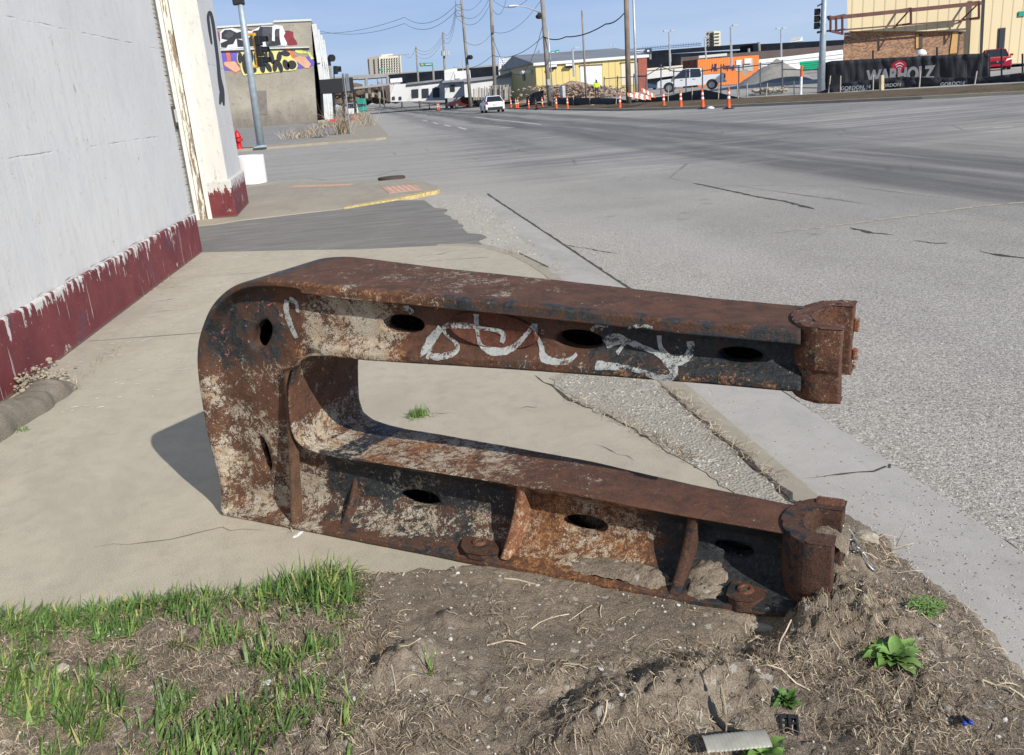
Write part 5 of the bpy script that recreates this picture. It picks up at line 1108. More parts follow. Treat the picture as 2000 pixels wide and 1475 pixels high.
for i,(v0,v1,v2) in enumerate(((-35,9.5,64),(-8,21,70),(6,32.5,78))): wire('w',[D(1058,v0-26,80) if i<2 else D(990,-8,112),D(957,v0+2,112),D(890,v1,118),D(866,v2,150),D(812,v2+30,190)],1.6 if 1 else 0,.02,['highest line along the row of poles','middle line along the row of poles','lowest line along the row of poles'][i])
wire('w',[D(890,10,118),D(790,34,160),D(560,58,200)],1.5,.03,'upper faint line crossing the sky above the street to the left'); wire('w',[D(890,22,118),D(790,46,160),D(600,54,200)],1.5,.03,'lower faint line crossing the sky above the street to the left')
wire('w',[D(1053,100,125),D(1005,118,160)],.4,.03,'short line from the thin pole by the yellow gable'); wire('w',[D(790,107,230),D(811,95,190)],1.2,.03,'distant line between crossarm pole and sign pole')
# ================================================================ overpass and far skyline
M_deck=plain('overpass_concrete',(.30,.29,.27),.85,sc=.3,var=.15); M_gird=plain('dark_bridge_girder',(.012,.015,.022),.85,sc=.3,var=.4,spec=.1); M_brown=plain('brown_bridge_steel',(.10,.075,.07),.8,sc=.2,var=.2)
OP=thing('overpass','long dark multi-level highway overpass crossing the whole background','bridge',(40,225,0))
def beam(mb,u0,v0,u1,v1,h0,h1,Y0,Y1,dep):
    a=D(u0,v0,Y0); b=D(u1,v1,Y1); a2=D(u0,v0+h0,Y0); b2=D(u1,v1+h1,Y1); mb.slab([a,b,b2,a2],(0,dep,0))
k=MB(); beam(k,560,157,700,147,8,7,230,230,9); beam(k,700,147,860,137,8,5,230,230,9); beam(k,640,176,780,161,4,4,224,224,8); beam(k,860,137,1060,117,4,4,232,232,9); k.build('concrete_deck',M_deck,OP)
k=MB(); beam(k,760,146,1000,127,16,26,228,228,6); beam(k,1000,127,1280,104,26,24,228,228,6); beam(k,1255,101,1480,84,6,8,262,262,8); beam(k,1255,108,1660,88,22,20,236,236,6); beam(k,1470,87,1700,75,16,12,228,228,8); beam(k,780,150,960,143,22,20,244,244,8); beam(k,1250,126,1360,117,36,36,222,222,6); k.build('girder',M_gird,OP)
k=MB(); beam(k,1330,112,1700,84,34,24,215,215,5); k.build('brown_girder',M_brown,OP)
k=MB()
M_pp=plain('pale_parapet',(.55,.53,.48),.8); beam(k,1302,133,1335,130,7,6,214,214,1); k.build('pale_parapet',M_pp,OP); k=MB(); beam(k,1365,109,1420,104,5,5,213,213,1); k.build('pale_parapet',M_pp,OP)
for u,v0,v1 in ((715,152,192),(727,165,190),(740,160,192),(757,150,190),(880,140,185),(1000,130,160),(1308,105,130),(1482,82,100),(1462,95,110)):
    k=MB(); a=D(u,v0,226); b=D(u+1,v1,226); k.tube([a,b],.38,8); k.build('column',M_deck,OP)
k=MB()
for i in range(64):
    u=1050+i*5.0; v=118-(u-1050)*.082 - (0 if u<1255 else 3); a=D(u,v,262); b=D(u,v-7,262); k.tube([a,b],.09,4,False)
a=D(1050,111,262); b=D(1370,85,262); k.tube([a,b],.14,4); k.tube([a-Vector((0,0,.5)),b-Vector((0,0,.5))],.1,4); k.build('railing',plain('blue_steel_railing',(.16,.25,.38),.5),OP)
M_farbrush=plain('brown_winter_brush',(.15,.115,.08),.95,sc=.25,var=.5)
k=MB(); rr=random.Random(8)
for i in range(150):
    u=rr.uniform(640,778); p=D(u,rr.uniform(180,197),rr.uniform(300,330)); p.z=max(1,p.z+rr.uniform(-1,2)); stone(k,p,rr.uniform(1.2,2.6),i)
tag(k.build('far_brush',M_farbrush),'brown winter brush under the overpass at the end of the street','brush',kind='stuff')
# office tower
def mk_windows(name,c,dark,sx,sz):
    return None
M_otA=plain('tan_concrete_tower',(.33,.30,.25),.8,sc=.05,var=.08); M_otB=plain('cream_tower_cladding',(.62,.58,.46),.7,sc=.05,var=.05); M_glass=plain('dark_window_glass',(.035,.04,.05),.2,sc=.1,var=.3)
YT=620; OT=thing('office_tower','cream office tower with rows of dark windows above the overpass','building',D(750,180,YT))
k=MB(); fac(k,[(717,112),(741,109.5),(743,150),(721,152)],YT+2,30,0); k.build('side_wall',M_otA,OT); k=MB(); fac(k,[(740,111),(783,108),(785,146),(742,150)],YT,30,0); fac(k,[(745,107),(767,105),(768,111),(745,112)],YT+8,20); k.build('front_wall',M_otB,OT)
for r_ in range(7):
    for c_ in range(8):
        u=744+c_*4.9+r_*.12+(1.0 if c_ else 0); v=115.2+r_*4.7-c_*.38; k=MB(); w_=3.4 if c_==0 else 2.1; fac(k,[(u,v),(u+w_,v-.15),(u+w_,v+2),(u,v+2.2)],YT-1,1.2); k.build('window',M_glass,OT)
    for u in (718.5,729.5): k=MB(); fac(k,[(u+r_*.35,116+r_*4.9),(u+2+r_*.35,115.8+r_*4.9),(u+2.2+r_*.35,119+r_*4.9),(u+.2+r_*.35,119+r_*4.9)],YT+1,1.2); k.build('window',M_glass,OT)
YT=700; BT=thing('concrete_tower','narrow beige concrete tower block on the skyline above the container','building',D(1393,100,YT))
k=MB(); fac(k,[(1379,62),(1394,60.5),(1395,95),(1380,97)],YT+4,20,0); k.build('side_wall',M_otA,BT); k=MB(); fac(k,[(1394,60.5),(1407,61),(1407,92),(1395,95)],YT,24,0); k.build('front_wall',M_otB,BT)
for r_ in range(5):
    for u in (1381.5,1387.5): k=MB(); fac(k,[(u,64+r_*6),(u+3,63.7+r_*6),(u+3,66+r_*6),(u,66.3+r_*6)],YT+2.8,1.2); k.build('window',M_glass,BT)
    k=MB(); fac(k,[(1396,65+r_*6.2),(1405,64.7+r_*6.2),(1405,66+r_*6.2),(1396,66.4+r_*6.2)],YT-1,1.2); k.build('window',M_glass,BT)
# highway signs, billboards
M_hgreen=plain('highway_sign_green',(.0,.26,.20),.5,sc=.5,var=.1); M_wht=plain('white_sheet_metal',(.70,.71,.71),.55,sc=.4,var=.06); M_navy=plain('navy_billboard',(.015,.03,.07),.5)
def board(name,lab,cat,px,Y,mats,posts=(),dep=.3,lines=()):
    c=D((px[0][0]+px[2][0])/2,px[2][1],Y); t=thing(name,lab,cat,c); k=MB(); fac(k,px,Y,dep); k.build('panel',mats,t)
    for (u0,v0,u1,v1) in posts: k=MB(); k.tube([D(u0,v0,Y+dep),D(u1,v1,Y+dep)],.25,6); k.build('post',M_deck,t)
    for (L,m_) in lines: k=MB(); fac(k,L,Y-.15,.1); k.build('lettering',m_,t)
    return t
board('highway_sign','green highway sign with white legend left of the transformer pole','road sign',[(819,123),(845,122.5),(845.5,129),(820,130)],215,M_hgreen,[(845.5,125,849,196)],lines=[([(822,124.5),(826,124.3),(827,128),(823,128.5)],M_yb),([(831,125.2),(843,124.8),(843,126),(831,126.6)],M_wht)])
board('highway_sign','pair of green highway signs over the yellow building roof, seen from behind the lamp pole','road sign',[(1075,100),(1085,99),(1085,109),(1075,110)],215,M_hgreen,[(1080,109,1080,118)],lines=[([(1077,102),(1083,101.5),(1083,103),(1077,103.5)],M_wht)])
board('highway_sign','larger green highway sign panel above the yellow building roof','road sign',[(1085,98),(1092,97),(1092,108),(1085,109)],216,M_hgreen,[(1088,108,1088,117)],lines=[([(1087,100.5),(1090.5,100.2),(1090.5,102),(1087,102.4)],M_wht)])
board('highway_sign','small green sign low in front of the office tower','road sign',[(741,135),(748,134),(748,138),(741,139)],330,M_hgreen)
board('highway_sign','wider small green sign right of the tower front','road sign',[(755,135),(763,133.5),(763,136.5),(755,138)],330,M_hgreen)
board('billboard','blank white billboard against the dark overpass','billboard',[(762,154),(785,152),(786,160),(762.5,162)],200,M_wht,[(770,161,770,190),(780,160,780,190)])
board('billboard','dark navy billboard with white lines above the yellow building corner','billboard',[(1242,97),(1273,94),(1273,105),(1242,108)],200,M_navy,[(1246,106,1246,116),(1270,105,1270,116)],lines=[([(1243,98.3),(1259,96.8),(1259,98.5),(1243,100)],M_wht),([(1243,102),(1257,100.8),(1257,102),(1243,103.2)],M_wht),([(1264,98),(1268,97.6),(1268,101),(1264,101.4)],M_wht)])
t=thing('pylon_sign','tall pale lattice pylon sign on three white legs behind the poles','sign',D(990,140,190)); k=MB()
for u in (976,990,1003): k.tube([D(u,127,190),D(u+1.5,160,190)],.35,6)
k.build('leg',M_wht,t); k=MB()
for u in np.linspace(975,1004,8): k.tube([D(u,112.5-(u-975)*.08,190),D(u,127-(u-975)*.08,190)],.10,4)
for dv in (0,4,8,12): k.tube([D(975,113.5+dv,190),D(1004,111+dv,190)],.12,4)
k.build('lattice_panel',M_wht,t)
# lamp standards over the lot
def lampstd(px,pt,Y,lab,two=False):
    b=D(*px,Y); t_=D(*pt,Y); b.z=max(b.z,.4); t=thing('light_mast',lab,'lamp post',b,'light masts on the skyline'); k=MB(); k.tube([b,t_],.12,6); k.build('mast',M_steel,t)
    for s in ((-1,1) if two else (1,)): k=MB(); k.box(t_+Vector((s*.45,0,.1)),(.55,.3,.16)); k.build('lamp_head',M_grey,t)
lampstd((1309,140),(1307,62),110,'twin-headed light mast left of the beige tower',True); lampstd((1379.5,118),(1376,74),140,'curved lamp mast over the orange container'); lampstd((1526,112),(1525.5,57),120,'twin-headed light mast over the gravel pile',True); lampstd((1121,150),(1118,96),100,'lamp mast in front of the yellow wall'); lampstd((1198,120),(1197,90),190,'far twin lamp above the yellow roof',True)
lampstd((1428.5,130),(1427.5,52),95,'plain slim mast behind the container')
lampstd((904,150),(904,116),200,'thin distant light mast left of pole row'); lampstd((708,150),(706,127),240,'faint thin mast over the left end of the overpass')
# ================================================================ white low buildings
def bld(name,lab,px,Y,dep,mat,z0=0):
    t=thing(name,lab,'building',D(px[0][0],px[-1][1],Y)); k=MB(); fac(k,px,Y,dep,z0); k.build('wall',mat,t); return t
M_whtb=plain('white_painted_block',(.62,.62,.61),.7,sc=.3,var=.1); M_roofg=plain('grey_metal_roof',(.22,.23,.25),.6,sc=.2,var=.2)
t=bld('white_workshop','low white workshop with three dark doorways left of the transformer pole',[(760,166),(800,163),(868,156),(869,196),(762,199)],150,14,M_whtb)
for u in (766,779): k=MB(); fac(k,[(u,189),(u+5,188.6),(u+5.5,194.5),(u,195)],149.8,.2); k.build('window',M_glass,t)
for u in (804,824,845): k=MB(); fac(k,[(u,175-(u-804)*.07),(u+13,174.1-(u-804)*.07),(u+13.5,190),(u+.5,191)],149.8,.2); k.build('doorway',M_glass,t)
k=MB(); fac(k,[(795,162),(870,154),(870,157.5),(795,166)],149.5,15); k.build('roof',M_roofg,t)
k=MB(); fac(k,[(752,168),(761,166),(763,199),(755,199)],149.4,14,0); k.build('side_wall',M_brown,t)
t=bld('white_shop','two-storey white shop front behind the row of parked cars',[(868,141),(918,137),(920,156),(922,191),(869,192)],138,12,M_whtb)
k=MB(); fac(k,[(864,158),(920,154),(921,158),(864,162)],137,1.5); k.build('canopy',M_roofg,t); k=MB(); fac(k,[(889,144),(899,143),(899,153),(889,154)],137.8,.2); k.build('sign_panel',M_wht,t)
k=MB(); fac(k,[(879,166),(888,165.5),(888.5,178),(880,178.5)],137.8,.3); k.build('window',M_glass,t); k=MB(); fac(k,[(868,137),(893,133),(893,142),(868,145)],141,6); k.build('roof_box',M_otB,t)
t=bld('white_shed','long white shed with grey metal roof between the poles',[(906,158),(995,147),(995,140),(1011,139),(1013,190),(908,190)],128,16,M_whtb)
k=MB(); fac(k,[(905,154),(980,147),(996,141),(996,150),(906,161)],127.6,16); k.build('roof',M_roofg,t)
# yellow metal building
def mk_ribbed(name,c,sc,var=.1,ax=0):
    q=NM(name); x,y,z=q.sep()[:3]; f=q.ma('ABSOLUTE',q.ma('SUBTRACT',q.ma('FRACT',q.ma('MULTIPLY',(x,y)[ax],sc)),.5)); m=q.ss(f,.42,.48); n=q.noise(.3,4)
    col=q.mix(n,tuple(v*(1-var) for v in c),tuple(v*(1+var) for v in c)); col=q.mix(q.ma('MULTIPLY',m,.45),col,tuple(v*.45 for v in c)); return q.done(col,.55,q.bump(m,.6,.05),spec=.4)
M_yelw=mk_ribbed('yellow_ribbed_cladding',(.62,.50,.20),1.2); M_yels=plain('yellow_cladding',(.60,.49,.20),.6,sc=.3)
YY=110; x0=D(1047,150,YY).x; x1=D(1262,140,YY).x; zt=D(1150,116,YY).z; t=thing('yellow_building','long yellow metal building with white roller doors across the street','building',(x0,YY,.5))
k=MB(); k.box(((x0+x1)/2,YY+14,zt/2+.25),(x1-x0,28,zt-.5)); k.build('wall',M_yelw,t)
k=MB(); k.add([(x0-.3,YY-.3,zt),(x0-.3,YY+28.3,zt),(x0-.3,YY+14,zt+1.6),(x1+.3,YY-.3,zt),(x1+.3,YY+28.3,zt),(x1+.3,YY+14,zt+1.6)],[(0,1,2),(3,5,4),(0,2,5,3),(1,4,5,2),(0,3,4,1)]); k.build('roof',M_roofg,t)
k=MB(); k.box(((x0+x1)/2,YY-.2,zt-.12),(x1-x0+.6,.3,.32)); k.build('gutter_trim',M_wht,t)
k=MB(); k.box((x1-.5,YY-.1,zt/2),(1.1,.3,zt)); k.build('red_corner_trim',plain('brick_red_trim',(.30,.09,.06),.7),t)
for (u0,v0,u1,v1,m_) in ((1133,129.5,1175,168,M_wht),(1213,124,1254,165,M_otB)):
    k=MB(); fac(k,[(u0,v0),(u1,v0-2),(u1+1,v1),(u0+1,v1+2)],YY-.08,.1); k.build('roller_door',m_,t); k=MB(); fac(k,[(u0-2,v0-1.8),(u1+2,v0-4.2),(u1+2,v0-2),(u0-2,v0+.3)],YY-.12,.1); k.build('door_frame',M_brown,t)
for u0,v0 in ((1072,131),(1079.5,130),(1105,128)):
    k=MB(); wd=15 if u0>1100 else 8; fac(k,[(u0,v0),(u0+wd,v0-1),(u0+wd,v0+4),(u0,v0+5)],YY-.1,.1); k.build('window',M_glass,t); k=MB(); fac(k,[(u0,v0-3),(u0+wd,v0-4),(u0+wd,v0),(u0,v0+1)],YY-.8,.7); k.build('awning',M_wht,t)
k=MB(); a=Vector((x0-.05,YY+8,3.6)); k.box(a,(.1,1.6,1.3)); k.build('window',M_glass,t); k=MB(); k.box((x0-.7,YY+3,3.9),(1.2,1.6,.3)); k.build('awning',M_wht,t)
# ================================================================ vehicles
M_tyre=plain('tyre_rubber',(.018,.018,.018),.8); M_rim=plain('alloy_rim',(.35,.35,.36),.3,.7); M_carw=plain('white_car_paint',(.74,.75,.77),.22,sc=2,var=.03); M_carr=plain('red_car_paint',(.36,.012,.03),.22,sc=2,var=.08); M_win=plain('car_glass',(.02,.026,.032),.07,spec=.8); M_tail=plain('red_lamp_lens',(.35,.01,.015),.2); M_headl=plain('clear_headlamp',(.75,.74,.66),.15); M_trimb=plain('black_trim',(.02,.02,.022),.5); M_plate_=plain('number_plate',(.6,.6,.6),.5); M_chrome=plain('chrome',(.5,.5,.5),.15,1)
def veh(name,lab,cat,pos,head,L,W_,prof,cab,mat,wheels,wr,group=None,extra=None):
    """x forward, y left. prof: side outline of the body (x,z); cab: list of (x,z,halfwidth) rings for the glasshouse"""
    t=thing(name,lab,cat,pos,group); t.rotation_euler.z=head
    k=MB(); n=len(prof); hw=W_/2; ring=[]
    ys=[(-1,.0),(-.93,.04)]
    ws=[(-hw+.10,.96),(-hw,.995),(-hw,1.0),(hw,1.0),(hw,.995),(hw-.10,.96)] if False else None
    cx=sum(p[0] for p in prof)/n; cz=.7; rows=[]
    for y,sc in ((-hw+.0,.955),(-hw+.03,.985),(-hw*.72,1.0),(0,1.012),(hw*.72,1.0),(hw-.03,.985),(hw,.955)): rows.append([(cx+(x-cx)*sc,y,cz+(z-cz)*(sc if z>cz else 1)) for x,z in prof]+[(cx+(prof[0][0]-cx)*sc,y,cz+(prof[0][1]-cz)*(sc if prof[0][1]>cz else 1))])
    k.grid(rows); k.face([r for r in rows[0][:-1]]); k.face([r for r in rows[-1][:-1]][::-1])
    # roof
    if cab:
        vs=[]
        R=[[(x,-w_,z) for x,z,w_ in cab],[(x,w_,z) for x,z,w_ in cab]]
        k.add([(x,-w_+.02,z+.0) for x,z,w_ in cab[1:-1]]+[(x,w_-.02,z) for x,z,w_ in cab[1:-1]]+[(x,-w_+.06,z+.045) for x,z,w_ in cab[1:-1]]+[(x,w_-.06,z+.045) for x,z,w_ in cab[1:-1]],(lambda m:[tuple(range(2*m,3*m-0))+tuple(range(4*m-1,3*m-1,-1))]+[(i,i+1,i+1+2*m,i+2*m) for i in range(m-1)]+[(m+i,i+1+m,i+1+3*m,i+3*m)[::-1] for i in range(m-1)]+[(0,m,3*m,2*m)[::-1],(m-1,2*m-1,4*m-1,3*m-1)])(len(cab)-2))
        # pillars
        for s in (-1,1):
            for i in (0,len(cab)-2):
                a=cab[i]; b=cab[i+1]; k.tube([(a[0],s*(a[2]+.01),a[1]),(b[0],s*(b[2]+.0),b[1]+.02)],.045,6)
    loc_(k,'body',mat,t,bevel=.02)
    if cab:
        m=len(cab); k=MB(); k.add([(x,-w_,z) for x,z,w_ in cab]+[(x,w_,z) for x,z,w_ in cab],[tuple(range(m)),tuple(range(2*m-1,m-1,-1))]+[(i,i+m,i+m+1,i+1) for i in range(m-1)]+[(m-1,2*m-1,m,0)]); loc_(k,'window',M_win,t)
        k=MB()
        for s in (-1,1): x=(cab[1][0]+cab[-2][0])/2+.1; k.tube([(x,s*(cab[0][2]+.012),cab[0][1]),(x,s*(cab[1][2]+.008),cab[1][1])],.035,4)
        loc_(k,'door_pillar',mat,t)
    for x in wheels:
        for s in (-1,1):
            k=MB(); P=[(x,s*(hw-.20),wr),(x,s*(hw+.015),wr)]; k.tube(P,wr,22); w_=loc_(k,'wheel',M_tyre,t,bevel=.03); k=MB(); k.tube([(x,s*(hw-.02),wr),(x,s*(hw+.024),wr)],wr*.62,16); r_=loc_(k,'rim',M_rim,w_)
            k=MB(); q=[(x+wr*1.16*math.cos(a),s*(hw-.005),wr*1.0+wr*1.16*math.sin(a)) for a in np.linspace(-.1,math.pi+.1,16)]; q2=[(a,s*(hw+.012),c) for a,b,c in q]; k.add(q+q2,[tuple(range(16)),tuple(range(16,32))]+[(i,i+1,i+17,i+16) for i in range(15)]); loc_(k,'wheel_arch',M_trimb,t)
    return t
# white hatchback driving away
c=G(968,218,ZR); c.x=D(968,218,84).x; c.y=84+2.1; c.z=ZR
V=veh('hatchback_car','white hatchback car driving away up the street, seen from behind','car',c,math.pi/2,4.3,1.8,[(-2.12,.30),(-2.15,.55),(-2.08,.95),(-1.9,1.0),(.9,1.0),(1.7,.90),(2.1,.65),(2.12,.3),(1.6,.22),(-1.7,.22)],[(-1.98,.98,.80),(-1.35,1.44,.62),(-.2,1.50,.62),(.35,1.42,.62),(1.15,.98,.78)],M_carw,(-1.3,1.3),.32)
for s in (-1,1): k=MB(); k.slab([(-2.16,s*.62,.78),(-2.10,s*.88,.82),(-2.02,s*.89,1.08),(-2.10,s*.72,.98)],(-.03,0,0)); loc_(k,'tail_lamp',M_tail,V)
k=MB(); k.box((-2.17,0,.40),(.06,1.4,.22)); loc_(k,'bumper',M_trimb,V,bevel=.02); k=MB(); k.box((-2.18,0,.72),(.03,.36,.15)); loc_(k,'number_plate',M_plate_,V)
k=MB(); k.slab([(-2.03,-.66,1.04),(-2.03,.66,1.04),(-1.52,.55,1.38),(-1.52,-.55,1.38)],(-.03,0,.03)); loc_(k,'rear_window',M_win,V)
k=MB()
for s in (-1,1): k.box((.85,s*.99,1.02),(.14,.18,.13))
loc_(k,'mirror',M_trimb,V,bevel=.02)
# pickup on the raised lot
p0=D(1390,175,76); p0.z=.55; hd=math.pi-math.radians(24); d=Vector((math.cos(hd),math.sin(hd),0)); pc=p0+d*1.75
V=veh('pickup_truck','white crew-cab pickup truck parked on the gravel lot behind the fence','pickup truck',(pc.x,pc.y,.55),hd,5.8,2.0,[(-2.85,.55),(-2.88,1.28),(-.95,1.28),(-.92,1.12),(1.35,1.12),(1.5,1.16),(2.6,1.10),(2.88,.95),(2.92,.5),(2.4,.42),(-2.3,.5)],[(-.98,1.12,.90),(-.80,1.80,.74),(.4,1.86,.74),(.75,1.80,.74),(1.55,1.14,.88)],M_carw,(-1.8,1.85),.41)
k=MB(); k.box((-1.9,0,1.29),(1.7,1.66,.03)); loc_(k,'truck_bed',M_trimb,V); k=MB(); k.box((-2.95,0,.62),(.14,1.8,.16)); loc_(k,'bumper',M_chrome,V,bevel=.02)
for s in (-1,1): k=MB(); k.box((-2.87,s*.93,1.05),(.08,.14,.34)); loc_(k,'tail_lamp',M_tail,V)
for s in (-1,1): k=MB(); k.box((1.35,s*1.1,1.2),(.12,.2,.22)); loc_(k,'mirror',M_trimb,V)
k=MB()
for x in (-.3,.75):
    for s in (-1,1): k.box((x,s*1.01,.98),(.2,.03,.04))
loc_(k,'door_handle',M_trimb,V)
# red car by the beige building
p0=D(1953,148,58); p0.z=.45; hd=math.radians(-122)
V=veh('red_car','red sedan parked nose-out beside the end of the black fence screen','car',(p0.x+.9,p0.y+1.9,.50),hd,4.5,1.8,[(-2.2,.3),(-2.25,.9),(-1.5,1.0),(.9,.98),(1.8,.86),(2.2,.62),(2.22,.3),(1.6,.2),(-1.7,.2)],[(-1.7,.98,.76),(-1.0,1.42,.60),(0,1.46,.60),(.25,1.42,.6),(1.05,.98,.76)],M_carr,(-1.35,1.35),.33)
for s in (-1,1): k=MB(); k.slab([(2.16,s*.50,.58),(2.02,s*.88,.60),(1.84,s*.90,.80),(2.08,s*.58,.74)],(.06,0,.02)); loc_(k,'headlight',M_headl,V)
k=MB(); k.box((2.24,0,.58),(.05,.8,.16)); loc_(k,'grille',M_trimb,V); k=MB(); k.tube([(2.25,0,.6),(2.29,0,.6)],.06,10); loc_(k,'badge',M_chrome,V)
for s in (-1,1): k=MB(); k.box((.75,s*.98,1.02),(.14,.2,.14)); loc_(k,'mirror',M_carr,V,bevel=.02)
# parked cars in front of the white shop
for i,(u,m_,lab) in enumerate(((902,plain('dark_red_car_paint',(.07,.015,.015),.3),'dark red car parked nearest the white shop door'),(933,plain('silver_car_paint',(.42,.44,.46),.3,.3),'silver car parked between two utility poles'),(956,plain('blue_grey_car_paint',(.12,.16,.20),.3),'blue-grey car parked behind the tall pole'))):
    p0=D(u,188,130+i); V=veh('parked_car',lab,'car',(p0.x,p0.y,.15),math.radians(200+i*14),4.4,1.8,[(-2.2,.3),(-2.25,.9),(-1.5,1.0),(.9,.98),(1.8,.86),(2.2,.62),(2.22,.3),(1.6,.2),(-1.7,.2)],[(-1.7,.98,.76),(-1.0,1.42,.60),(0,1.46,.60),(.25,1.42,.6),(1.05,.98,.76)],m_,(-1.35,1.35),.33,'cars parked by the white shop')
p0=D(1270,160,120); V=veh('parked_car','small dark blue car parked in the lot beside the yellow building','car',(p0.x,p0.y,.55),math.radians(20),4.4,1.8,[(-2.2,.3),(-2.25,.9),(-1.5,1.0),(.9,.98),(1.8,.86),(2.2,.62),(2.22,.3),(1.6,.2),(-1.7,.2)],[(-1.7,.98,.76),(-1.0,1.42,.60),(0,1.46,.60),(.25,1.42,.6),(1.05,.98,.76)],plain('navy_car_paint',(.03,.06,.12),.3),(-1.35,1.35),.33)
# teal truck and a far white van
p0=D(706,200,205); t=thing('box_truck','teal box truck far down the street','truck',(p0.x,p0.y,ZR)); M_teal=plain('teal_paint',(.02,.26,.22),.4,sc=.5)
k=MB(); k.box((0,1.5,1.75),(2.0,4.5,2.3)); k.build
o=loc_(k,'box_body',M_teal,t,bevel=.05); k=MB(); k.box((0,-1.6,1.1),(1.9,1.7,1.7)); loc_(k,'cab',M_teal,t,bevel=.15); k=MB(); k.box((0,-2.47,1.5),(1.6,.05,.6)); loc_(k,'windscreen',M_win,t)
for x in (-.85,.85):
    for y in (-1.6,2.4): k=MB(); k.tube([(x-.12,y,.42),(x+.12,y,.42)],.42,14); loc_(k,'wheel',M_tyre,t)
p0=D(686,200,150); V=veh('white_van','far white van at the kerb beyond the sign post','van',(p0.x,p0.y+2,ZR+.05),math.pi/2,4.6,1.9,[(-2.3,.3),(-2.32,1.1),(1.5,1.1),(2.2,.8),(2.3,.3)],[(-2.28,1.08,.85),(-2.2,1.9,.75),(.6,1.95,.75),(.9,1.85,.75),(1.5,1.1,.85)],M_carw,(-1.4,1.4),.34)
# ================================================================ traffic delineators
M_or=plain('safety_orange',(.72,.105,.02),.5,sc=8,var=.12); M_refl=plain('reflective_white_band',(.74,.74,.72),.4)
def delin():
    t=thing('traffic_delineator','x','traffic cone',(0,0,0)); k=MB(); k.lathe([(.125,.06),(.115,.10),(.09,.35),(.068,.62),(.060,.95),(.042,1.0),(.04,1.04),(.048,1.07),(.0,1.08)],(0,0,0),14,False); loc_(k,'post',M_or,t,smooth=True)
    k=MB(); k.lathe([(.30,0),(.30,.05),(.17,.07),(.15,.11)],(0,0,0),8); loc_(k,'rubber_base',M_blackp,t)
    for z0,z1,r0,r1 in ((.52,.64,.084,.071),(.76,.87,.070,.067)): k=MB(); k.lathe([(r0,z0),(r1,z1)],(0,0,0),14,False); loc_(k,'white_band',M_refl,t)
    return t
spots=[((1423,213),1,'orange delineator farthest right, nearest the gravel pile'),((1373,213),1,'orange delineator beneath the pickup rear wheel'),((1330,213),1,'orange delineator below the pickup front wing'),((1297,213),1,'orange delineator just left of the pickup'),((1211,215),1,'orange delineator by the thick brown pole'),((1109,215),1,'orange delineator right of the street lamp pole'),((1087,215),1,'thick orange delineator before the lamp pole'),((1060,214),1,'slim orange delineator under the grey lamp pole'),((1048,214.5),.95,'orange delineator beside the slim one under the lamp pole'),((1033,214),.9,'leaning orange delineator on the dirt driveway'),((1012,213.5),1,'right one of a close orange delineator pair'),((1009,213.5),1,'left one of a close orange delineator pair'),((998.5,213),1,'orange delineator touching the white hatchback outline')]
dl=None
for i,(px,sc,lab) in enumerate(spots):
    if dl is None: dl=delin(); o=dl
    else: o=copy_tree(dl)
    c=G(*px,ZR); o.location=c; o.scale=(sc,sc,sc); o.rotation_euler=(random.uniform(-.04,.04),random.uniform(-.04,.04),random.uniform(0,3)); tag(o,lab,'traffic cone','orange delineators along the far kerb')
for i,(u,v,lab) in enumerate(((857,207,'right one of two far orange delineators by the green verge'),(854,207,'left one of two far orange delineators by the green verge'),(838,203,'far orange delineator beside the transformer pole'))):
    o=copy_tree(dl); b=D(u,v,135+i*12 if i>1 else 130); o.location=(b.x,b.y,ZR); o.scale=(1.0,1.0,1.0); tag(o,lab,'traffic cone','orange delineators along the far kerb')
# fallen striped barricade boards
t=thing('barricade','fallen orange and white striped barricade boards at the foot of the brown pole','barricade',D(1255,190,57)); 
for i,(a,b) in enumerate((((1226,188),(1262,196)),((1238,186),(1272,196)),((1253,178),(1280,192)))):
    A_=D(*a,57+i*.3); B_=D(*b,57+i*.3); n=7
    for s in range(n):
        p=A_.lerp(B_,s/n); q=A_.lerp(B_,(s+.96)/n); k=MB(); up=Vector((0,.1,.22)); k.slab([p,q,q+up,p+up],(0,.04,0)); k.build('striped_board',M_refl if s%2 else M_or,t)
# ================================================================ silt fence, stakes, chain-link
def Yv(u): return float(np.interp(u,[850,1000,1110,1200,1300,1423,1500,1640,1800,2000,2100],[118,92,76,64,57.5,50,48.5,45,41.5,37,35]))
def mk_silt():
    q=NM('black_geotextile'); n=q.noise(1.2,6,.7); w_=q.noise(30,3,.6); return q.done(q.mix(n,(.012,.013,.016),(.05,.052,.058)),.7,q.bump(n,.8,.15),spec=.4)
M_silt=mk_silt(); M_stake=plain('grey_timber_stake',(.42,.38,.31),.85,sc=5,var=.25)
def ribbon(name,top,bot,lab,cat,mat,seed,fold=.12,n=90):
    us=np.linspace(top[0][0],top[-1][0],n); tv=np.interp(us,[p[0] for p in top],[p[1] for p in top]); bv=np.interp(us,[p[0] for p in bot],[p[1] for p in bot]); rows=[]
    for j in range(7):
        f=j/6; rows.append([D(u,tv[i]*(1-f)+bv[i]*f,Yv(u)+1.3+fold*mn.noise((i*.35,f*1.5,seed))+fold*.6*mn.noise((i*1.3,f*3,seed))) for i,u in enumerate(us)])
    k=MB(); k.grid(rows); o=k.build(name,mat,smooth=True); m_=o.modifiers.new('s','SOLIDIFY'); m_.thickness=.012; return tag(o,lab,cat)
ribbon('silt_fence',[(1088,190),(1130,191),(1200,192),(1225,196),(1300,188),(1350,178),(1375,175),(1400,180),(1440,190),(1490,196)],[(1088,204),(1130,206),(1200,203),(1230,206),(1300,203),(1350,199),(1375,199),(1400,197),(1440,197),(1490,199)],'long sagging black silt fence along the verge behind the delineators','silt fence',M_silt,1)
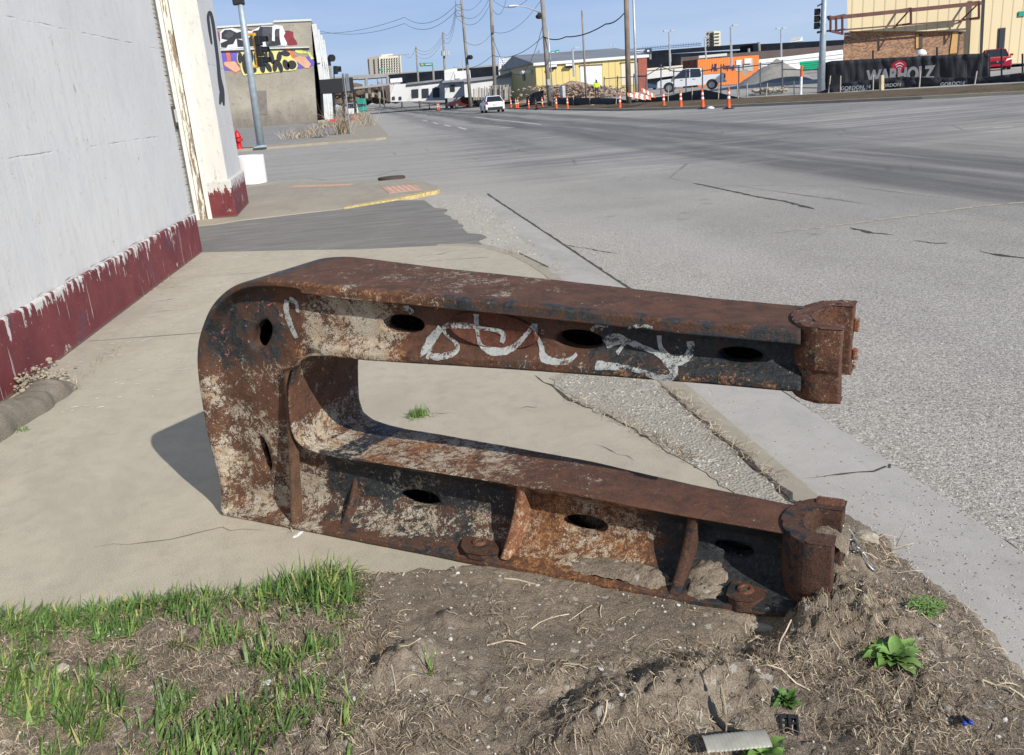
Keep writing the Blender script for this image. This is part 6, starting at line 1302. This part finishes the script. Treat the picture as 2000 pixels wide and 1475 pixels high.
ribbon('silt_fence',[(1490,195),(1540,194),(1580,188),(1612,175),(1640,163),(1680,158),(1760,150),(1850,152),(1930,150),(2000,142),(2060,136)],[(1490,198),(1540,195),(1580,192),(1612,191),(1640,190),(1680,186),(1760,176),(1850,173),(1930,168),(2000,160),(2060,153)],'lower black silt fence in front of the tall fence screen','silt fence',M_silt,2,.2)
ribbon('silt_fence',[(1028,190),(1045,180),(1062,176)],[(1030,205),(1046,200),(1062,196)],'bunched black cloth and boards hanging by the dirt driveway','silt fence',M_silt,5,.5,20)
sk=None
def stake(u,v0,v1,lab,yo=1.0,du=0,r=.035,mat=None,name='stake',cat='stake',grp='timber stakes of the silt fence'):
    Y=Yv(u)+yo; a=D(u,v1,Y); b=D(u+du,v0,Y); a.z-=.1; k=MB(); k.tube([a,b],r,5); return tag(k.build(name,mat or M_stake),lab,cat,grp)
desc=['left of the brown pole','leaning stake right of the white mast','beside the pickup front wheel','in the folded cloth under the pickup','leaning stake behind the pickup','thin stake right of the pickup','short stake at the bare gap','tilted stake over the rubble stones','stake before the orange marker post','stake left of the signal pole cloth','stake just right of the signal pole','stake at the left of the phone-number cloth','stake under the screen logo','pale stake at the right end of the lettering','leaning stake at the dark fold']
for (u,v0,v1,du),d_ in zip([(1152,182,204,0),(1203,182,202,2),(1305,170,196,0),(1352,170,197,0),(1403,168,196,1),(1442,163,193,-2),(1460,163,194,-1),(1495,162,197,4),(1551,158,193,0),(1617,148,190,5),(1641,148,190,1),(1705,145,181,1),(1795,138,177,3),(1902,139,172,6),(1120,186,205,0)],['grey stake in the cloth left of the thin grey pole','leaning pale stake left of the brown pole','stake behind the delineator left of the pickup','stake in the black cloth under the pickup door','stake between pickup and its rear wheel','leaning stake just right of the pickup','second leaning stake right of the pickup','tilted stake above the rubble stones','stake in front of the orange and white marker','stake at the foot of the right signal pole','stake just right of the signal pole foot','stake left of the yellow-stained post','pale stake at the right end of the screen lettering','leaning stake below the right end of the screen','short stake left end of the black cloth']): stake(u,v0,v1,'timber '+d_,du=du)
stake(1722,147,183,'thick stained timber post in front of the screen lettering',yo=.4,r=.13,mat=plain('stained_yellow_timber',(.55,.45,.28),.8,sc=2,var=.3),cat='post',name='timber_post',grp=None).pop('group',None)
# marker post, orange over white
t=thing('marker_post','pipe marker post painted orange over white beside the dark gate frame','marker post',D(1565,187,Yv(1565)+1)); Y=Yv(1565)+1
k=MB(); k.tube([D(1564,186,Y),D(1565,150,Y)],.075,8); k.build('lower_post',M_refl,t); k=MB(); k.tube([D(1565,150,Y),D(1566,128,Y)],.076,8); k.build('upper_post',M_or,t)
# chain-link fence frame
M_fence=plain('dull_fence_steel',(.16,.165,.17),.5,.5)
def mk_mesh(name,dens,op):
    q=NM(name); x,y,z=q.sep()[:3]; a=q.ma('FRACT',q.ma('MULTIPLY',q.ma('ADD',x,z),dens)); b=q.ma('FRACT',q.ma('MULTIPLY',q.ma('SUBTRACT',x,z),dens)); m=q.ma('MAXIMUM',q.ma('LESS_THAN',a,op),q.ma('LESS_THAN',b,op)); q.l.new(m,q.b.inputs['Alpha']); return q.done((.22,.225,.23),.5,metal=.3)
M_mesh=mk_mesh('chain_link',11,.05)
def fence(name,lab,pts,yo,topv):
    t=thing(name,lab,'fence',D(pts[0][0],pts[0][2],Yv(pts[0][0])+yo)); k=MB(); rows=[[],[]]
    for (u,v0,v1) in pts:
        Y=Yv(u)+yo; a=D(u,v1,Y); b=D(u,v0,Y); kk=MB(); kk.tube([a,b],.045,6); kk.build('post',M_fence,t); rows[0].append(b+Vector((0,.02,-.15))); rows[1].append(a+Vector((0,.02,0)))
    k.grid(rows); k.build('mesh_panel',M_mesh,t)
    for dz in (0,1.0,1.45) if topv else (0,):
        kk=MB(); kk.tube([p-Vector((0,0,dz)) for p in rows[0]],.032,5); kk.build('rail',M_fence,t)
    return t
fence('chain_link_fence','grey chain-link fence across the gravel lot behind the delineators',[(1238,144,190),(1262,144,190),(1291,126,186),(1316,135,184),(1340,135,182),(1372,134,182),(1408,128,184),(1443,127,188),(1485,122,188),(1528,117,186)],4.5,False)
fence('pipe_gate','dark pipe gate frame between the lot fence and the signal pole',[(1528,130,186),(1566,131,186),(1598,131,185)],3.6,True)
fence('mesh_fence','grey mesh-covered fence in front of the yellow building doors',[(1180,150,190),(1206,148,190),(1238,146,190),(1262,145,190)],5.5,False)
# weathered boards behind the hatchback
t=thing('board_fence','ragged row of weathered upright boards behind the white hatchback','fence',D(950,188,100)); rr=random.Random(6)
for i in range(24):
    u=924+i*3.1; w_=rr.uniform(1.5,2.6); v=172+rr.uniform(-3,3)-(u-924)*.06; k=MB(); fac(k,[(u,v),(u+w_,v-.5),(u+w_,195),(u,196)],100+rr.uniform(-.4,.4),.08,0); k.build('board',M_pole2 if rr.random()<.7 else M_stake,t)
k=MB(); fac(k,[(955,168),(993,165),(993,167),(955,170)],100.5,.1); k.build('rail',M_pole2,t)
# banner screen
def mk_screen():
    q=NM('black_mesh_screen'); n=q.noise(.8,6,.7,q.map((1,1,.35))); return q.done(q.mix(n,(.010,.011,.013),(.04,.042,.046)),.65,q.bump(n,.6,.2),spec=.4)
M_screen=mk_screen(); YB_=lambda u: float(np.interp(u,[1610,1640,1800,2000,2060],[48.2,47.5,44.8,41.5,40.6]))
M_print=plain('grey_white_print',(.30,.30,.30),.7)
SC=thing('fence_screen','tall black privacy screen with white lettering and red shield emblem on the lot fence','fence screen',D(1640,185,YB_(1640)))
us=np.linspace(1613,1932,80); top=np.interp(us,[1613,1625,1700,1830,1905,1932],[122,119,115,108,105,104]); bot=np.interp(us,[1613,1640,1700,1780,1932],[187,186,178,174,158]); rows=[]
fy=lambda i,f:YB_(us[i])+.10*mn.noise((i*.4,f*2,3))+.18*math.exp(-((us[i]-1838)/9)**2)*f
for j in range(9): f=j/8; rows.append([D(u,top[i]*(1-f)+bot[i]*f,fy(i,f)) for i,u in enumerate(us)])
k=MB(); k.grid(rows); o=k.build('screen_cloth',M_screen,SC,smooth=True); m_=o.modifiers.new('s','SOLIDIFY'); m_.thickness=.01
for u,v in ((1613,122),(1705,98),(1796,108),(1830,92),(1932,100),(1956,95),(1997,105)): k=MB(); k.tube([D(u,v,YB_(u)+.1),D(u+.5,v+ (85 if u<1700 else 75),YB_(u)+.1)],.045,6); k.build('post',M_blk,SC)
xd=(D(1800,150,YB_(1800))-D(1715,156,YB_(1715))); xd.z=0; lc=D(1757,153,YB_(1757)-.35); text('lettering','WARHOLZ',M_print,SC,lc+Vector((0,0,.14)),xd,(0,0,1),.92,.01,.72,0,.045)
k=MB(); em=D(1755.5,134,YB_(1755)-.3); u_=xd.normalized(); z_=Vector((0,0,1))
shield=[(-.36,.22),(-.26,.34),(0,.42),(.26,.34),(.36,.22),(.36,-.02),(.2,-.2),(0,-.42),(-.2,-.2),(-.36,-.02)]
k.slab([em+u_*a+z_*b for a,b in shield],(0,-.02,0)); k.build('emblem',plain('emblem_red',(.50,.02,.04),.6),SC)
k=MB()
for r0,zc,aw in ((.42,-.12,.75),(.33,-.16,.70),(.24,-.20,.6)):
    P=[(r0*math.sin(a)*.72,zc+r0*math.cos(a)) for a in np.linspace(-aw,aw,9)]; Q=[((r0-.05)*math.sin(a)*.72,zc+(r0-.05)*math.cos(a)) for a in np.linspace(-aw,aw,9)]
    k.add([em+u_*a+z_*b+Vector((0,-.035,0)) for a,b in P+Q],[(i,i+1,i+10,i+9) for i in range(8)])
k.build('emblem_stripes',M_whitepaint,SC)
for (u,v,tx,sz) in ((1671,171.5,'GORDON, N',.26),(1671,178,'402.364.1700',.22),(1738,167,'GORDON',.24),(1860,164,'GORDON',.24)): text('lettering',tx,M_grey,SC,D(u,v,Yv(u)+.95),xd,(0,0,1),sz,.01)
# right signal pole
c=D(1603.5,171,Yv(1603)+2.2); c.z=.2; tp=D(1612,-50,c.y); t=thing('traffic_signal_pole','pale steel pole with a black signal head, at the left end of the black screen','traffic signal',c); k=MB(); k.tube([c,c.lerp(tp,.5),tp],[.21,.17,.14],20); k.build('pole',M_galvp,t,smooth=True)
hc=D(1596,37,c.y-.3); signal_head(t,hc,(-.35,-.94,0),3,.98); k=MB(); k.tube([D(1597,12,c.y-.2),D(1608,6,c.y)],.04,6); k.tube([D(1597,-5,c.y-.2),D(1608,-8,c.y)],.05,6); k.tube([D(1597,62,c.y-.2),D(1608,61,c.y)],.04,6); k.build('bracket',M_blk,t)
# ================================================================ beige building with brick front
M_beige=mk_ribbed('beige_ribbed_cladding',(.60,.50,.31),1.15,.05); M_beam=plain('red_brown_steel',(.115,.05,.04),.7,sc=3,var=.3)
def mk_brick():
    q=NM('mottled_brown_brick'); b=q.n.new('ShaderNodeTexBrick'); mp_=q.map((1,1,1),(math.pi/2,0,0)); q.l.new(mp_,b.inputs[0]); b.inputs['Scale'].default_value=3.2; b.inputs['Color1'].default_value=(.36,.20,.11,1); b.inputs['Color2'].default_value=(.14,.075,.05,1); b.inputs['Mortar'].default_value=(.30,.25,.2,1); b.inputs['Mortar Size'].default_value=.012; n=q.noise(.8,5,.7); return q.done(q.mix(q.ramp(n,[(.5,0),(.75,.55)]),b.outputs[0],(.42,.30,.20)),.85,spec=.2)
M_brick=mk_brick(); YG=64; GB=thing('beige_building','tall beige metal-clad building with brick lower wall and red-brown steel canopy frame','building',D(1800,118,YG))
k=MB(); fac(k,[(1652,-90),(1886,-110),(1886,61),(1656,61)],YG,14); k.build('upper_cladding',M_beige,GB)
k=MB(); fac(k,[(1884,-110),(2120,-130),(2110,125),(1881,125)],YG+1.0,14,.5); k.build('tall_wall',M_beige,GB)
k=MB(); fac(k,[(1649,64),(1882,47),(1882,122),(1646,122)],YG+.35,12,.5); k.build('brick_wall',M_brick,GB)
k=MB(); fac(k,[(1656,64.5),(1886,46),(1886,61),(1656,63)],YG+.05,12.0) if False else None
M_ply=plain('raw_plywood',(.46,.28,.11),.8,sc=1,var=.15)
for L in ([(1789,68),(1795,67.5),(1795,94),(1789,95)],[(1861,62),(1872,61),(1869,104),(1855,105)]): k=MB(); fac(k,L,YG+.25,.1); k.build('boarded_opening',M_ply,GB)
k=MB(); fac(k,[(1795,67),(1802,66.5),(1802,94),(1795,94)],YG+.22,.12); k.build('opening_reveal',M_dark,GB); k=MB(); fac(k,[(1872,61),(1876,60.5),(1872,104),(1869,104)],YG+.24,.1); k.build('opening_reveal',M_dark,GB)
k=MB(); fac(k,[(1951,55),(1964.5,54),(1961,102),(1948,103)],YG+.9,.12); k.build('window',M_dark,GB); k=MB(); fac(k,[(1953,57),(1962.5,56.5),(1959.5,100),(1950,101)],YG+.85,.06); k.build('window_pane',M_glass,GB)
k=MB(); fac(k,[(1918,-20),(1925,-20),(1918,118),(1912.5,118)],YG-.2,.35,.5); k.build('downpipe',M_trimb,GB)
k=MB()
A_=[(1622,36),(1918,5)]
def bm_(u0,v0,u1,v1,Y,h,d=.22,Y2=None):
    a=D(u0,v0,Y); b=D(u1,v1,Y2 or Y); k.slab([a,b,b-Vector((0,0,h)),a-Vector((0,0,h))],(0,d,0))
bm_(1620,32,1919,2,YG-1.8,.26); bm_(1622,57,1912,34,YG-1.8,.14,.14) if False else None
bm_(1622,58,1648,64,YG-1.8,.14); bm_(1646,62,1650,62,YG-1.8,.9,.15) if False else None
for u,v0,v1 in ((1622,34,58),(1633,34,60),(1645,32,64),(1779,16,48),(1912,4,36)):
    a=D(u,v0,YG-1.8); b=D(u,v1,YG-1.8); k.tube([a,b],.09,5)
for u in (1622,1650,1779,1912): a=D(u,33-(u-1620)*.1,YG-1.7); k.tube([a,Vector((a.x,YG+.1,a.z))],.10,5); a=D(u,60-(u-1620)*.088,YG-1.8); k.tube([a,Vector((a.x,YG+.1,a.z))],.07,5)
bm_(1622,59,1914,35.5,YG-.9,.10,.1); k.tube([D(1779,17,YG-1.8),D(1745,55,YG+.05)],.06,5); k.tube([D(1912,6,YG-1.8),D(1872,45,YG+.05)],.06,5)
k.build('canopy_frame',M_beam,GB)
k=MB(); k.lathe([(.36,0),(.36,.15),(.25,.32),(.08,.40)],D(1799,108,YG-4),14); tag(k.build('white_dome',M_wht,smooth=True),'round white dome peeking over the black screen','ventilator')
k=MB(); c=D(1996,27,YG+.9); k.box(c,(.6,.08,.35)); tag(k.build('wall_sign',M_hgreen),'small green plate on the tall beige wall at the right edge','sign')
# ================================================================ lot objects
t=thing('shipping_container','long orange shipping container with dark blue lettering behind the pickup','container',D(1420,152,112)); M_cont=mk_ribbed('orange_corrugated_steel',(.72,.20,.035),3.2,.05)
k=MB(); a=D(1362,116.5,108); b=D(1481,104.5,109); h=b.z; z0=.55; zt=a.z
k.add([Vector((a.x,a.y,z0)),Vector((b.x,b.y,z0)),Vector((b.x,b.y,zt)),Vector((a.x,a.y,zt)),Vector((a.x+1.2,a.y+2.4,z0)),Vector((b.x+1.2,b.y+2.4,z0)),Vector((b.x+1.2,b.y+2.4,zt)),Vector((a.x+1.2,a.y+2.4,zt))],[(0,1,2,3),(5,4,7,6),(4,0,3,7),(1,5,6,2),(3,2,6,7),(0,4,5,1)]); k.build('container_body',M_cont,t)
k=MB(); k.slab([Vector((a.x-.05,a.y-.05,z0)),Vector((a.x+.1,a.y,z0)),Vector((a.x+.1,a.y,zt)),Vector((a.x-.05,a.y-.05,zt))],(-1.0,2.3,0)); k.build('end_doors',M_beam,t)
dd=(b-a); dd.z=0; nn_=Vector((dd.y,-dd.x,0)).normalized()*.08
M_nv=plain('navy_lettering',(.02,.03,.10),.5)
text('lettering','Hapag-Lloyd',M_nv,t,a.lerp(b,.60)+nn_+Vector((0,0,-1.2)),dd,(0,0,1),.92,.01,.82); text('logo','HL',M_nv,t,a.lerp(b,.27)+nn_+Vector((0,0,-1.15)),dd,(0,0,1),1.15,.01,.6,.25,.03)
M_grave=plain('grey_crushed_stone',(.27,.26,.24),.95,sc=6,var=.25,bump=1)
def pile(name,u,vt,vb,wpx,Y,mat,lab,cat,seed,dep=.8):
    c=D(u,vb,Y); c.z=.5; H=D(u,vt,Y).z-.5; R=wpx*Y/F/2; n=40; rows=[]
    for i in range(n):
        row=[]
        for j in range(n):
            a_=(i/(n-1)*2-1); b_=(j/(n-1)*2-1); rr_=math.hypot(a_,b_); z=H*max(0,1-rr_)**.85*(1+.18*mn.noise((a_*4,b_*4,seed)))+.0*rr_+.12*mn.noise((a_*9,b_*9,seed))*max(0,1-rr_); row.append((c.x+a_*R,c.y+b_*R*dep,.5+z-.02))
        rows.append(row)
    k=MB(); k.grid(rows); return tag(k.build(name,mat,smooth=True),lab,cat)
pile('gravel_pile',1515,116,165,150,92,M_grave,'large grey gravel pile heaped on the lot','gravel pile',3)
M_rub=plain('pink_brown_rubble',(.34,.25,.19),.9,sc=1.5,var=.5,bump=1)
pile('demolition_rubble',1120,158,186,230,96,M_rub,'heap of broken brick rubble in front of the yellow building','rubble heap',6,.4); 
k=MB(); rr=random.Random(12)
for i in range(800): u=rr.gauss(1125,45); Y=rr.uniform(86,95); p=D(u,rr.uniform(164,186)-abs(u-1125)*-.05,Y); stone(k,(p.x,p.y,max(.5,p.z)),rr.uniform(.06,.22),i)
tag(k.build('rubble',M_rub),'loose broken masonry scattered over the demolition heap','rubble',kind='stuff')
k=MB()
for i in range(260): u=rr.uniform(1470,1535); Y=Yv(u)+rr.uniform(3,7); p=D(u,186,Y); stone(k,(p.x,p.y,.52+rr.uniform(0,.12)),rr.uniform(.05,.16),i)
tag(k.build('stones',M_stone),'scatter of pale broken stones on the lot edge','stones',kind='stuff')
# white wrapped stacks / trailers
t=thing('white_trailer','long row of white wrapped trailers behind the gravel pile','trailer',D(1560,125,125)); k=MB(); fac(k,[(1478,117),(1560,108),(1646,97),(1648,128),(1480,142)],125,2.6,.5); k.build('trailer_body',M_wht,t)
k=MB(); fac(k,[(1478,124),(1646,105),(1646,106),(1478,125)],124.9,.1); fac(k,[(1478,131),(1646,113),(1646,113.6),(1478,131.6)],124.9,.1); k.build('side_rib',M_grey,t)
for (u0,v0,u1,v1,lab) in ((1436,118,1450,140,'left grey and white machine block beside the container'),(1452,115,1470,140,'middle grey and white machine block beside the container')):
    t=thing('machine_block',lab,'equipment',D(u0,v1,100)); k=MB(); fac(k,[(u0,v0),(u1,v0-1),(u1,v1),(u0,v1)],100,2,.5); k.build('body',M_grey,t,bevel=.08); k=MB(); fac(k,[(u0+2,v0-.5),(u1-3,v0-1),(u1-3,v0+9),(u0+2,v0+9.5)],99.8,.2); k.build('panel',M_wht,t)
k=MB(); fac(k,[(1449,136),(1460,135),(1460,146),(1449,147)],98,1.2,.5); tag(k.build('concrete_block',M_slab2),'pale concrete block in front of the grey machine blocks','concrete block')
t=thing('pipe_stack','stack of bright green pipes right of the gravel pile','pipes',D(1580,135,104)); M_grn=plain('bright_green_pipe',(.02,.36,.19),.4,sc=1)
for r_ in range(4):
    for c_ in range(2): a=D(1562+r_*1.5,124+r_*4,104+c_); b=D(1608,120+r_*4,103+c_); k=MB(); k.tube([a,b],.20,8); k.build('pipe',M_grn,t)
t=thing('white_shelters','pale low shelters and trailers between yellow building and container','building',D(1310,150,118)); k=MB(); fac(k,[(1262,137),(1355,127),(1356,143),(1262,155)],118,3,.5); k.build('wall',M_whtb,t); k=MB(); fac(k,[(1262,134),(1356,125),(1356,128),(1262,138)],117.8,3.2); k.build('roof',M_otB,t)
t=thing('box_trailer','white semi trailer crossing the overpass','truck',D(1555,80,232)); k=MB(); fac(k,[(1546,74.5),(1567,71.5),(1568,80),(1543,83)],232,3); k.build('box_body',M_wht,t); k=MB(); fac(k,[(1546,73.8),(1566,71.2),(1563,77.5),(1543,81)],231.9,.1) ; k.build('side_panel',M_grey,t)
t=thing('utility_cabinet','pale grey utility cabinet on the verge right of the lamp pole','cabinet',D(1099,189,78)); k=MB(); k.box(D(1099,180,78),(.42,.4,1.0)); k.build('case',M_grey,t,bevel=.03); k=MB(); k.box(D(1099,180,77.78),(.34,.03,.86)); k.build('door',M_steel,t)
# worker
def person(px,Y):
    f=D(*px,Y); t=thing('person','worker in bright yellow hi-vis jacket, dark trousers and white hard hat, seen from behind','person',f); H=1.78
    J=[((0,0,.95),.15),((0,0,1.2),.17),((0,0,1.42),.16),((0,0,1.52),.07),((0,.0,1.64),.095),((0,0,1.74),.08),((.19,0,1.42),.075),((.27,.02,1.17),.058),((.24,-.10,.95),.045),((-.19,0,1.42),.075),((-.28,0,1.17),.058),((-.22,-.12,.98),.045),((.10,0,.88),.10),((.13,.03,.48),.075),((.15,0,.08),.055),((.16,-.13,.04),.045),((-.10,0,.88),.10),((-.12,-.04,.48),.075),((-.15,.05,.08),.055),((-.16,-.08,.04),.045)]
    E=[(0,1),(1,2),(2,3),(3,4),(4,5),(2,6),(6,7),(7,8),(2,9),(9,10),(10,11),(0,12),(12,13),(13,14),(14,15),(0,16),(16,17),(17,18),(18,19)]
    def skin(name,ids,sc,mat):
        mp_={j:i for i,j in enumerate(ids)}; me=bpy.data.meshes.new(name); me.from_pydata([J[j][0] for j in ids],[(mp_[a],mp_[b]) for a,b in E if a in mp_ and b in mp_],[]); o=bpy.data.objects.new(name,me); COL.objects.link(o); o.modifiers.new('s','SKIN')
        for i,j in enumerate(ids): me.skin_vertices[0].data[i].radius=(J[j][1]*sc,J[j][1]*sc*.8)
        me.skin_vertices[0].data[0].use_root=True; s=o.modifiers.new('u','SUBSURF'); s.levels=s.render_levels=2; me.materials.append(mat); o.parent=t; return o
    skin('body',list(range(20)),1.0,plain('dark_trousers_and_skin',(.05,.05,.06),.8)); skin('hi_vis_jacket',[1,0,2,6,7,8,9,10,11],1.16,plain('fluorescent_yellow',(.55,.85,.03),.6,sc=6,var=.15))
    k=MB(); k.lathe([(.15,1.70),(.125,1.71),(.12,1.78),(.08,1.84),(.0,1.86)],(0,0,0),16,False); loc_(k,'hard_hat',M_wht,t,smooth=True)
person((1166,192),86)
# litter on the far kerb, clutter on the verge
k=MB(); k.lathe([(.25,0),(.3,.15),(.12,.3)],G(1158,212,ZR),9); tag(k.build('rubbish_bag',M_grey,smooth=True),'pale blue-grey bag lying on the kerb below the worker','litter')
k=MB(); c=G(1387,213,ZR); k.lathe([(.22,0),(.24,.06),(.1,.14)],c,9); tag(k.build('rubbish_bag',M_wht,smooth=True),'small white bag on the road edge between two delineators','litter')
t=thing('green_shrub_row','x','shrub',(0,0,0)) if False else None
